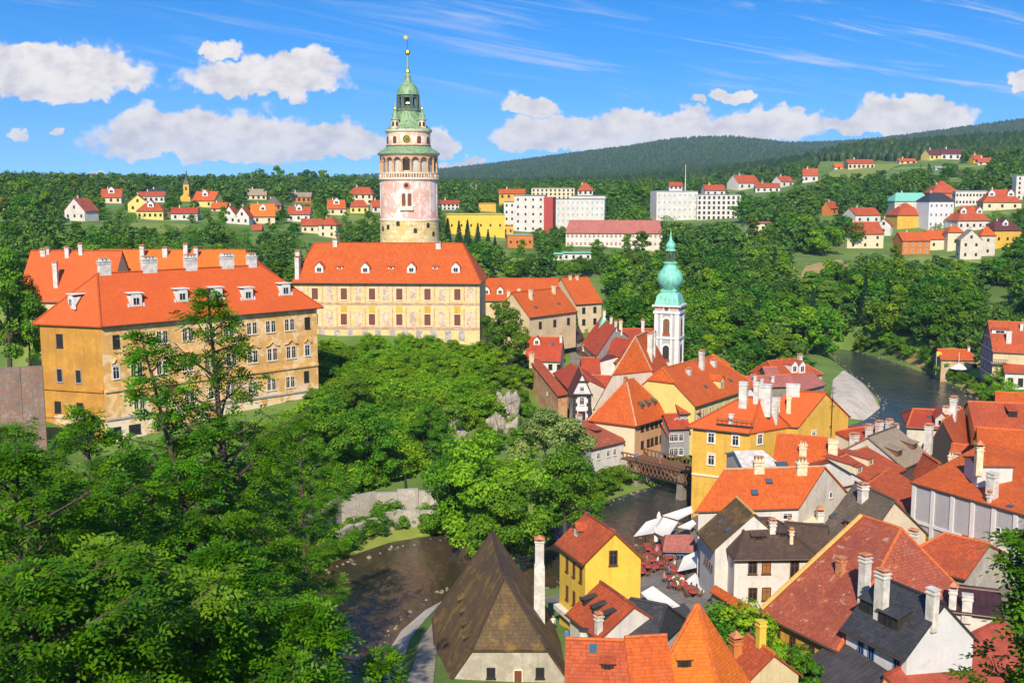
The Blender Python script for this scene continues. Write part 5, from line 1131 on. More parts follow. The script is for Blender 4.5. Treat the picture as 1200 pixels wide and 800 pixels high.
# right bank of the far reach
q = house('riverside_house', 'tall riverside house with pinkish red white-trimmed gable front and brick red roof', (1206, 413), (1164, 411), (1150, 403), 11.4, rp=(0, 377), ridge='A', roof='rust', wall='cream', endwall='pinkred', zb=3, wins=[('l', [.2, .4, .6, .8], [-1.5, -4.2, -6.9], .8, 1.3, 'white'), ('l', [.35, .65], [1.3], .8, 1.3, 'white')],
      chims=[(1182, 400, 1.6, 2.6, 'chim', 1.3, 'slab'), (1197, 386, .9, 1.4)], dorms=[(1172, 391, 's', 3.6, .9, 'trim_white')])
for z in (-3.1, -6.0, -.1, 2.6):
    b = MB(); o = q.wouts['l']; w = q.W if z < 0 else q.W * (.5 if z > 2 else 1); b.box(q.pt(0, .5, 0)[:2] + o * .05, norm2(q.e3[:2]), o, w, .2, q.ze + z, q.ze + z + .35, 'trim_white'); b.build('string_course', q.root, q.loc)
for s, z in ((.2, -2.9), (.2, -5.9)):
    b = MB(); o = q.wouts['f']; p = q.pt(s, 0, 0)[:2] + o * .5; b.box(p, norm2(q.e1[:2]), o, 3.2, 1.0, q.ze + z - .15, q.ze + z, 'wood')
    for x in np.linspace(-1.5, 1.5, 9): b.box(p + norm2(q.e1[:2]) * x + o * .46, norm2(q.e1[:2]), o, .07, .07, q.ze + z, q.ze + z + 1, 'timber_dark')
    b.box(p + o * .46, norm2(q.e1[:2]), o, 3.2, .09, q.ze + z + .95, q.ze + z + 1.05, 'timber_dark'); b.build('balcony', q.root, q.loc)
house('riverside_house', 'low ochre house with plain orange roof on the far river bank', (1103, 421), (1146, 422), 9, 5.8, rp=(.5, 410), h=(.2, 0), roof='orange', wall='stoneyellow', zb=-1, chims=[(1135, 411, .8, 1.0)], wins=[('f', [1142], [-1.4], 1.0, 1.1, 'dark'), ('f', [1108], [-1.6], .9, 1.4, 'white')])
house('riverside_house', 'low white house with dark posts and brown roof below the pinkish red gable', (1178, 436), (1226, 438), 8, 7.0, rp=(.5, 425), roof='rust', wall='white', zb=0, wins=[('f', [1184, 1196], [-2.2, -4.8], 1.1, 1.9, 'dark')])
# ------------------------------------------------------------------ foreground
q = house('steep_roof_house', 'house with very tall pointed mossy brown roof and pale gable wall at the bottom centre', (513, 716), (521, 806), (672, 806), 6.0, rp=(.2, 681), h=(.24, .02), k=(.42, .0), roof='brown_gold', wall='lime', endwall='lime', zb=2, over=.5, cap='brown', verge=.35,
      wins=[('l', [.36, .74], [1.4], .75, .95, 'dark'), ('l', [.57], [.7], .8, 2.0, 'shutter')], dorms=[(538, 705, 's', 1.1, .45, 'timber_dark'), (540, 720, 's', 1.1, .45, 'timber_dark'), (542, 735, 's', 1.1, .45, 'timber_dark'), (544, 750, 's', 1.1, .45, 'timber_dark')])
b = MB(); c = np.array(PD(632, 700, 98.5)[:2])
b.box(c, (1, 0), (0, 1), 1.1, 1.1, 3, z_at_row(*c, 662), 'chim', .88); b.box(c, (1, 0), (0, 1), 0.82, 0.82, z_at_row(*c, 662), z_at_row(*c, 634), 'chim'); b.box(c, (1, 0), (0, 1), 0.95, 0.95, z_at_row(*c, 634), z_at_row(*c, 632.5), 'chim'); b.box(c, (1, 0), (0, 1), .4, .8, z_at_row(*c, 632.5), z_at_row(*c, 630.5), 'blackhole'); b.box(c, (1, 0), (0, 1), 1.0, 1.0, z_at_row(*c, 630.5), z_at_row(*c, 626.5), 'chim_brick', .1)
b.build('chimney', q.roof, q.loc)
q = house('town_house', 'tall bright yellow house with red-orange roof standing alone by the river', (656, 635), (686, 657), (751, 654), 13.0, rp=(0, 624), roof='rust', wall='yellow_bright', endwall='yellow_bright', zb=2, over=.4, cap='redbrown', verge=.3,
      wins=[('f', [665, 673, 681], [-1.7, -4.6], .55, 1.45, 'brown'), ('f', [670], [-8.0], .7, 1.6, 'brown'), ('l', [.5], [.2], .85, 1.5, 'brown')], dorms=[(675, 628, 'g', 1.1, .8, 'wood')])
b = MB(); o = q.wouts['f']; b.box(q.pt(.5, 0, 0)[:2] + o * .3, norm2(q.e1[:2]), o, q.L, .7, q.ze - 6.9, q.ze - 6.4, 'trim_white'); b.build('awning_box', q.root, q.loc)
house('town_house', 'low red-orange roof with three black slit dormers in front of the bright yellow house', (668, 718), (704, 747), 6.5, 9.0, rp=(.0, 711), roof='rust', wall='white', zb=3, cap='redbrown', dorms=[(684, 709, 's', .55, .6, 'timber_dark', 'slate'), (695, 718, 's', .55, .6, 'timber_dark', 'slate'), (706, 727, 's', .55, .6, 'timber_dark', 'slate')], chims=[(697, 744, .8, 1.6)])
house('town_house', 'black slate roofed house right of the three black slit dormers', (708, 749), (768, 762), 7.5, 8.2, rp=(.3, 709), h=(.1, .2), roof='slate', wall='white', zb=3, cap='slate')
house('town_house', 'front house with worn red-orange roof, skylight and a tiny roof hood at the bottom edge', (664, 835), (748, 838), 7, 9.0, rp=(.5, 752), roof='rust', wall='pinkred', zb=4, skys=[(695, 760, .7, .8)], dorms=[(712, 783, 's', 1.0, .5, 'timber_dark')], cap='ridge_orange')
house('town_house', 'narrow front house with plain red-orange roof left of the pointed bright orange roof', (747, 835), (792, 832), 7, 9.2, rp=(.5, 748), roof='orange', wall='cream', zb=4, chims=[])
house('town_house', 'house with steep pointed bright orange pyramid roof and one hooded dormer at the bottom edge', (750, 830), (846, 826), (876, 800), 8.6, rp=(.5, 711), h=(.49, .49), roof='orange_bright', wall='cream', zb=4, cap='ridge_orange', dorms=[(802, 782, 's', 1.1, .8, 'timber_dark')], over=.3)
house('town_house', 'low rust red annex with orange chimney stack right of the pyramid roof', (846, 778), (874, 800), 5, 8.5, rise=2.0, roof='rust', wall='cream', zb=4, chims=[(862, 768, 1.1, 1.6, 'orange_wall', 1.1, 'roofed'), (829, 742, .9, 2.2, 'yellow_bright', .9, 'slab')], wins=[('f', [868], [-1.2], .5, 1.2, 'white')])
# grey metal edged parapet with two vents between the alley and the worn roof
pw = thing('parapet_wall', 'metal capped parapet wall with two white vents beside the worn red-orange front roof', 'wall', (*P(675, 780, 8)[:2], 3)); pl_ = np.array(pw.location)
a = P(686, 745, 9.5)[:2]; e = P(668, 815, 9.5)[:2]; dd = norm2(e - a); nn = np.array([-dd[1], dd[0]]); m_ = (a + e) / 2; ln = np.linalg.norm(e - a)
b = MB(); b.box(m_, dd, nn, ln, .5, 3, 9.4, 'pinkred'); b.build('wall', pw, pl_); b = MB(); b.box(m_, dd, nn, ln + .2, .8, 9.4, 9.5, 'metal_dark'); b.build('coping', pw, pl_)
for f in (.12, .62):
    c = a + (e - a) * f; b = MB(); b.box(c, dd, nn, .7, .7, 9.5, 10.1, 'chim'); b.box(c, dd, nn, .55, .55, 10.1, 10.6, 'chim'); b.box(c, dd, nn, .8, .8, 10.6, 10.72, 'metal_dark'); b.build('vent', pw, pl_)
# stone wall with a tile coping below the white L-shaped house
sw = thing('stone_wall', 'weathered stone garden wall with slanting orange tile coping below the white house', 'wall', (*P(860, 735, 3)[:2], 3)); sl = np.array(sw.location)
a = P(838, 690, 7.0)[:2]; e = P(890, 722, 7.0)[:2]; dd = norm2(e - a); nn = np.array([-dd[1], dd[0]]); m_ = (a + e) / 2; ln = np.linalg.norm(e - a)
b = MB(); b.box(m_, dd, nn, ln, .7, 2, 7.0, 'stone'); b.build('wall', sw, sl)
b = MB(); b.solid([[(*(a - nn * .7), 6.9), (*(e - nn * .7), 6.9), (*e, 7.5), (*a, 7.5)], [(*(a + nn * .7), 6.9), (*(e + nn * .7), 6.9), (*e, 7.5), (*a, 7.5)]], .12, 'orange'); b.build('coping', sw, sl)
# riverside garden walls
def stonewall(name, label, pts, z1, z0, mat, th=.8, cat='wall'):
    W_ = [np.array(P(*p, z1)[:2]) for p in pts]; root = thing(name, label, cat, (*W_[0], z0)); b = MB()
    for a, e in zip(W_[:-1], W_[1:]):
        dd = norm2(e - a); nn = np.array([-dd[1], dd[0]]); n = max(2, int(np.linalg.norm(e - a) / 2.5)); prev = None
        for i in range(n):
            p0_, p1_ = a + (e - a) * i / n, a + (e - a) * (i + 1) / n; hgt = z1 + .35 * math.sin(i * 2.3 + a[0]) * .6
            b.box((p0_ + p1_) / 2, dd, nn, np.linalg.norm(p1_ - p0_), th + .08 * math.sin(i * 1.7), z0, hgt, mat, .98)
    b.build('wall', root, np.array(root.location)); return root
plaster('rubble', (.58, .54, .48), .40, peel=((.33, .30, .26), 2.2, .52))
stonewall('garden_wall', 'upper rough pale stone retaining wall above the riverside garden', [(352, 606), (398, 584), (440, 576), (515, 573)], 5.2, 1.0, 'rubble')
stonewall('garden_wall', 'lower rough pale stone retaining wall along the riverside garden', [(395, 624), (430, 607), (470, 598), (512, 596)], 3.2, .5, 'rubble')
stonewall('castle_wall', 'peeling brick and plaster wall left of the ochre palace', [(-30, 432), (50, 428)], 24.0, 10, 'brickpeel', 1.2)
# ------------------------------------------------------------------ houses on the hillsides beyond
def fhouse(name, label, px, py, wpx, hpx, rpx, yaw=0, wall='white', roof='orange', front='eave', hip=(0, 0), dep=.75, cols=3, rows=1, win='dark', cat='house', rt=.5, chim=1, dorm=0, cap=None, group=None, d=None, ws=1.0, over=None):
    p = hit(px, py, 200, 2500) if d is None else PD(px, py, d)
    d = p[1]; k = d / F_PX; W = wpx * k; D = W * dep; hh = hpx * k; rise = max(rpx * k, .25)
    c, s = math.cos(R(yaw)), math.sin(R(yaw)); rot = lambda x, y: (p[0] + c * x - s * y, p[1] + s * x + c * (y + D / 2))
    B_, A_, C_ = rot(-W / 2, -D / 2), rot(W / 2, -D / 2), rot(-W / 2, D / 2)
    ze = p[2] + hh; st = max(1.1, 3.2 * k) * ws; n = cols; us = [(i + .5) / n for i in range(n)]; rws = [-(j + .5) * hh / max(rows, 1) for j in range(rows)]
    ww, wh = min(st * .8, W / n * .5), min(st, hh / max(rows, 1) * .55)
    F_, L_ = ('f', 'l') if front == 'eave' else ('l', 'f')
    wins = [(F_, us, rws, ww, wh, win)] if cols else []
    if front != 'eave' and rise > 2.2 and max(hip) == 0: wins.append(('l', [.5], [rise * .3], ww, wh, win))
    if rows and cols and D > 5:
        m_ = max(1, min(cols, int(D / max(W, .1) * cols))); wins.append(((L_ if yaw < 0 else 'r' if front == 'eave' else 'b'), [(i + .5) / m_ for i in range(m_)], rws, ww, wh, win))
    q = house(name, label, A_, B_, C_, ze, rise=rise, ridge='A' if front == 'eave' else 'C', h=hip, rt=rt, wall=wall, roof=roof, zb=p[2] - 5, over=(.4 if over is None else over), wins=wins, cat=cat, cap=cap, world=True, group=group,
              chims=[(.3 + .3 * (i % 2), .5, max(.6, 1.6 * k), max(.8, 2.2 * k)) for i in range(chim)], dorms=[((i + .5) / dorm, .22, 'g', max(1.2, 7 * k), max(1.0, 4.2 * k)) for i in range(dorm)])
    q.d = d; return q
V = 'villa'
fhouse(V, 'white gabled villa with dull brown roof standing alone left of the hillside village', 92, 259, 30, 12, 14, -22, 'white', 'redbrown', 'gable', cols=3, rows=1)
fhouse(V, 'small cream villa with broad red roof and front dormer under the tree line', 129, 238, 23, 7, 9, 8, 'cream_pale', 'rust', dorm=1)
fhouse(V, 'yellow villa with plain front gable at the left of the village', 160, 249, 22, 11, 9, 12, 'yellow_pale', 'rust', 'gable', cols=2)
fhouse(V, 'long low white villa with red roof behind the yellow gables', 176, 237, 30, 7, 5, 6, 'white', 'rust', cols=5)
fhouse(V, 'pale villa with grey roof and white chimney high among the trees', 182, 231, 18, 5, 4, 0, 'offwhite', 'slate', cols=3)
fhouse(V, 'yellow villa with red hipped roof and bay front in the middle of the village', 175, 257, 30, 10, 8, 5, 'yellow_pale', 'rust', hip=(.25, .25), cols=5, dorm=1)
fhouse(V, 'low villa with red roof and dark timber balcony end', 214, 258, 30, 8, 6, 10, 'white', 'red', cols=3)
fhouse(V, 'villa with big orange roof and yellow gable next to the yellow spire', 241, 243, 28, 8, 10, -14, 'yellow_pale', 'orange', cols=2, dorm=1)
fhouse(V, 'small villa half hidden in trees with orange roof right of the spire', 256, 248, 18, 4, 6, 0, 'cream', 'orange', cols=2)
fhouse(V, 'white villa with steep red roof and left front gable in a pair', 270, 262, 17, 9, 11, -10, 'white', 'rust', 'gable', cols=2)
fhouse(V, 'white villa with steep red roof and dark timber balcony, right of the pair', 285, 263, 17, 9, 11, -10, 'white', 'rust', 'gable', cols=2, win='brown')
fhouse(V, 'cream villa with high bright orange roof', 306, 262, 27, 9, 13, 14, 'cream_pale', 'orange_bright', cols=2, dorm=1)
fhouse(V, 'long cream house with grey roof below the big round trees', 299, 234, 24, 5, 7, 6, 'cream_pale', 'shingle_pale', cols=4)
fhouse(V, 'squat house with grey-brown pyramid roof and orange wall', 320, 246, 19, 6, 9, 0, 'orange_wall', 'shingle', hip=(.45, .45), cols=3)
fhouse(V, 'long white house with grey roof and orange timber front', 350, 237, 27, 6, 5, 4, 'orange_wall', 'shingle_pale', cols=5)
fhouse(V, 'white villa with red roof and rounded white central gable', 350, 260, 26, 9, 8, 0, 'white', 'rust', cols=3, dorm=1)
fhouse(V, 'low cream villa with dull red roof just above the frescoed hall roof', 364, 273, 24, 9, 7, 12, 'cream_pale', 'rust', cols=3)
fhouse(V, 'tall cream villa with red pyramid roof just above the frescoed hall roof', 386, 278, 22, 15, 8, -16, 'cream_pale', 'rust', hip=(.45, .45), cols=2, rows=2)
fhouse(V, 'pale yellow villa with steep orange-red roof among dark trees', 393, 252, 20, 8, 9, 16, 'cream_pale', 'orange', cols=2, dorm=1)
fhouse(V, 'large cream villa with roof half red and half grey left of the round tower', 423, 239, 30, 11, 8, -6, 'cream_pale', 'rust', hip=(.2, .2), cols=4, rows=2)
fhouse(V, 'yellow villa with low red hipped roof left of the round tower', 420, 250, 21, 8, 7, 8, 'yellow_pale', 'rust', hip=(.25, .25), cols=3)
fhouse(V, 'white villa with red roof touching the left edge of the round tower', 442, 249, 15, 7, 7, 20, 'white', 'rust', cols=2)
fhouse(V, 'villa with orange-red roof at the far left edge of the village', -2, 246, 22, 7, 7, 10, 'cream_pale', 'rust', cols=2)
fhouse(V, 'shed with red roof below the twin white villas', 301, 271, 11, 2, 5, 0, 'orange_wall', 'rust', cols=0, chim=0)
fhouse(V, 'red and white long house far behind, right of the round tower', 526, 246, 24, 7, 4, 0, 'white', 'red', cols=5, rows=2)
# village church
p = hit(219, 236, 300, 1200); ch = fhouse('village_church', 'yellow village church with pointed dark spire rising over the hillside', 219, 240, 14, 9, 5, -20, 'yellow', 'slate', 'gable', cols=1, cat='church', chim=0, d=p[1])
k = p[1] / F_PX; c = p[:2] + np.array([0, 1.0]); b = MB(); b.box(c, (1, 0), (0, 1), 6.5 * k, 6.5 * k, p[2] - 1, z_at_row(*c, 216), 'yellow'); b.box(c - np.array([0, 3.2 * k]), (1, 0), (0, 1), 2 * k, .2, z_at_row(*c, 223), z_at_row(*c, 219), 'timber_dark'); tw = b.build('spire_tower', ch.root, ch.loc)
b = MB(); b.lathe(c, [(5.0 * k, z_at_row(*c, 216.2)), (2.4 * k, z_at_row(*c, 211)), (.25 * k, z_at_row(*c, 199.5))], 'slate', 4, math.pi / 4); b.build('spire', tw, ch.loc)
# modern blocks
def block(label, px, py, wpx, hpx, yaw, wall, cols, rows, dep=.5, win='teal', roof='grey_white', name='apartment_block', cat='apartment block', d=None, ws=.8, rise=.6, **kw):
    return fhouse(name, label, px, py, wpx, hpx, rise, yaw, wall, roof, dep=dep, cols=cols, rows=rows, win=win, cat=cat, d=d, ws=ws, chim=0, over=.1, hip=(.05, .05), **kw)
D1 = float(hit(620, 272, 300, 1200)[1])
q = block('tall white apartment block with red end strip and five rows of paired windows', 622, 272, 36, 42, -12, 'white', 4, 5, .45, 'dark', 'grey', d=D1)
b = MB(); dd = norm2(q.e1[:2]); o = q.wouts['f']; c = q.pt(1, 0, 0)[:2] + dd * 5.4 * D1 / F_PX + o * -2; b.box(c, dd, o, 10.5 * D1 / F_PX, 9, q.zb, q.ze - .6, 'redwall'); b.build('stair_tower', q.root, q.loc)
block('narrow white wing with balconies left of the tall white apartment block', 598, 268, 13, 31, -12, 'white', 2, 4, .8, 'dark', 'grey', d=D1 + 6)
block('long white hospital wing with rows of small square windows', 678, 262, 62, 28, -8, 'white', 11, 4, .25, 'teal', 'grey', d=D1 + 25)
block('white upper wing behind the long row of small square windows', 690, 238, 40, 8, -8, 'white', 8, 1, .3, 'dark', 'grey', d=D1 + 110)
block('cream apartment row with dark windows and flat roof on the skyline', 648, 234, 50, 13, 0, 'cream_pale', 10, 3, .3, 'dark', 'grey', d=D1 + 170)
fhouse('house', 'yellow house with orange roof left of the cream apartment row', 600, 233, 30, 6, 5, 0, 'yellow', 'orange', cols=4, d=D1 + 160)
fhouse('house', 'white house with red pyramid roof right of the cream apartment row', 686, 234, 18, 11, 8, 0, 'white', 'rust', hip=(.4, .4), cols=3, rows=2, d=D1 + 175)
fhouse('school', 'long pink roofed white school building with orange panels between its windows', 720, 290, 112, 18, 13, -7, 'white', 'pinktile', dep=.14, cols=22, rows=2, win='oran', cat='school', chim=0, hip=(.03, .03), ws=.8)
block('low bright yellow hall behind dark conifers right of the round tower', 556, 276, 68, 24, 8, 'yellow_bright', 6, 1, .4, 'dark', 'yellow_bright', name='sports_hall', cat='hall', rise=1)
block('small ochre yellow box shaped building on the hill behind the bright hall', 571, 248, 20, 9, 0, 'yellow', 0, 0, .5, 'dark', 'yellow', name='hall', cat='hall')
block('low white and orange box building below the tall white apartment block', 609, 291, 30, 15, 6, 'orange_wall', 4, 1, .5, 'dark', 'grey_white', name='pavilion', cat='pavilion')
block('small yellow garage building left of the white and orange box', 592, 276, 18, 11, 4, 'yellow', 3, 1, .6, 'dark', 'orange_wall', name='garage', cat='garage')
fhouse('pavilion', 'low white pavilion with green flat roof among the trees', 676, 305, 34, 8, 1, 3, 'white', 'copper', dep=.4, cols=4, win='dark', cat='pavilion', chim=0, hip=(.05, .05))
fhouse('pavilion', 'small white kiosk with green flat roof left of the white pavilion', 654, 305, 11, 7, 1, 3, 'white', 'copper', dep=.6, cols=2, win='dark', cat='pavilion', chim=0, hip=(.05, .05))
DH = float(hit(800, 258, 400, 1300)[1])
q = block('white hotel block with four rows of blue-green windows on the plateau', 791, 258, 50, 33, 10, 'white', 8, 4, .5, 'teal', 'grey_white', name='hotel_block', cat='hotel', d=DH)
fhouse('penthouse', 'red roofed cabin standing on top of the white hotel block', 792, 222, 15, 4, 4, 0, 'white', 'rust', cols=3, d=DH + 9, chim=0)
b = MB(); c = PD(803, 222, DH + 14); b.tube([(*c[:2], z_at_row(*c[:2], 232)), (*c[:2], z_at_row(*c[:2], 193))], [.35, .12], 'trim_white', 6); o = b.build('mast', None); tag(o, 'tall thin white mast on the plateau above the white hotel', 'mast')
q = block('long white hotel wing with a regular grid of dark balconies', 843, 258, 50, 29, -6, 'white', 9, 5, .4, 'dark', 'grey_white', name='hotel_block', cat='hotel', d=DH - 4, ws=1.0)
H_ = 'house'
fhouse(H_, 'red roofed house peeping over the balcony grid of the hotel wing', 837, 230, 24, 7, 6, 6, 'white', 'rust', cols=3, d=DH + 30)
fhouse(H_, 'white gabled house with long red roof above the hotel wing', 873, 222, 30, 7, 9, 25, 'white', 'rust', cols=3)
fhouse(H_, 'long low red roofed house right of the white gabled one', 901, 225, 28, 5, 5, -8, 'white', 'rust', cols=4)
fhouse(H_, 'white gabled house with red roof at the wood edge', 919, 219, 20, 6, 6, 30, 'white', 'rust', cols=2)
fhouse(H_, 'single red roofed house alone on the wooded hillside', 951, 213, 17, 7, 8, -16, 'white', 'rust', cols=2)
fhouse(H_, 'low cream cabin above the football field trees', 890, 272, 26, 10, 1.5, 4, 'cream_pale', 'pinktile', cols=4)
fhouse(H_, 'long hilltop house with orange-red roof and many windows', 1010, 198, 30, 6, 5, -4, 'cream', 'rust', cols=6)
fhouse(H_, 'small hut with blue front left of the long hilltop house', 983, 199, 10, 3, 4, 0, 'white_cool', 'orange', cols=1, chim=0)
fhouse(H_, 'yellow hilltop house with dark maroon roof', 1095, 187, 20, 5, 6, 20, 'yellow_pale', 'maroon', cols=3)
fhouse(H_, 'white hilltop house with maroon roof and wide gable', 1116, 187, 22, 6, 6, -12, 'white', 'maroon', cols=3)
fhouse(H_, 'small yellow hilltop house with red roof at the end of the row', 1146, 191, 13, 4, 5, 10, 'yellow', 'rust', cols=2)
fhouse(H_, 'hilltop house with orange-red lean roof at the end of the row', 1155, 193, 14, 3, 5, -20, 'offwhite', 'rust', cols=2)
fhouse(H_, 'low orange roofed hilltop cabin in the garden rows', 1064, 192, 20, 3, 3, 0, 'cream', 'orange', cols=3)
fhouse(H_, 'garden hut with brown roof below the hilltop houses', 1122, 207, 9, 2, 2, 0, 'offwhite', 'brown', cols=1, chim=0)
fhouse(H_, 'tiny white garden hut below the hilltop houses', 1100, 199, 8, 2, 2, 0, 'white', 'grey', cols=1, chim=0)
fhouse(H_, 'house with orange red roof half buried in trees left of the right-hand houses', 974, 252, 16, 8, 7, 40, 'orange_wall', 'rust', cols=1)
fhouse(H_, 'white house with red roof and gable on the wood edge', 1013, 262, 34, 10, 8, 18, 'white', 'rust', cols=3)
fhouse(H_, 'long yellowish house with wide red roof above the wooded slope', 1012, 291, 44, 17, 13, 6, 'cream_pale', 'rust', cols=3, rows=2)
fhouse(H_, 'white gable end right behind the long yellowish house', 1038, 276, 16, 12, 7, -30, 'white', 'rust', 'gable', cols=1)
fhouse(H_, 'yellow cube house with red pyramid roof', 1064, 268, 34, 16, 13, 12, 'yellow', 'rust', hip=(.45, .45), cols=0)
fhouse('town_house', 'wide pale house with turquoise roof', 1070, 253, 44, 17, 9, 0, 'offwhite', 'copper', hip=(.15, .15), cols=5)
q = fhouse('town_house', 'tall pale grey house with slate mansard roof', 1099, 268, 33, 32, 9, 14, 'white_cool', 'slate', hip=(.25, .25), cols=5, rows=3, win='white')
fhouse('town_house', 'orange house with tall red tent roof behind the slate mansard', 1107, 240, 32, 14, 13, 0, 'orange_wall', 'rust', hip=(.46, .46), cols=4)
block('long white office block with two window rows right of the red tent roof', 1139, 241, 38, 16, -3, 'white', 10, 2, .3, 'dark', 'grey_white', name='office_block', cat='office')
fhouse('town_house', 'white villa with big hipped orange red roof and white dormers', 1139, 270, 40, 12, 16, 8, 'white', 'rust', hip=(.35, .35), cols=5, dorm=2)
fhouse('town_house', 'large villa with orange-red mansard roof half behind trees', 1177, 246, 42, 9, 14, -10, 'cream_pale', 'rust', hip=(.3, .3), cols=3, dorm=2)
block('plain white tower block at the right edge of the plateau', 1198, 234, 16, 27, 0, 'white', 2, 5, .7, 'dark', 'grey_white')
fhouse('town_house', 'orange timber house with long orange roof and balconies on the slope edge', 1072, 298, 34, 16, 9, 6, 'orange_wall', 'orange', cols=4, rows=2, win='white')
fhouse('town_house', 'low cream wing with orange roof between the orange timber house and the stone gable', 1101, 293, 28, 13, 9, 0, 'cream_pale', 'orange', cols=2)
fhouse('town_house', 'cream block with orange hipped roof left of the stone gable', 1119, 294, 18, 22, 6, 0, 'cream_pale', 'orange', hip=(.3, .3), cols=1)
fhouse('town_house', 'pale gabled house with paired dark windows on three floors', 1138, 304, 24, 23, 11, -6, 'offwhite', 'shingle_pale', 'gable', cols=2, rows=2)
fhouse('town_house', 'cream tower like house with orange pyramid roof right of the pale gable', 1157, 300, 17, 25, 9, 0, 'offwhite', 'orange', hip=(.46, .46), cols=1, rows=2)
fhouse('town_house', 'yellow villa with maroon mansard roof and front gable', 1178, 290, 34, 20, 10, 10, 'yellow', 'maroon', hip=(.2, .2), cols=3, rows=1, dorm=1)
fhouse(H_, 'small pale house half hidden in the wood at the right edge', 1178, 344, 22, 9, 2, 0, 'offwhite', 'brown', cols=2, d=400)
# ------------------------------------------------------------------ vegetation
def leafmat(name, c1, c2, trans=.30, tint=.35, hue=.03):
    m, t, bs, out = newmat(name); oi = t.node('ShaderNodeObjectInfo').outputs['Random']; co = t.node('ShaderNodeTexCoord').outputs['Object']
    geo = t.node('ShaderNodeAttribute', attribute_name='leaf_hue').outputs['Fac']
    n = t.noise(co, .45, 3, .6)
    f = t.m('ADD', t.m('MULTIPLY', n, .5), t.m('MULTIPLY', geo, .55))
    c = t.mix(t.sstep(f, .25, .78), c1, c2)
    hsv = t.node('ShaderNodeHueSaturation', {'Color': c, 'Hue': t.m('ADD', .497 - hue * .2, t.m('MULTIPLY', oi, hue)), 'Value': t.m('ADD', 1 - tint * .6, t.m('MULTIPLY', t.m('FRACT', t.m('MULTIPLY', oi, 7.31)), tint * 1.3))}); hsv.inputs['Saturation'].default_value = 1.06
    t.put(bs.inputs['Base Color'], hsv.outputs[0]); bs.inputs['Roughness'].default_value = .55; bs.inputs['Specular IOR Level'].default_value = .25
    tr = t.node('ShaderNodeBsdfTranslucent'); t.put(tr.inputs['Color'], t.mix(.5, hsv.outputs[0], (.10, .16, .01), 'ADD'))
    mx = t.node('ShaderNodeMixShader', {0: trans}); t.l.new(bs.outputs[0], mx.inputs[1]); t.l.new(tr.outputs[0], mx.inputs[2]); t.l.new(mx.outputs[0], out.inputs[0])
leafmat('leaf_dark', (.034, .115, .012), (.085, .205, .018)); leafmat('leaf_mid', (.062, .165, .014), (.135, .270, .022)); leafmat('leaf_light', (.100, .215, .016), (.205, .335, .026)); leafmat('leaf_olive', (.085, .185, .026), (.180, .290, .040))
leafmat('leaf_willow', (.140, .215, .065), (.240, .310, .095)); leafmat('leaf_bank', (.105, .235, .016), (.230, .390, .030)); leafmat('needle', (.012, .046, .022), (.032, .084, .032), .1, .4, .015); leafmat('leaf_far', (.045, .125, .022), (.110, .215, .034), .2, .5)
leafmat('leaf_front', (.038, .135, .010), (.125, .285, .016), .40, .25, .02)
plain('bark', (.085, .062, .045), .95, var=.5, scale=4, bk=.6); plain('bark_pale', (.24, .20, .16), .95, var=.4, scale=4, bk=.5)
def cards(cen, nrm, L, Wd, rng, hue):
    """rhombic leaves: centres (n,3), normals (n,3), lengths, widths"""
    n = len(cen); a = rng.normal(size=(n, 3)); a -= (a * nrm).sum(1, keepdims=True) * nrm; a /= np.linalg.norm(a, axis=1, keepdims=True) + 1e-9; b = np.cross(nrm, a)
    return cen, a, b, nrm, L, Wd, hue
def leaf_arrays(c, a, b, nrm, L, Wd):
    L = np.asarray(L)[:, None]; Wd = np.asarray(Wd)[:, None]
    V = np.stack([c - a * L * .5, c + b * Wd * .5 + nrm * Wd * .12, c + a * L * .5, c - b * Wd * .5 + nrm * Wd * .12], 1); return V
def leaf_mesh(name, V, hue, mat):
    n = len(V); me = bpy.data.meshes.new(name); F_ = np.arange(n * 4).reshape(n, 4)
    me.vertices.add(n * 4); me.vertices.foreach_set('co', V.reshape(-1).astype(np.float32)); me.loops.add(n * 4); me.loops.foreach_set('vertex_index', F_.ravel().astype(np.int32))
    me.polygons.add(n); me.polygons.foreach_set('loop_start', np.arange(0, n * 4, 4, dtype=np.int32)); me.update(calc_edges=True)
    at = me.attributes.new('leaf_hue', 'FLOAT', 'FACE'); at.data.foreach_set('value', np.asarray(hue, np.float32)); me.materials.append(MATS[mat]); return me
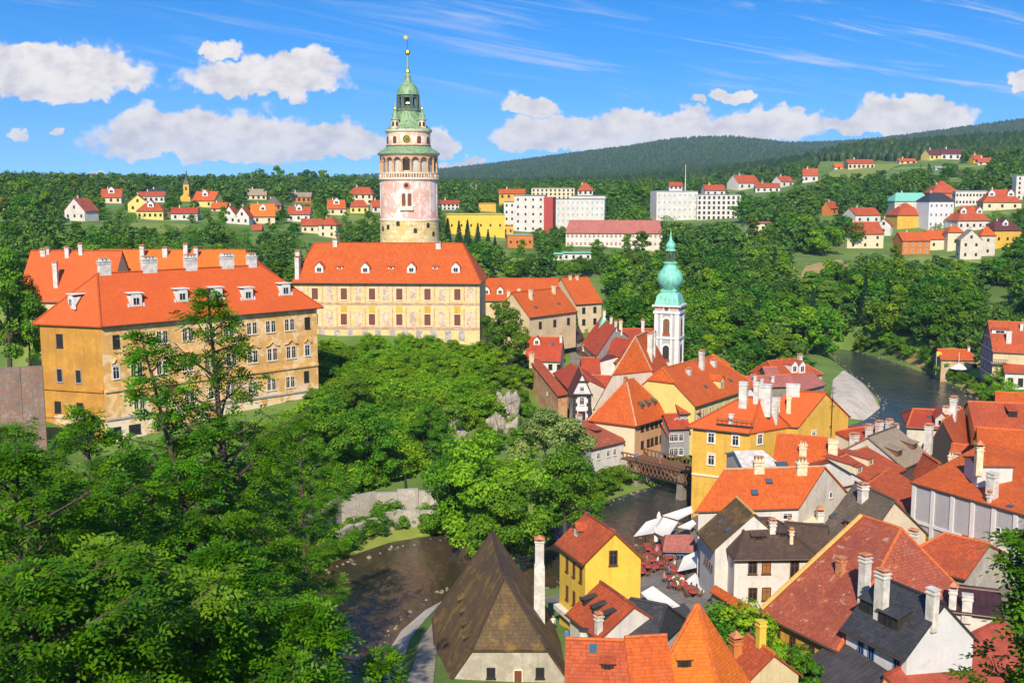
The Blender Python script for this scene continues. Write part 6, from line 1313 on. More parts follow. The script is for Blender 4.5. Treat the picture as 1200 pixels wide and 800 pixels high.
def clump_tree(seed, h, rx, nclump, ncard, size, shape='round', trunk_h=.25, flat=.55):
    """leaf cloud of many clumps; returns leaves and trunk (local, base at 0)"""
    rng = np.random.default_rng(seed); cs = []
    zc = h * (trunk_h + (1 - trunk_h) * .5); rz = h * (1 - trunk_h) * .5
    while len(cs) < nclump:
        p = rng.uniform(-1, 1, 3); r = np.linalg.norm(p)
        if r > 1 or r < .35: continue
        if shape == 'round': s = 1 - .25 * max(p[2], 0)
        elif shape == 'wide': s = 1 - .35 * max(p[2], -.3)
        elif shape == 'tall': s = .85 - .25 * p[2]
        else: s = 1
        cs.append([p[0] * rx * s, p[1] * rx * s, zc + p[2] * rz])
    cs = np.array(cs) + rng.normal(size=(nclump, 3)) * rx * .08
    rad = rx * rng.uniform(.20, .40, nclump) * (26 / nclump) ** .33
    idx = rng.integers(0, nclump, ncard); d = rng.normal(size=(ncard, 3)); d /= np.linalg.norm(d, axis=1, keepdims=True); rr = rng.uniform(.35, 1.0, ncard) ** .5
    c = cs[idx] + d * (rad[idx] * rr)[:, None] * np.array([1.1, 1.1, flat + .2])
    nrm = d * .8 + np.array([0, 0, .55]) + rng.normal(size=(ncard, 3)) * .45; nrm /= np.linalg.norm(nrm, axis=1, keepdims=True)
    hue = np.clip(rng.normal(.5, .24, ncard) + rng.normal(0, .30, nclump)[idx], 0, 1)
    L = size * rng.uniform(.7, 1.4, ncard); cc, a, b, nn, L, Wd, hue = cards(c, nrm, L, L * rng.uniform(.5, .8, ncard), rng, hue)
    V = leaf_arrays(cc, a, b, nn, L, Wd)
    m = MB(); top = np.array([rng.normal() * rx * .08, rng.normal() * rx * .08, h * .72]); m.tube([(0, 0, -1.5), (0, 0, h * .12), tuple(top * [.5, .5, .55]), tuple(top)], [h * .026 + .06, h * .020 + .04, h * .013 + .03, .03], 'bark', 6)
    for i in rng.choice(nclump, min(8, nclump), replace=False):
        st = np.array([0, 0, h * rng.uniform(.2, .5)]); en = cs[i]; m.tube([st, (st + en) / 2 + [0, 0, .3], en], [h * .010 + .03, h * .007 + .02, .02], 'bark', 5)
    return V, hue, m
def conifer(seed, h, rx, ncard, size):
    rng = np.random.default_rng(seed); z = h * (.08 + .92 * rng.uniform(0, 1, ncard) ** 1.25); lay = (z / h * 13) % 1
    r = rx * (1 - z / h) * rng.uniform(.25, 1.0, ncard) ** .6 * (1.08 - .4 * lay) + .05; a = rng.uniform(0, 2 * math.pi, ncard)
    c = np.stack([r * np.cos(a), r * np.sin(a), z - r * .22], -1); nrm = np.stack([np.cos(a) * .5, np.sin(a) * .5, np.full(ncard, .8)], -1) + rng.normal(size=(ncard, 3)) * .3; nrm /= np.linalg.norm(nrm, axis=1, keepdims=True)
    hue = np.clip(rng.normal(.5, .25, ncard), 0, 1); L = size * rng.uniform(.7, 1.3, ncard); cc, aa, b, nn, L, Wd, hue = cards(c, nrm, L, L * .5, rng, hue)
    m = MB(); m.tube([(0, 0, -1.5), (0, 0, h * .5), (0, 0, h * .97)], [h * .018 + .05, h * .011 + .03, .02], 'bark', 6)
    return leaf_arrays(cc, aa, b, nn, L, Wd), hue, m
# shared crown / trunk meshes by kind -------------------------------------------------------
PROTO = {}
def proto(kind, V, hue, m, mat, h):
    me = leaf_mesh('crown', V, hue, mat); to = m.build('trunk'); tm = to.data; bpy.data.objects.remove(to); PROTO.setdefault(kind, []).append((me, tm, h))
for i, (mt, sh) in enumerate((('leaf_mid', 'round'), ('leaf_mid', 'round'), ('leaf_light', 'tall'), ('leaf_light', 'wide'), ('leaf_dark', 'wide'), ('leaf_olive', 'tall'))):
    V, hue, m = clump_tree(11 + i, 12, 4.9 if sh == 'wide' else 4.2 if sh == 'round' else 3.3, 30, 2900, .62, sh, .16); proto('leafy', V, hue, m, mt, 12)
for i in range(3):
    V, hue, m = conifer(31 + i, 14, 2.9, 2200, .62); proto('conifer', V, hue, m, 'needle', 14)
for i, mt in enumerate(('leaf_mid', 'leaf_mid', 'leaf_bank', 'leaf_light')):
    V, hue, m = clump_tree(51 + i, 5, 3.0, 24, 3600, .34, 'wide', .05); proto('bush', V, hue, m, mt, 5)
for i, mt in enumerate(('leaf_bank', 'leaf_willow', 'leaf_mid', 'leaf_mid')):
    V, hue, m = clump_tree(61 + i, 16, 6.0, 46, 15000, .42, 'round' if i != 2 else 'tall', .12); proto('big', V, hue, m, mt, 16)
for i, mt in enumerate(('leaf_far', 'leaf_far')):
    V, hue, m = clump_tree(71 + i, 12, 4.4, 22, 700, 1.15, 'round', .12); proto('low', V, hue, m, mt, 12)
NTREE = 0
STUFFB = []
def place(kind, vi, x, y, z, h, label, cat, group=None, name='tree', yaw=None, sxy=1.0):
    global NTREE
    me, tm, h0 = PROTO[kind][vi % len(PROTO[kind])]; s = h / h0
    r = thing(name, label, cat, (x, y, z), group); r.rotation_euler = (0, 0, (x * 7.13 + y * 3.7) % 6.28 if yaw is None else yaw); r.scale = (s * sxy, s * sxy, s)
    for nm, d in (('crown', me), ('trunk', tm)):
        o = bpy.data.objects.new(nm, d); COL.objects.link(o); o.parent = r
    NTREE += 1; return r
def clear_of(x, y, h, z, rad, margin=1.5, cover=.30):
    for (fx, fy, fr) in FOOT:
        if abs(x - fx) < fr + rad and abs(y - fy) < fr + rad and math.hypot(x - fx, y - fy) < fr * .85 + rad * .6: return False
    cx_, top = proj((x, y, z + h)); _, bot = proj((x, y, z)); hw_ = rad * F_PX / y * .8
    for (x0, y0, x1, y1, d) in BOXES:
        if y < d + 2 and cx_ + hw_ > x0 and cx_ - hw_ < x1 and top < y1 - (y1 - y0) * cover and bot > y0: return False
    return True
def on_river(x, y, m=1.5): return poly_sd(np.array([x]), np.array([y]), RIV)[0] < m
def scatter(rng, pxr, dr, step, jitter=.8):
    out = []; d = dr[0]
    while d < dr[1]:
        x0, x1 = (pxr[0] - 600) / F_PX * d, (pxr[1] - 600) / F_PX * d; n = int((x1 - x0) / step(d))
        for i in range(n): out.append((x0 + (i + rng.uniform(-jitter, jitter) * .6 + .5) * step(d), d + rng.uniform(-.5, .5) * step(d) * jitter))
        d += step(d) * .9
    return np.array(out)
rng = np.random.default_rng(5)
KEEP_OUT = [(918, 300, 1010, 348), (955, 190, 1070, 222), (100, 258, 250, 280), (560, 330, 720, 420)]
def spread(pxr, dr, step, hrange, con, limit=None, cover=.30):
    pts = scatter(rng, pxr, dr, step); zs = ground(pts[:, 0], pts[:, 1]); res = []
    for (x, y), z in zip(pts, zs):
        h = rng.uniform(*hrange); c = rng.uniform() < con; px_, py_ = proj((x, y, z))
        if y < 420 and on_river(x, y, 4): continue
        if any(a < px_ < c_ and b < py_ < d for a, b, c_, d in KEEP_OUT): continue
        if limit is not None:
            top = np.interp(px_, *limit); hm = z_at_row(x, y, top) - z
            if hm < 2.5: continue
            h = min(h, hm)
        rad = h * (.2 if c else .33)
        ok = clear_of(x, y, h, z, rad, cover=cover)
        if not ok:
            h *= .5; rad *= .5
            if h < 3 or not clear_of(x, y, h, z, rad, cover=cover): continue
        res.append((x, y, z - .2, h, c))
    return res
slope = spread((545, 1290), (300, 520), lambda d: 6.3 + (d - 300) * .010, (9, 15), .04, cover=.22)
left = spread((-70, 545), (262, 560), lambda d: 7.6 + (d - 260) * .012, (6, 11), .10, cover=.15)
plat = spread((440, 1290), (520, 980), lambda d: 8.5 + (d - 500) * .012, (8, 14), .10, cover=.22)
back = spread((-70, 560), (560, 1000), lambda d: 12 + (d - 500) * .015, (9, 16), .15, cover=.35)
def key(t): return -t[3] / t[1]
def plant(lst, nmax, lab_l, lab_c, grp_l, grp_c):
    lst = sorted(lst, key=key); ind, rest = lst[:nmax], lst[nmax:]
    for i, (x, y, z, h, c) in enumerate(ind):
        if c: place('conifer', i, x, y, z, h * 1.15, lab_c, 'tree', grp_c, 'conifer_tree')
        else: place('leafy', int(rng.integers(0, 6)), x, y, z, h, lab_l, 'tree', grp_l, 'leafy_tree', sxy=rng.uniform(.95, 1.25))
    return rest
bank = spread((800, 950), (232, 300), lambda d: 6.0, (6, 11), 0) + spread((1050, 1290), (262, 330), lambda d: 6.5, (4, 9), 0)
slope += bank
rest = plant(slope, 165, 'leafy tree crowded into the dense wood on the slope across the far river', 'dark conifer standing in the wood on the slope across the far river', 'leafy trees of the wood across the river', 'conifers of the wood across the river')
rest += plant(left, 40, 'leafy tree on the valley side between the castle roofs and the villas', 'dark conifer on the valley side between the castle roofs and the villas', 'leafy trees around the hillside village', 'conifers around the hillside village')
rest += plant(plat, 5, 'leafy tree among the modern white blocks on the plateau', 'dark conifer among the modern white blocks on the plateau', 'leafy plateau trees', 'plateau conifers')
rest += plant(back, 4, 'tall leafy tree on the skyline behind the hillside villas', 'dark conifer on the skyline behind the hillside villas', 'leafy skyline trees', 'skyline conifers')
def join_stuff(name, items, label, kinds=('low', 'low'), con_mat=True):
    Vs, Hs = [], []; base = []
    for i in range(3):
        Vl, hl, _ = clump_tree(171 + i, 1, .37, 20, 520, .105, 'round', .06); base.append((Vl, hl))
    cb = []
    for i in range(2):
        Vl, hl, _ = conifer(181 + i, 1, .20, 330, .075); cb.append((Vl, hl))
    for i, (x, y, z, h, c) in enumerate(items):
        Vl, hl = (cb if c else base)[i % (2 if c else 3)]; a = (x * 3.1 + y) % 6.28; ca, sa = math.cos(a), math.sin(a); w = rng.uniform(.9, 1.25)
        V = Vl * h; V2 = np.stack([(V[..., 0] * ca - V[..., 1] * sa) * w + x, (V[..., 0] * sa + V[..., 1] * ca) * w + y, V[..., 2] + z], -1); Vs.append(V2.astype(np.float32)); Hs.append(np.clip(hl * (.55 if not c else .12) + rng.uniform(-.1, .5) * (1 if not c else .2), 0, 1))
    me = leaf_mesh(name, np.concatenate(Vs), np.concatenate(Hs), 'leaf_far'); o = bpy.data.objects.new(name, me); COL.objects.link(o); tag(o, label, 'wood', kind='stuff'); return o
join_stuff('wood', rest, 'mass of woodland trees filling the plateau and slopes between the distant houses')
# far ridges: one textured mass of tiny trees
def far_trees(dr, pxr, step, h, con):
    pts = scatter(rng, pxr, dr, step); zs = ground(pts[:, 0], pts[:, 1]); return [(x, y, z - .5, rng.uniform(.75, 1.3) * h(y), rng.uniform() < con) for (x, y), z in zip(pts, zs)]
def cone_mass(name, items, label, mat):
    n = 5; Vs, Fs = [], []; k = 0; it = np.array([(a, b, c, d) for a, b, c, d, e in items]); N = len(it); r = it[:, 3] * rng.uniform(.26, .50, N); ang = rng.uniform(0, 6.28, N)
    V = np.zeros((N, 2 * n + 1, 3))
    for j in range(n):
        a = ang + 2 * math.pi * j / n; jr = rng.uniform(.8, 1.2, N)
        V[:, j] = np.stack([it[:, 0] + r * .75 * jr * np.cos(a), it[:, 1] + r * .75 * jr * np.sin(a), it[:, 2]], -1)
        V[:, n + j] = np.stack([it[:, 0] + r * jr * np.cos(a + .4), it[:, 1] + r * jr * np.sin(a + .4), it[:, 2] + it[:, 3] * rng.uniform(.3, .55, N)], -1)
    V[:, 2 * n] = np.stack([it[:, 0], it[:, 1], it[:, 2] + it[:, 3]], -1)
    F_ = []
    for j in range(n):
        j2 = (j + 1) % n; F_ += [(j, j2, n + j2), (j, n + j2, n + j), (n + j, n + j2, 2 * n)]
    F_ = np.array(F_); FF = (F_[None] + (np.arange(N) * (2 * n + 1))[:, None, None]).reshape(-1, 3); me = bpy.data.meshes.new(name); np_mesh(me, V.reshape(-1, 3), FF)
    at = me.attributes.new('leaf_hue', 'FLOAT', 'FACE'); at.data.foreach_set('value', np.repeat(rng.uniform(0, 1, N), 3 * n).astype(np.float32)); me.materials.append(MATS[mat]); o = bpy.data.objects.new(name, me); COL.objects.link(o); tag(o, label, 'forest', kind='stuff')
leafmat('far_forest', (.018, .050, .020), (.045, .085, .026), .1, 0, 0)
ft = far_trees((980, 4300), (-120, 1320), lambda d: 8 + (d - 980) * .0036, lambda y: 11.0 + (y - 1000) * .0003, .5)
ft = [q for q in ft if not any(a < proj(q[:3])[0] < c_ and b < proj(q[:3])[1] < d_ for a, b, c_, d_ in KEEP_OUT[1:2]) and clear_of(q[0], q[1], q[3], q[2], 3)]
cone_mass('forest', ft, 'dark continuous forest covering the distant hills', 'far_forest')
print('TREES', len(slope), len(left), len(plat), len(back), len(rest), len(ft), NTREE)

# ------------------------------------------------------------------ summer haze over the valley
m = bpy.data.materials.new('haze'); m.use_nodes = True; t = NT(m.node_tree); t.n.clear()
pv = t.node('ShaderNodeVolumePrincipled', {'Color': (.50, .73, 1.0), 'Density': .000070, 'Anisotropy': .0}); t.l.new(pv.outputs[0], t.node('ShaderNodeOutputMaterial').inputs['Volume']); MATS['haze'] = m
b = MB(); b.lbox(-7200, 7200, -600, 8200, -6, 420, 'haze'); tag(b.build('haze'), 'thin pale blue summer haze filling the valley', 'haze', kind='stuff')
# ------------------------------------------------------------------ trees and bushes round the castle and the near river
def tree_at(kind, vi, px, pyb, pyt, label, cat='tree', group=None, name='leafy_tree', sxy=1.0, d=None, hmax=30):
    p = hit(px, pyb) if d is None else PD(px, pyb, d); h = min(hmax, max(1.0, z_at_row(p[0], p[1], pyt) - p[2])); return place(kind, vi, p[0], p[1], p[2] - .15, h, label, cat, group, name, sxy=sxy)
for (k, v, px, pb, pt, lb, w, d) in (
    ('big', 1, 648, 598, 474, 'round grey-green willow between the castle rock and the white riverside house', 1.0, None),
    ('big', 0, 566, 668, 508, 'large light green tree on the river bank behind the pointed brown roof', 1.05, None),
    ('big', 2, 662, 645, 528, 'mid green tree right of the grey-green willow, above the river bend', 1.05, None),
    ('big', 3, 600, 690, 560, 'dark shaded tree between the tall slim chimney and the bright yellow house', .95, None),
    ('big', 2, 530, 640, 520, 'slender light green tree at the left edge of the large light green bank tree', .75, None),
    ('big', 3, 590, 432, 352, 'dark ivy green tree just right of the frescoed hall', .9, 222),
    ('big', 3, 12, 436, 290, 'tall dark tree left of the ochre palace at the picture edge', .8, 175),
    ('big', 2, 36, 430, 330, 'smaller dark green tree close to the left corner of the ochre palace', .6, 180),
    ('big', 2, 430, 570, 478, 'broad green tree above the riverside stone walls', 1.1, None), ('big', 3, 380, 575, 470, 'dark green tree below the palace and left of the stone walls', 1.1, None),
    ('big', 2, 415, 505, 440, 'rounded green tree in the middle of the castle slope', 1.0, None),
    ('big', 3, 505, 545, 470, 'dark tree beside the pale rock on the castle slope', .9, None), ('big', 2, 345, 580, 500, 'green tree under the right corner of the palace', 1.0, None),
    ('big', 3, 335, 650, 560, 'dark tree on the near bank at the left end of the stone walls', 1.0, None)):
    tree_at(k, v, px, pb, pt, lb, sxy=w, d=d)
for px, pb, pt, lb, w in ((476, 606, 556, 'slim dark cypress in front of the riverside stone wall', .75), (391, 622, 588, 'small dark cypress at the left end of the riverside wall', .6), (675, 398, 362, 'dark spruce standing before the castle outbuildings', .9), (622, 545, 520, 'small conifer at the foot of the castle rock', .8)):
    tree_at('conifer', 0, px, pb, pt, lb, name='conifer_tree', sxy=w, d=157 if px == 476 else None)
brng = np.random.default_rng(21)
SLOPE = np.array([(372, 408), (455, 402), (560, 404), (584, 420), (588, 455), (572, 470), (566, 540), (560, 500), (510, 520), (480, 560), (405, 578), (372, 600), (330, 610), (300, 590), (330, 520), (372, 480)], float)
k = 0
for yy in np.arange(404, 612, 9.5):
    for xx in np.arange(300, 612, 13 + (yy - 400) * .02):
        x, y = xx + brng.uniform(-5, 5), yy + brng.uniform(-4, 4)
        if poly_sd(np.array([x]), np.array([y]), SLOPE)[0] > 0: continue
        p = hit(x, y); lit = x > 400 and y < 490
        if on_river(p[0], p[1], 1.5): continue
        h = brng.uniform(2.2, 3.6) if y < 470 else brng.uniform(3.2, 5.5)
        if y < 425: h = min(h, 2.4)
        place('bush', (2 if brng.uniform() < .75 else 3) if lit else int(brng.integers(0, 4)), p[0], p[1], p[2] - .3, h, 'leafy bush in the thicket covering the rocky slope below the castle', 'bush', 'bushes covering the castle slope', 'bush', sxy=brng.uniform(1.0, 1.4)); k += 1
BANK = [(352, 660), (366, 668), (378, 656), (392, 652), (404, 640), (420, 628), (340, 690), (326, 700), (470, 618), (486, 612), (330, 668), (345, 655), (362, 662), (380, 640), (395, 645), (412, 632), (436, 624), (455, 612), (498, 608), (505, 626), (352, 680), (310, 690), (290, 700), (520, 628), (370, 622), (350, 632), (330, 640), (310, 660), (690, 588), (705, 580), (716, 575), (722, 568), (740, 566)]
for i, (x, y) in enumerate(BANK):
    p = hit(x, y); place('bush', i, p[0], p[1], p[2] - .2, brng.uniform(1.6, 3.4), 'green shrub on the near river bank', 'shrub', 'shrubs along the near river bank', 'shrub', sxy=1.2)
for i, (x, y, hh) in enumerate([(1062, 414, 4), (1085, 424, 4), (1068, 420, 3), (1040, 408, 5), (1052, 412, 4), (1100, 436, 4), (1110, 444, 4.5), (1118, 446, 3), (1092, 432, 3), (1128, 450, 3), (1140, 454, 2.5), (1150, 463, 3.5), (1160, 468, 3), (1168, 474, 4), (1180, 470, 4), (1158, 476, 3), (1012, 410, 4), (1026, 411, 3.5), (1170, 456, 5)]):
    p = hit(x, y); place('bush', i, p[0], p[1], p[2] - .2, hh, 'bush on the far bank of the river bend', 'bush', 'bushes along the far river bank', 'bush', sxy=1.1)
for i, (x, y, d, hh, lb) in enumerate(((832, 715, 99, 4.2, 'leafy green bush beside the restaurant terrace'), (845, 740, 96, 4, 'dark green bush under the slanting tile coping'), (878, 745, 96, 5, 'ivy thicket on the stone wall below the peeling yellow wall'), (900, 790, 90, 4, 'round dark bush in the courtyard left of the peeling yellow wall'), (925, 795, 89, 4, 'round dark bush in the courtyard near the metal shed roof'), (884, 790, 90, 3.5, 'lower bush in the courtyard by the bottom edge'), (797, 522, 182, 4, 'bright green bush in the lane behind the bridge'), (700, 578, 165, 3, 'bush at the foot of the white riverside house'))):
    q = PD(x, y, d); g = float(ground(q[0], q[1])[0]); place('bush', i, q[0], q[1], g - .1, max(hh, 2), lb, 'bush', None, 'bush')
# village and skyline greenery that frames the villas
extra = [(574, 512), (577, 528), (582, 552), (596, 556), (606, 548), (570, 548), (602, 500), (604, 486), (606, 520), (580, 492), (586, 480), (600, 455), (596, 446), (590, 566), (572, 565), (608, 470), (613, 488), (617, 505), (612, 520), (612, 450), (610, 435), (606, 420), (618, 430), (624, 450), (598, 566), (580, 570), (614, 535), (568, 500), (566, 530), (572, 470), (604, 440), (380, 440), (372, 470), (352, 500)]
for i, (x, y) in enumerate(extra):
    p = hit(x, y); place('bush', i, p[0], p[1], p[2] - .4, brng.uniform(2.2, 3.6), 'leafy bush round the pale cliff at the end of the castle slope', 'bush', 'bushes round the pale cliff', 'bush', sxy=1.25)
nb = 0
for (x0, y0, x1, y1, st, hr) in ((40, 240, 450, 292, 15, (2.5, 5)), (520, 262, 900, 322, 17, (3, 6)), (960, 214, 1200, 335, 16, (3, 6)), (985, 186, 1200, 214, 17, (3, 5)), (1000, 380, 1150, 425, 17, (2.5, 5)), (560, 350, 640, 420, 18, (2, 4))):
    for yy in np.arange(y0, y1, st * .55):
        for xx in np.arange(x0, x1, st):
            x, y = xx + brng.uniform(-7, 7), yy + brng.uniform(-4, 4); p = hit(x, y, 150, 2500); h = brng.uniform(*hr) * (1 if p[1] > 250 else .8)
            if nb >= 290 or on_river(p[0], p[1], 3) or brng.uniform() < .12 or any(a < x < c_ and b_ < y < d_ for a, b_, c_, d_ in KEEP_OUT[:2]): continue
            if not clear_of(p[0], p[1], h, p[2], h * .4, cover=.42): continue
            STUFFB.append((p[0], p[1], p[2] - .3, h)); nb += 1
VP = [(8, 262, 34), (30, 268, 40), (55, 262, 36), (112, 250, 24), (60, 245, 26), (140, 262, 16), (200, 250, 22), (225, 262, 12), (262, 262, 20), (290, 252, 14), (330, 262, 18), (335, 240, 18), (372, 252, 22), (380, 262, 18), (405, 262, 14), (408, 244, 20), (432, 258, 12), (150, 240, 18), (108, 236, 20), (228, 248, 14), (245, 262, 14), (318, 272, 14), (345, 276, 16), (130, 276, 18), (90, 282, 24), (170, 280, 16), (230, 284, 18), (270, 284, 18), (310, 290, 20), (200, 284, 14), (400, 282, 18), (425, 276, 20), (440, 270, 18), (50, 285, 30), (15, 292, 36), (412, 284, 16), (435, 284, 14)]
for i, (x, y, hp) in enumerate(VP):
    p = hit(x, y, 200, 1500); place('leafy', i, p[0], p[1], p[2] - .3, hp * p[1] / F_PX, 'leafy garden tree between the villas of the hillside village', 'tree', 'garden trees among the hillside villas', 'leafy_tree', sxy=1.15)
for i, (x, y, hp) in enumerate([(525, 298, 34), (538, 296, 30), (548, 297, 32), (560, 296, 28), (515, 294, 26), (572, 298, 24), (580, 300, 20)]):
    p = hit(x, y, 200, 1500); place('conifer', i, p[0], p[1], p[2] - .3, hp * p[1] / F_PX * 1.25, 'dark spruce in front of the bright yellow hall', 'tree', 'spruces before the bright yellow hall', 'conifer_tree', sxy=1.2)
for i, (x, y, hp) in enumerate([(285, 228, 26), (305, 228, 30), (325, 227, 31), (345, 228, 28), (362, 228, 30), (380, 228, 28), (398, 229, 26), (415, 228, 24), (435, 230, 22), (60, 232, 22), (85, 232, 20), (40, 232, 24), (15, 232, 24), (115, 231, 18), (160, 230, 18), (200, 230, 18), (255, 230, 18), (560, 232, 20), (580, 232, 22), (625, 228, 14), (520, 236, 18), (536, 236, 18), (700, 252, 30), (715, 254, 34), (730, 252, 36), (745, 250, 34), (756, 252, 32), (720, 236, 22), (742, 236, 24), (660, 250, 16), (870, 262, 30), (888, 258, 28)]):
    p = hit(x, y, 300, 2500); q = p; place('leafy', i, q[0], q[1], q[2] - .3, hp * q[1] / F_PX, 'tall leafy tree rising on the skyline behind the distant houses', 'tree', 'tall leafy trees behind the distant houses', 'leafy_tree', sxy=1.2)
T2 = [(x, 338 + 6 * math.sin(x), 30) for x in range(1012, 1200, 13)] + [(x, 322 + 4 * math.sin(x * 2), 22) for x in range(598, 700, 12)] + [(x, 316, 22) for x in range(700, 800, 14)] + [(x, 300, 26) for x in range(800, 905, 13)] + [(735, 296, 22), (752, 297, 24), (700, 300, 22), (612, 300, 18), (632, 282, 20), (648, 300, 20), (880, 285, 30), (900, 296, 34), (925, 290, 40), (945, 292, 44), (968, 300, 40), (990, 290, 34), (950, 262, 34), (930, 252, 30), (905, 246, 26), (960, 240, 26), (985, 236, 24), (1040, 252, 22), (1165, 288, 20), (1195, 262, 22), (1192, 320, 44), (1050, 312, 22), (1030, 310, 16), (1110, 215, 18), (1060, 218, 20), (1020, 225, 22), (1160, 215, 22), (1190, 208, 20)]
for i, (x, y, hp) in enumerate(T2):
    p = hit(x, y, 150, 2500); hp *= .85 + .3 * ((i * 7) % 5) / 4; place('leafy', i, p[0], p[1], p[2] - .3, hp * p[1] / F_PX, 'leafy tree at the upper edge of the wood below and between the plateau houses', 'tree', 'leafy trees at the upper edge of the wood', 'leafy_tree', sxy=1.2)
for i, (x, y) in enumerate([(250, 520), (275, 515), (300, 512), (322, 508), (345, 505), (366, 498), (376, 482), (262, 530), (310, 525), (340, 520), (378, 455), (200, 530), (225, 528), (378, 420), (392, 412), (372, 500), (384, 470)]):
    p = hit(x, y); place('bush', i, p[0], p[1], p[2] - .4, brng.uniform(2.0, 3.2), 'leafy bush at the foot of the ochre palace wall', 'bush', 'bushes at the foot of the palace', 'bush', sxy=1.3)
# rock outcrops of the castle cliff
plaster('rock', (.46, .41, .33), .45, peel=((.14, .15, .07), .8, .56))
def rock(px, py, sx, sy, sz, label, d=None, seed=0):
    """craggy cliff face leaning on the slope: a closed shell, fractured front, plain back inside the hill"""
    from mathutils import noise as mn
    p = hit(px, py) if d is None else PD(px, py, d); NU, NV = 44, 56; off = Vector((seed * 7.3, seed * 3.1, seed * 5.7)); V = []; Fq = []
    for side in (0, 1):
        for a in range(NU + 1):
            for c in range(NV + 1):
                u = a / NU * 2 - 1; v = c / NV; edge = math.sqrt(max(0, 1 - u * u)) * math.sqrt(max(0, 1 - v ** 3)); w = 1 + .35 * mn.noise(Vector((0, v * 2.2, seed)))
                zt = sz * (.85 + .30 * mn.noise(Vector((u * 1.3, seed, 2))) + .05 * mn.noise(Vector((u * 6, seed, 0)))); x = u * sx * w * (1 - .35 * v) + .5 * mn.noise(Vector((v * 3, seed, 9))); z = v * zt - sz * .55
                q = Vector((x * .40, v * sz * .30, 0)) + off; n = mn.ridged_multi_fractal(q, .8, 2.2, 6, .9, 2.0) * .34 + mn.cell(Vector((x * .8 + z * .25, z * .6 - x * .2, seed))) * .30
                y = (-sy * edge * (.45 + n) + v * sz * .30) if side == 0 else (sy * .6 * edge + v * sz * .30)
                V.append((x, y, z))
    B0 = (NU + 1) * (NV + 1); k_ = lambda s_, a, c: s_ * B0 + a * (NV + 1) + c
    for s_ in (0, 1):
        for a in range(NU):
            for c in range(NV): Fq.append((k_(s_, a, c), k_(s_, a + 1, c), k_(s_, a + 1, c + 1), k_(s_, a, c + 1)))
    bm = bmesh.new(); vs = [bm.verts.new(v) for v in V]; [bm.faces.new([vs[i] for i in f]) for f in Fq]; bmesh.ops.remove_doubles(bm, verts=bm.verts[:], dist=.02); bmesh.ops.recalc_face_normals(bm, faces=bm.faces[:])
    me = bpy.data.meshes.new('rock_outcrop'); bm.to_mesh(me); bm.free(); me.materials.append(MATS['rock']); o = bpy.data.objects.new('rock_outcrop', me); COL.objects.link(o); o.location = tuple(p); return tag(o, label, 'rock')
rock(589, 520, 4.2, 2.2, 13.0, 'tall pale cliff face at the right end of the castle slope', 186, 1); rock(594, 474, 2.8, 1.6, 6.5, 'pale rock at the top of the cliff beside the dark ivy tree', 197, 2); rock(526, 492, 2.6, 1.4, 6.0, 'pale rock rib showing in the middle of the castle slope', 186, 3); rock(580, 412, 2.2, 1.2, 4.0, 'grey rock right below the corner of the frescoed hall', None, 5)
# stones along the near bank
Vs, Fs, nV = [], [], 0; bm = bmesh.new(); bmesh.ops.create_icosphere(bm, subdivisions=1, radius=1); bv = np.array([v.co[:] for v in bm.verts]); bf = np.array([[v.index for v in f.verts] for f in bm.faces]); bm.free()
for i in range(len(RIV)):
    a, e = RIV[i], RIV[(i + 1) % len(RIV)]; L_ = np.linalg.norm(e - a)
    if i in (16, 17): pass
    for j in range(int(L_ / .55)):
        if a[1] > 215 and brng.uniform() < .65: continue
        p = a + (e - a) * brng.uniform() + brng.normal(size=2) * .45; s = brng.uniform(.12, .34); z = float(ground(p[0], p[1])[0])
        v = bv * s * brng.uniform(.6, 1.3, 3) * (1 + .25 * brng.normal(size=bv.shape)) + [p[0], p[1], max(z, -.15) + s * .2]; Vs.append(v); Fs.append(bf + nV); nV += len(v)
me = bpy.data.meshes.new('bank_stones'); np_mesh(me, np.concatenate(Vs), np.concatenate(Fs)); plain('stone_bank', (.26, .215, .165), .95, var=.5, scale=1.5); me.materials.append(MATS['stone_bank']); o = bpy.data.objects.new('bank_stones', me); COL.objects.link(o); tag(o, 'loose pale stones along the river edges', 'stones', kind='stuff')
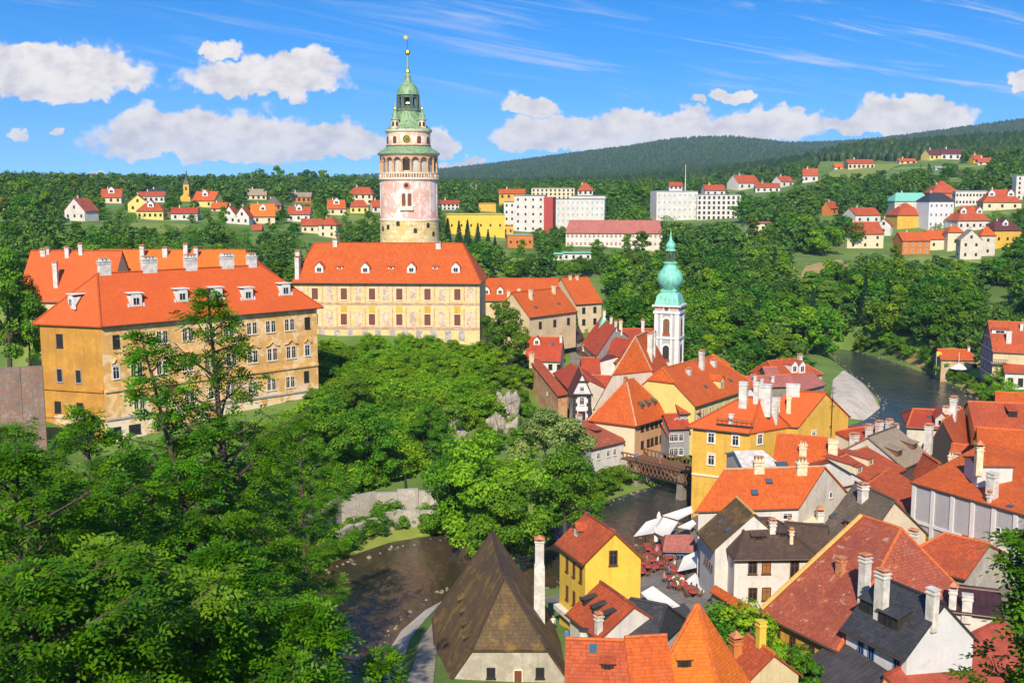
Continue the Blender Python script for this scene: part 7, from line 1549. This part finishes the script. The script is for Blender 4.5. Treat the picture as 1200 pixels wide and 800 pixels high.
# ------------------------------------------------------------------ big trees on the slope below the viewpoint
def front_tree(seed, label, px, pyt, d, spread_, base_z=None, lean=(0, 0), nl=34, mat='leaf_front', dens=1.0, start=.22, leaflet=.25, bx=None, trunk_r=.30, taper=0.0):
    r_ = np.random.default_rng(seed); top = PD(px, pyt, d); X0 = top[0] + lean[0] if bx is None else (bx - 600) / F_PX * d; Y0 = d + lean[1]
    gz_ = float(ground(X0, Y0)[0]) if base_z is None else base_z; H_ = top[2] - gz_; root = thing('leafy_tree', label, 'tree', (X0, Y0, gz_)); T = np.array([top[0] - X0, d - Y0, H_])
    m = MB(); n = 9; wob = np.cumsum(r_.normal(size=(n, 2)) * .16, 0); ts = np.linspace(0, 1, n)
    tp = np.array([[T[0] * t ** 1.2 + wob[i][0] * (1 - t) * t * 3, T[1] * t + wob[i][1] * (1 - t) * t * 3, H_ * t] for i, t in enumerate(ts)]); tp[0][2] = -1.5
    at = lambda t: np.array([np.interp(t, ts, tp[:, i]) for i in range(3)])
    m.tube(list(tp), [trunk_r * (1 - .93 * t) + .02 for t in ts], 'bark', 8)
    O, Dv = [], []
    for i in range(nl):
        t = start + (1 - start) * ((i + r_.uniform(.2, .8)) / nl); az = i * 2.4 + r_.uniform(-.5, .5); prof = math.sin(math.pi * min(1, (t - start) / (1 - start) * .80 + .22)) ** .7
        ln = spread_ * prof * (1 - taper * t) * r_.uniform(.55, 1.15); st = at(t); el = r_.uniform(.25, .85) + .5 * max(0, t - .75)
        dh = np.array([math.cos(az), math.sin(az), 0]); pts = [st + dh * ln * q * math.cos(el) + np.array([0, 0, ln * (q * math.sin(el) - -.10 * q * q)]) + r_.normal(size=3) * .10 * q for q in (0, .33, .66, 1)]
        br_ = trunk_r * .30 * (1 - .6 * t) + .02; m.tube(pts, [br_, br_ * .7, br_ * .45, .012], 'bark', 5, False)
        ns = max(4, int(ln * 2.1 * dens))
        for s in range(ns):
            q = .28 + .72 * (s + r_.uniform(0, 1)) / ns; base = np.array([np.interp(q, (0, .33, .66, 1), [p[k_] for p in pts]) for k_ in range(3)]); side = 1 if s % 2 else -1
            a2 = az + side * r_.uniform(.5, 1.2); sl = (1.15 - q * .6) * min(1.9, ln * .42) * r_.uniform(.6, 1.2); e = base + np.array([math.cos(a2), math.sin(a2), r_.uniform(-.15, .55)]) * sl
            m.tube([base, e], [.022, .008], 'bark', 4, False)
            for f in ((.45, .72, 1.0) if sl > .9 else (.6, 1.0)):
                o = base + (e - base) * f
                for w_ in range(int(5 * dens) if f == 1 else int(3 * dens)): 
                    a3 = a2 + r_.uniform(-1.5, 1.5); O.append(o + r_.normal(size=3) * .05); Dv.append([math.cos(a3), math.sin(a3), r_.uniform(-.45, .40)])
    O = np.array(O); Dv = np.array(Dv); Dv /= np.linalg.norm(Dv, axis=1, keepdims=True); N = len(O)
    nrm = np.array([0, -.25, 1.]) + r_.normal(size=(N, 3)) * .40; nrm -= (nrm * Dv).sum(1, keepdims=True) * Dv; nrm /= np.linalg.norm(nrm, axis=1, keepdims=True); Bv = np.cross(nrm, Dv); LL = r_.uniform(.55, .95, N) * leaflet / .25; hue0 = np.clip(r_.normal(.5, .25, N), 0, 1)
    Vs, Hs = [], []
    for j in range(9):
        if j < 8:
            s = (.22 + .72 * (j // 2) / 3.6); sd = 1 if j % 2 else -1; ax_ = Bv * sd * .86 + Dv * .5
        else: s = 1.0; ax_ = Dv.copy()
        ax_ = ax_ + r_.normal(size=(N, 3)) * .12; ax_[:, 2] -= .18; ax_ /= np.linalg.norm(ax_, axis=1, keepdims=True); l_ = leaflet * r_.uniform(.8, 1.2, N)
        c = O + Dv * (LL * s)[:, None] - np.array([0, 0, 1.]) * (LL * s * s * .22)[:, None] + ax_ * (l_ * .5)[:, None]
        b = np.cross(nrm, ax_); b /= np.linalg.norm(b, axis=1, keepdims=True); Vs.append(leaf_arrays(c, ax_, b, nrm, l_, l_ * .48)); Hs.append(np.clip(hue0 + r_.normal(0, .08, N), 0, 1))
    me = leaf_mesh('crown', np.concatenate(Vs), np.concatenate(Hs), mat); o = bpy.data.objects.new('crown', me); COL.objects.link(o); o.parent = root; m.build('trunk', root); return N * 9
tot = 0
tot += front_tree(1, 'tallest foreground tree with a bare reddish trunk in front of the palace', 243, 337, 58, 6.2, None, (1.0, 0), 52, bx=262, trunk_r=.42, start=.26, taper=.42, dens=.95)
tot += front_tree(2, 'slim foreground tree leaning left, its sparse top crossing the left half of the palace', 163, 386, 56, 4.4, None, (3.5, -.5), 34, bx=250, start=.30, taper=.35, dens=.9)
tot += front_tree(3, 'foreground tree at the left with a thin forked top under the palace corner', 98, 478, 52, 4.6, None, (1.2, 0), 34, bx=130, start=.2, taper=.5, dens=.8)
tot += front_tree(4, 'dense foreground tree at the left picture edge', 20, 525, 46, 4.6, None, (0, 0), 36, start=.15)
tot += front_tree(5, 'foreground tree with broad layered crown right of the tallest one', 352, 488, 100, 5.4, None, (0, 0), 42, start=.2)
tot += front_tree(6, 'light green young tree in front of the left foreground trees', 128, 640, 38, 3.6, None, (0, 0), 34, 'leaf_light', start=.2)
tot += front_tree(7, 'low foreground tree at the bottom left corner', 40, 665, 34, 3.6, None, (0, 0), 34, start=.1)
tot += front_tree(8, 'low light green foreground tree filling the bottom middle left', 235, 700, 40, 4.0, None, (0, 0), 36, start=.1)
tot += front_tree(9, 'foreground tree hanging out over the near river', 262, 640, 46, 3.4, None, (0, 0), 38, start=.2)
tot += front_tree(10, 'small leafy top poking up at the bottom edge left of the dirt path', 452, 762, 46, .9, None, (0, 0), 12, start=.4, trunk_r=.12)
tot += front_tree(11, 'dark foreground tree between the slim leaning tree and the left edge', 60, 560, 56, 4.6, None, (0, 0), 36, 'leaf_mid', start=.15)
tot += front_tree(17, 'low foreground tree at the right end of the foreground trees, over the river', 362, 705, 43, 2.4, None, (0, 0), 28, start=.2, trunk_r=.2)
tot += front_tree(12, 'near tree at the right edge reaching branches in front of the curved wall', 1256, 590, 34, 3.1, None, (1.2, 0), 54, start=.25, dens=1.3)
tot += front_tree(13, 'shadowy understorey tree behind the tallest foreground tree', 205, 520, 64, 5.0, None, (0, 0), 40, 'leaf_mid', start=.12)
tot += front_tree(14, 'wide understorey tree on the slope above the near river', 285, 560, 72, 4.4, None, (0, 0), 38, 'leaf_mid', start=.12)
tot += front_tree(15, 'leafy understorey tree at the far left below the castle wall', 5, 500, 75, 5.5, None, (0, 0), 40, 'leaf_mid', start=.12)
tot += front_tree(16, 'leafy understorey tree below the left corner of the palace', 130, 535, 80, 5.5, None, (0, 0), 40, 'leaf_mid', start=.12)
# undergrowth below them
U = [(x, y) for y in (560, 600, 640, 690, 740, 790) for x in range(-20, 400 if y < 700 else 380, 42)]
for i, (x, y) in enumerate(U):
    x += brng.uniform(-14, 14); y += brng.uniform(-12, 12); p = hit(x, y, 20)
    if on_river(p[0], p[1], 2.5): continue
    STUFFB.append((p[0], p[1], p[2] - .3, brng.uniform(3, 4.6)))
Vs, Hs = [], []; bb_ = [clump_tree(191 + i, 1, .62, 18, 900 if i == 0 else 420, .075 if i == 0 else .105, 'wide', .05)[:2] for i in range(2)]
for i, (x, y, z, h) in enumerate(STUFFB):
    Vl, hl = bb_[0 if y < 150 else 1]; a = i * 2.4; ca, sa = math.cos(a), math.sin(a); V = Vl * h; w = brng.uniform(1, 1.5)
    Vs.append(np.stack([(V[..., 0] * ca - V[..., 1] * sa) * w + x, (V[..., 0] * sa + V[..., 1] * ca) * w + y, V[..., 2] + z], -1)); Hs.append(np.clip(hl * .6 + brng.uniform(-.1, .45), 0, 1))
o = bpy.data.objects.new('undergrowth', leaf_mesh('undergrowth', np.concatenate(Vs), np.concatenate(Hs), 'leaf_mid')); COL.objects.link(o); tag(o, 'low undergrowth and garden greenery beneath the trees and among the distant houses', 'undergrowth', kind='stuff')
# ------------------------------------------------------------------ restaurant terrace, small things and people
def on(px, py, z): return P(px, py, z)
def canopy(label, pts, z, mat='canvas', sag=.25, name='canopy'):
    W_ = [P(px, py, z + dz) for px, py, dz in pts]; c = np.mean(W_, 0); root = thing(name, label, 'awning', (c[0], c[1], 2.8)); lo = np.array(root.location); g = 2.6
    N = 8; b = MB(); G = [[None] * (N + 1) for _ in range(N + 1)]
    for i in range(N + 1):
        for j in range(N + 1):
            u, v = i / N, j / N; p = W_[0] * (1 - u) * (1 - v) + W_[1] * u * (1 - v) + W_[2] * u * v + W_[3] * (1 - u) * v; G[i][j] = p - np.array([0, 0, sag * 16 * u * (1 - u) * v * (1 - v)])
    b.solid([[G[i][j], G[i + 1][j], G[i + 1][j + 1], G[i][j + 1]] for i in range(N) for j in range(N)], .05, mat); b.build('cloth', root, lo)
    for p in W_:
        m = MB(); m.tube([(p[0], p[1], g), (p[0], p[1], p[2])], .05, 'wood', 6); m.build('pole', root, lo)
Z = 5.4
canopy('large pale grey awning at the river end of the restaurant terrace', [(742.5, 628, 0), (757, 611, .3), (776, 605, .5), (766, 624, .2)], Z)
canopy('pale grey awning with a dark seam next to the river end awning', [(766.5, 623, .1), (777, 605.5, .5), (795, 611, .1), (782, 630, -.2)], Z)
canopy('long white awning running to the foot of the large yellow house', [(776, 603.5, .2), (810, 592.5, .4), (812, 600, 0), (795, 608.5, -.2)], Z)
canopy('small cream awning under the large yellow house', [(794, 617, 0), (812, 608.5, .3), (816, 613, .2), (809, 620, -.1)], Z)
canopy('cream awning beside the white side wing on the terrace', [(794, 669, 0), (801, 652, .2), (817, 645, .4), (817, 664, .1)], Z)
canopy('lower cream awning in front of the white side wing', [(802, 681, -.2), (815, 671, .2), (828, 690, .2), (816, 702, -.2)], Z - .6)
canopy('large off-white awning at the near end of the terrace', [(751, 694, 0), (765, 686, .4), (798, 710, .1), (771, 714, -.2)], Z)
q = house('terrace_pavilion', 'low red roofed pavilion on the restaurant terrace', (777, 644), (817, 645), 4.2, 5.2, rp=(.5, 628), roof='pinktile', wall='wood', zb=2.5, cap=None, h=(.1, .1), wins=[('f', [.2, .5, .8], [-1.2], 1.0, 1.4, 'blue')], protect=False, cat='pavilion')
house('shed', 'small shed with grey ribbed metal roof at the near end of the terrace', (770, 716), (792, 741), 3.0, 5.0, rise=.5, rt=1, roof='metal_dark', wall='wood', zb=3, cap=None, th=.1, protect=False, cat='shed')
for px, py, pt, lb in ((768, 641, 617, 'tall folded ivory parasol in the middle of the terrace'), (772, 608, 599, 'folded white parasol above the pale grey awnings')):
    p = P(px, py, 3.2); h = z_at_row(p[0], p[1], pt) - 3.0; b = MB(); b.lathe((p[0], p[1]), [(.05, 3.0), (.05, 3.0 + h * .3)], 'wood', 6); b.lathe((p[0], p[1]), [(.10, 3 + h * .3), (.34, 3 + h * .36), (.22, 3 + h * .75), (.03, 3 + h)], 'canvas', 8); o = b.build('parasol', None); tag(o, lb, 'parasol')
b = MB(); p = P(1123, 437, 2.6); b.tube([(p[0], p[1], 1.5), (p[0], p[1], 8)], .07, 'trim_white', 6); b.lathe((p[0], p[1]), [(2.3, 3.8), (1.2, 4.6), (.1, 5.1)], 'canvas', 8); tag(b.build('parasol'), 'white parasol with tall mast beside the low ochre house', 'parasol')
p = P(1097, 430, 3.5); b = MB(); b.tube([(p[0], p[1], 1.5), (p[0], p[1], 7.6)], .05, 'trim_white', 6); b.face([(p[0], p[1], 7.6), (p[0] + 1.2, p[1] - .2, 7.4), (p[0] + 1.2, p[1] - .2, 6.2), (p[0], p[1], 6.4)], 'yellow_bright'); tag(b.build('flag'), 'yellow flag on a pole at the left end of the low ochre house', 'flag')
# tables with red cloths and chairs
def make_table():
    r = thing('restaurant_table', 'small round restaurant table under a red cloth on the terrace', 'table', (0, 0, 0), 'red-clothed tables on the restaurant terrace'); b = MB(); b.lathe((0, 0), [(.55, .55), (.52, .76), (.50, .78)], 'red_cloth', 12); b.build('tablecloth', r); b = MB(); b.lathe((0, 0), [(.26, 0), (.05, .05), (.05, .56)], 'iron', 8); b.build('leg', r); return r
def make_chair():
    r = thing('restaurant_chair', 'brown wooden chair at a red-clothed table on the terrace', 'chair', (0, 0, 0), 'chairs on the restaurant terrace'); b = MB(); b.lbox(-.22, .22, -.22, .22, .43, .47, 'wood'); b.build('seat', r); b = MB(); b.lbox(-.22, .22, .19, .23, .6, .95, 'wood'); b.build('backrest', r)
    for x in (-.19, .19):
        for y in (-.19, .20): b = MB(); b.lbox(x - .025, x + .025, y - .025, y + .025, 0, .43 if y < 0 else .95, 'wood'); b.build('leg', r)
    return r
def copy_tree(o, parent=None):
    c = o.copy(); COL.objects.link(c); c.parent = parent
    for ch in list(o.children): copy_tree(ch, c)
    return c
t0, c0 = make_table(), make_chair(); first = [True, True]
TB = [(760, 646), (766, 652), (757, 655), (764, 662), (772, 646), (775, 655), (760, 670), (754, 664), (768, 672), (752, 676), (775, 668), (783, 672), (790, 680), (786, 690), (795, 690), (800, 700), (792, 700), (806, 706), (812, 712), (758, 640), (783, 662)]
SEATS = []
for i, (x, y) in enumerate(TB):
    p = P(x, y, 3.4); g = float(ground(p[0], p[1])[0]) + .03; o = t0 if i == 0 else copy_tree(t0); o.location = (p[0], p[1], g)
    for j in range(3):
        a = i * .7 + j * 2.094; c = c0 if i == 0 and j == 0 else copy_tree(c0); c.location = (p[0] + .78 * math.sin(a), p[1] - .78 * math.cos(a) * -1, g); c.rotation_euler = (0, 0, -a); SEATS.append((c.location.copy(), -a))
# people
def skin_person(sit):
    J = {'pelvis': (0, 0, .95), 'chest': (0, .0, 1.28), 'neck': (0, 0, 1.48), 'head0': (0, -.01, 1.58), 'head1': (0, -.01, 1.74)}
    for s, n in ((-1, 'l'), (1, 'r')):
        J['hip' + n] = (s * .09, 0, .92); J['sh' + n] = (s * .18, 0, 1.42); J['el' + n] = (s * .24, .03 if not sit else -.02, 1.15); J['wr' + n] = (s * .24, -.08 if not sit else -.26, .92 if not sit else 1.12); J['ha' + n] = (s * .23, -.12 if not sit else -.36, .84 if not sit else 1.12)
        J['kn' + n] = (s * .10, -.02 * s, .50) if not sit else (s * .11, -.44, .95); J['an' + n] = (s * .10, .04 * s, .09) if not sit else (s * .11, -.44, .50); J['to' + n] = (s * .11, -.16 + .04 * s, .04) if not sit else (s * .11, -.60, .45)
    rad = {'pelvis': (.15, .11), 'chest': (.16, .11), 'neck': (.055, .055), 'head0': (.075, .085), 'head1': (.085, .095)}
    for n in 'lr': rad.update({'hip' + n: (.09, .09), 'sh' + n: (.07, .065), 'el' + n: (.045, .045), 'wr' + n: (.032, .03), 'ha' + n: (.04, .022), 'kn' + n: (.06, .06), 'an' + n: (.042, .042), 'to' + n: (.04, .03)})
    E = [('pelvis', 'chest'), ('chest', 'neck'), ('neck', 'head0'), ('head0', 'head1')]
    for n in 'lr': E += [('pelvis', 'hip' + n), ('hip' + n, 'kn' + n), ('kn' + n, 'an' + n), ('an' + n, 'to' + n), ('chest', 'sh' + n), ('sh' + n, 'el' + n), ('el' + n, 'wr' + n), ('wr' + n, 'ha' + n)]
    ks = list(J); me = bpy.data.meshes.new('p'); me.from_pydata([J[k_] for k_ in ks], [(ks.index(a), ks.index(b)) for a, b in E], []); o = bpy.data.objects.new('p', me); COL.objects.link(o)
    md = o.modifiers.new('s', 'SKIN'); 
    for i, k_ in enumerate(ks): me.skin_vertices[0].data[i].radius = rad[k_]; me.skin_vertices[0].data[i].use_root = k_ == 'pelvis'
    o.modifiers.new('ss', 'SUBSURF').levels = 1; dg = bpy.context.evaluated_depsgraph_get(); m2 = bpy.data.meshes.new_from_object(o.evaluated_get(dg)); bpy.data.objects.remove(o); return m2
plain('skin', (.48, .28, .19), .6, var=.05, bk=0); plain('hair', (.05, .03, .02), .8, bk=0); plain('jeans', (.05, .07, .14), .9); plain('trousers', (.10, .09, .08), .9)
SH = {'white': (.7, .69, .66), 'blue': (.07, .20, .50), 'red': (.55, .05, .04), 'black': (.03, .03, .035), 'pink': (.6, .25, .27), 'green': (.1, .25, .1)}
for k_, c in SH.items(): plain('shirt_' + k_, c, .9, var=.08, bk=0)
PB = {s: skin_person(s) for s in (False, True)}
def person(x, y, z, rz, col, sit, label, group=None, legs='jeans'):
    me = PB[sit].copy(); me.name = 'person'; me.materials.clear()
    for n in ('skin', 'shirt_' + col, legs, 'hair'): me.materials.append(MATS[n])
    for f in me.polygons:
        c = f.center; zz = c.z; arm = abs(c.x) > .20
        low = zz < .93 if not sit else (zz < 1.02 and (abs(c.y) > .10 or zz < .96)) and not arm
        f.material_index = 3 if zz > 1.60 and (c.y > -.03 or zz > 1.72) else 0 if zz > 1.46 else 0 if (arm and ((not sit and zz < 1.12) or (sit and c.y < -.08))) else 2 if low and not arm else 1
    o = bpy.data.objects.new('person', me); COL.objects.link(o); o.location = (x, y, z - (.50 if sit else 0)); o.rotation_euler = (0, 0, rz); return tag(o, label, 'person', group)
cols = ['white', 'black', 'red', 'blue', 'white', 'pink', 'green', 'white']
for i, si in enumerate((33, 34, 36, 37, 39, 40, 42, 45, 46, 48, 51, 3, 9, 16, 22)):
    (l, rz) = SEATS[si]; person(l.x, l.y, l.z + .47 - .38, rz, cols[i % 8], True, 'guest in a %s shirt sitting at a red-clothed table on the terrace' % cols[i % 8], 'guests in %s shirts seated on the terrace' % cols[i % 8])
for (x, y, z, cl_, rz, lb) in ((648, 741, None, 'white', .3, 'person in a white shirt walking in the alley beside the bright yellow house'), (664, 757, None, 'blue', 2.6, 'person in a blue shirt walking in the alley beside the bright yellow house'), (746, 541, 4.62, 'blue', .2, 'person in a blue shirt at the near end of the timber bridge'), (773, 548.5, 4.62, 'red', 1.2, 'person in a red shirt walking on the timber bridge'), (709, 533, None, 'black', 0, 'person in black clothes by the corner house')):
    if z is None: p = hit(x, y)
    else: p = P(x, y, z)
    person(p[0], p[1], p[2], rz, cl_, False, lb)
# thin masts of the football field
for i, (x, y, pt) in enumerate(((846, 287, 268), (856, 288, 270), (863, 289, 271), (869, 290, 272), (875, 292, 273), (552, 238, 215), (558, 239, 216), (821, 286, 277))):
    p = hit(x, y, 300, 1500); b = MB(); b.tube([tuple(p - [0, 0, 1]), (p[0], p[1], z_at_row(p[0], p[1], pt))], .14, 'trim_white', 6); tag(b.build('floodlight_mast'), 'thin white mast standing among the trees of the plateau', 'mast', 'thin white masts on the plateau')
patch('sand_bank', [(784, 597), (792, 588), (806, 584), (808, 596), (795, 600)], 'path_dirt', .5, 'tan dry grass heap at the river edge below the yellow house', .5)
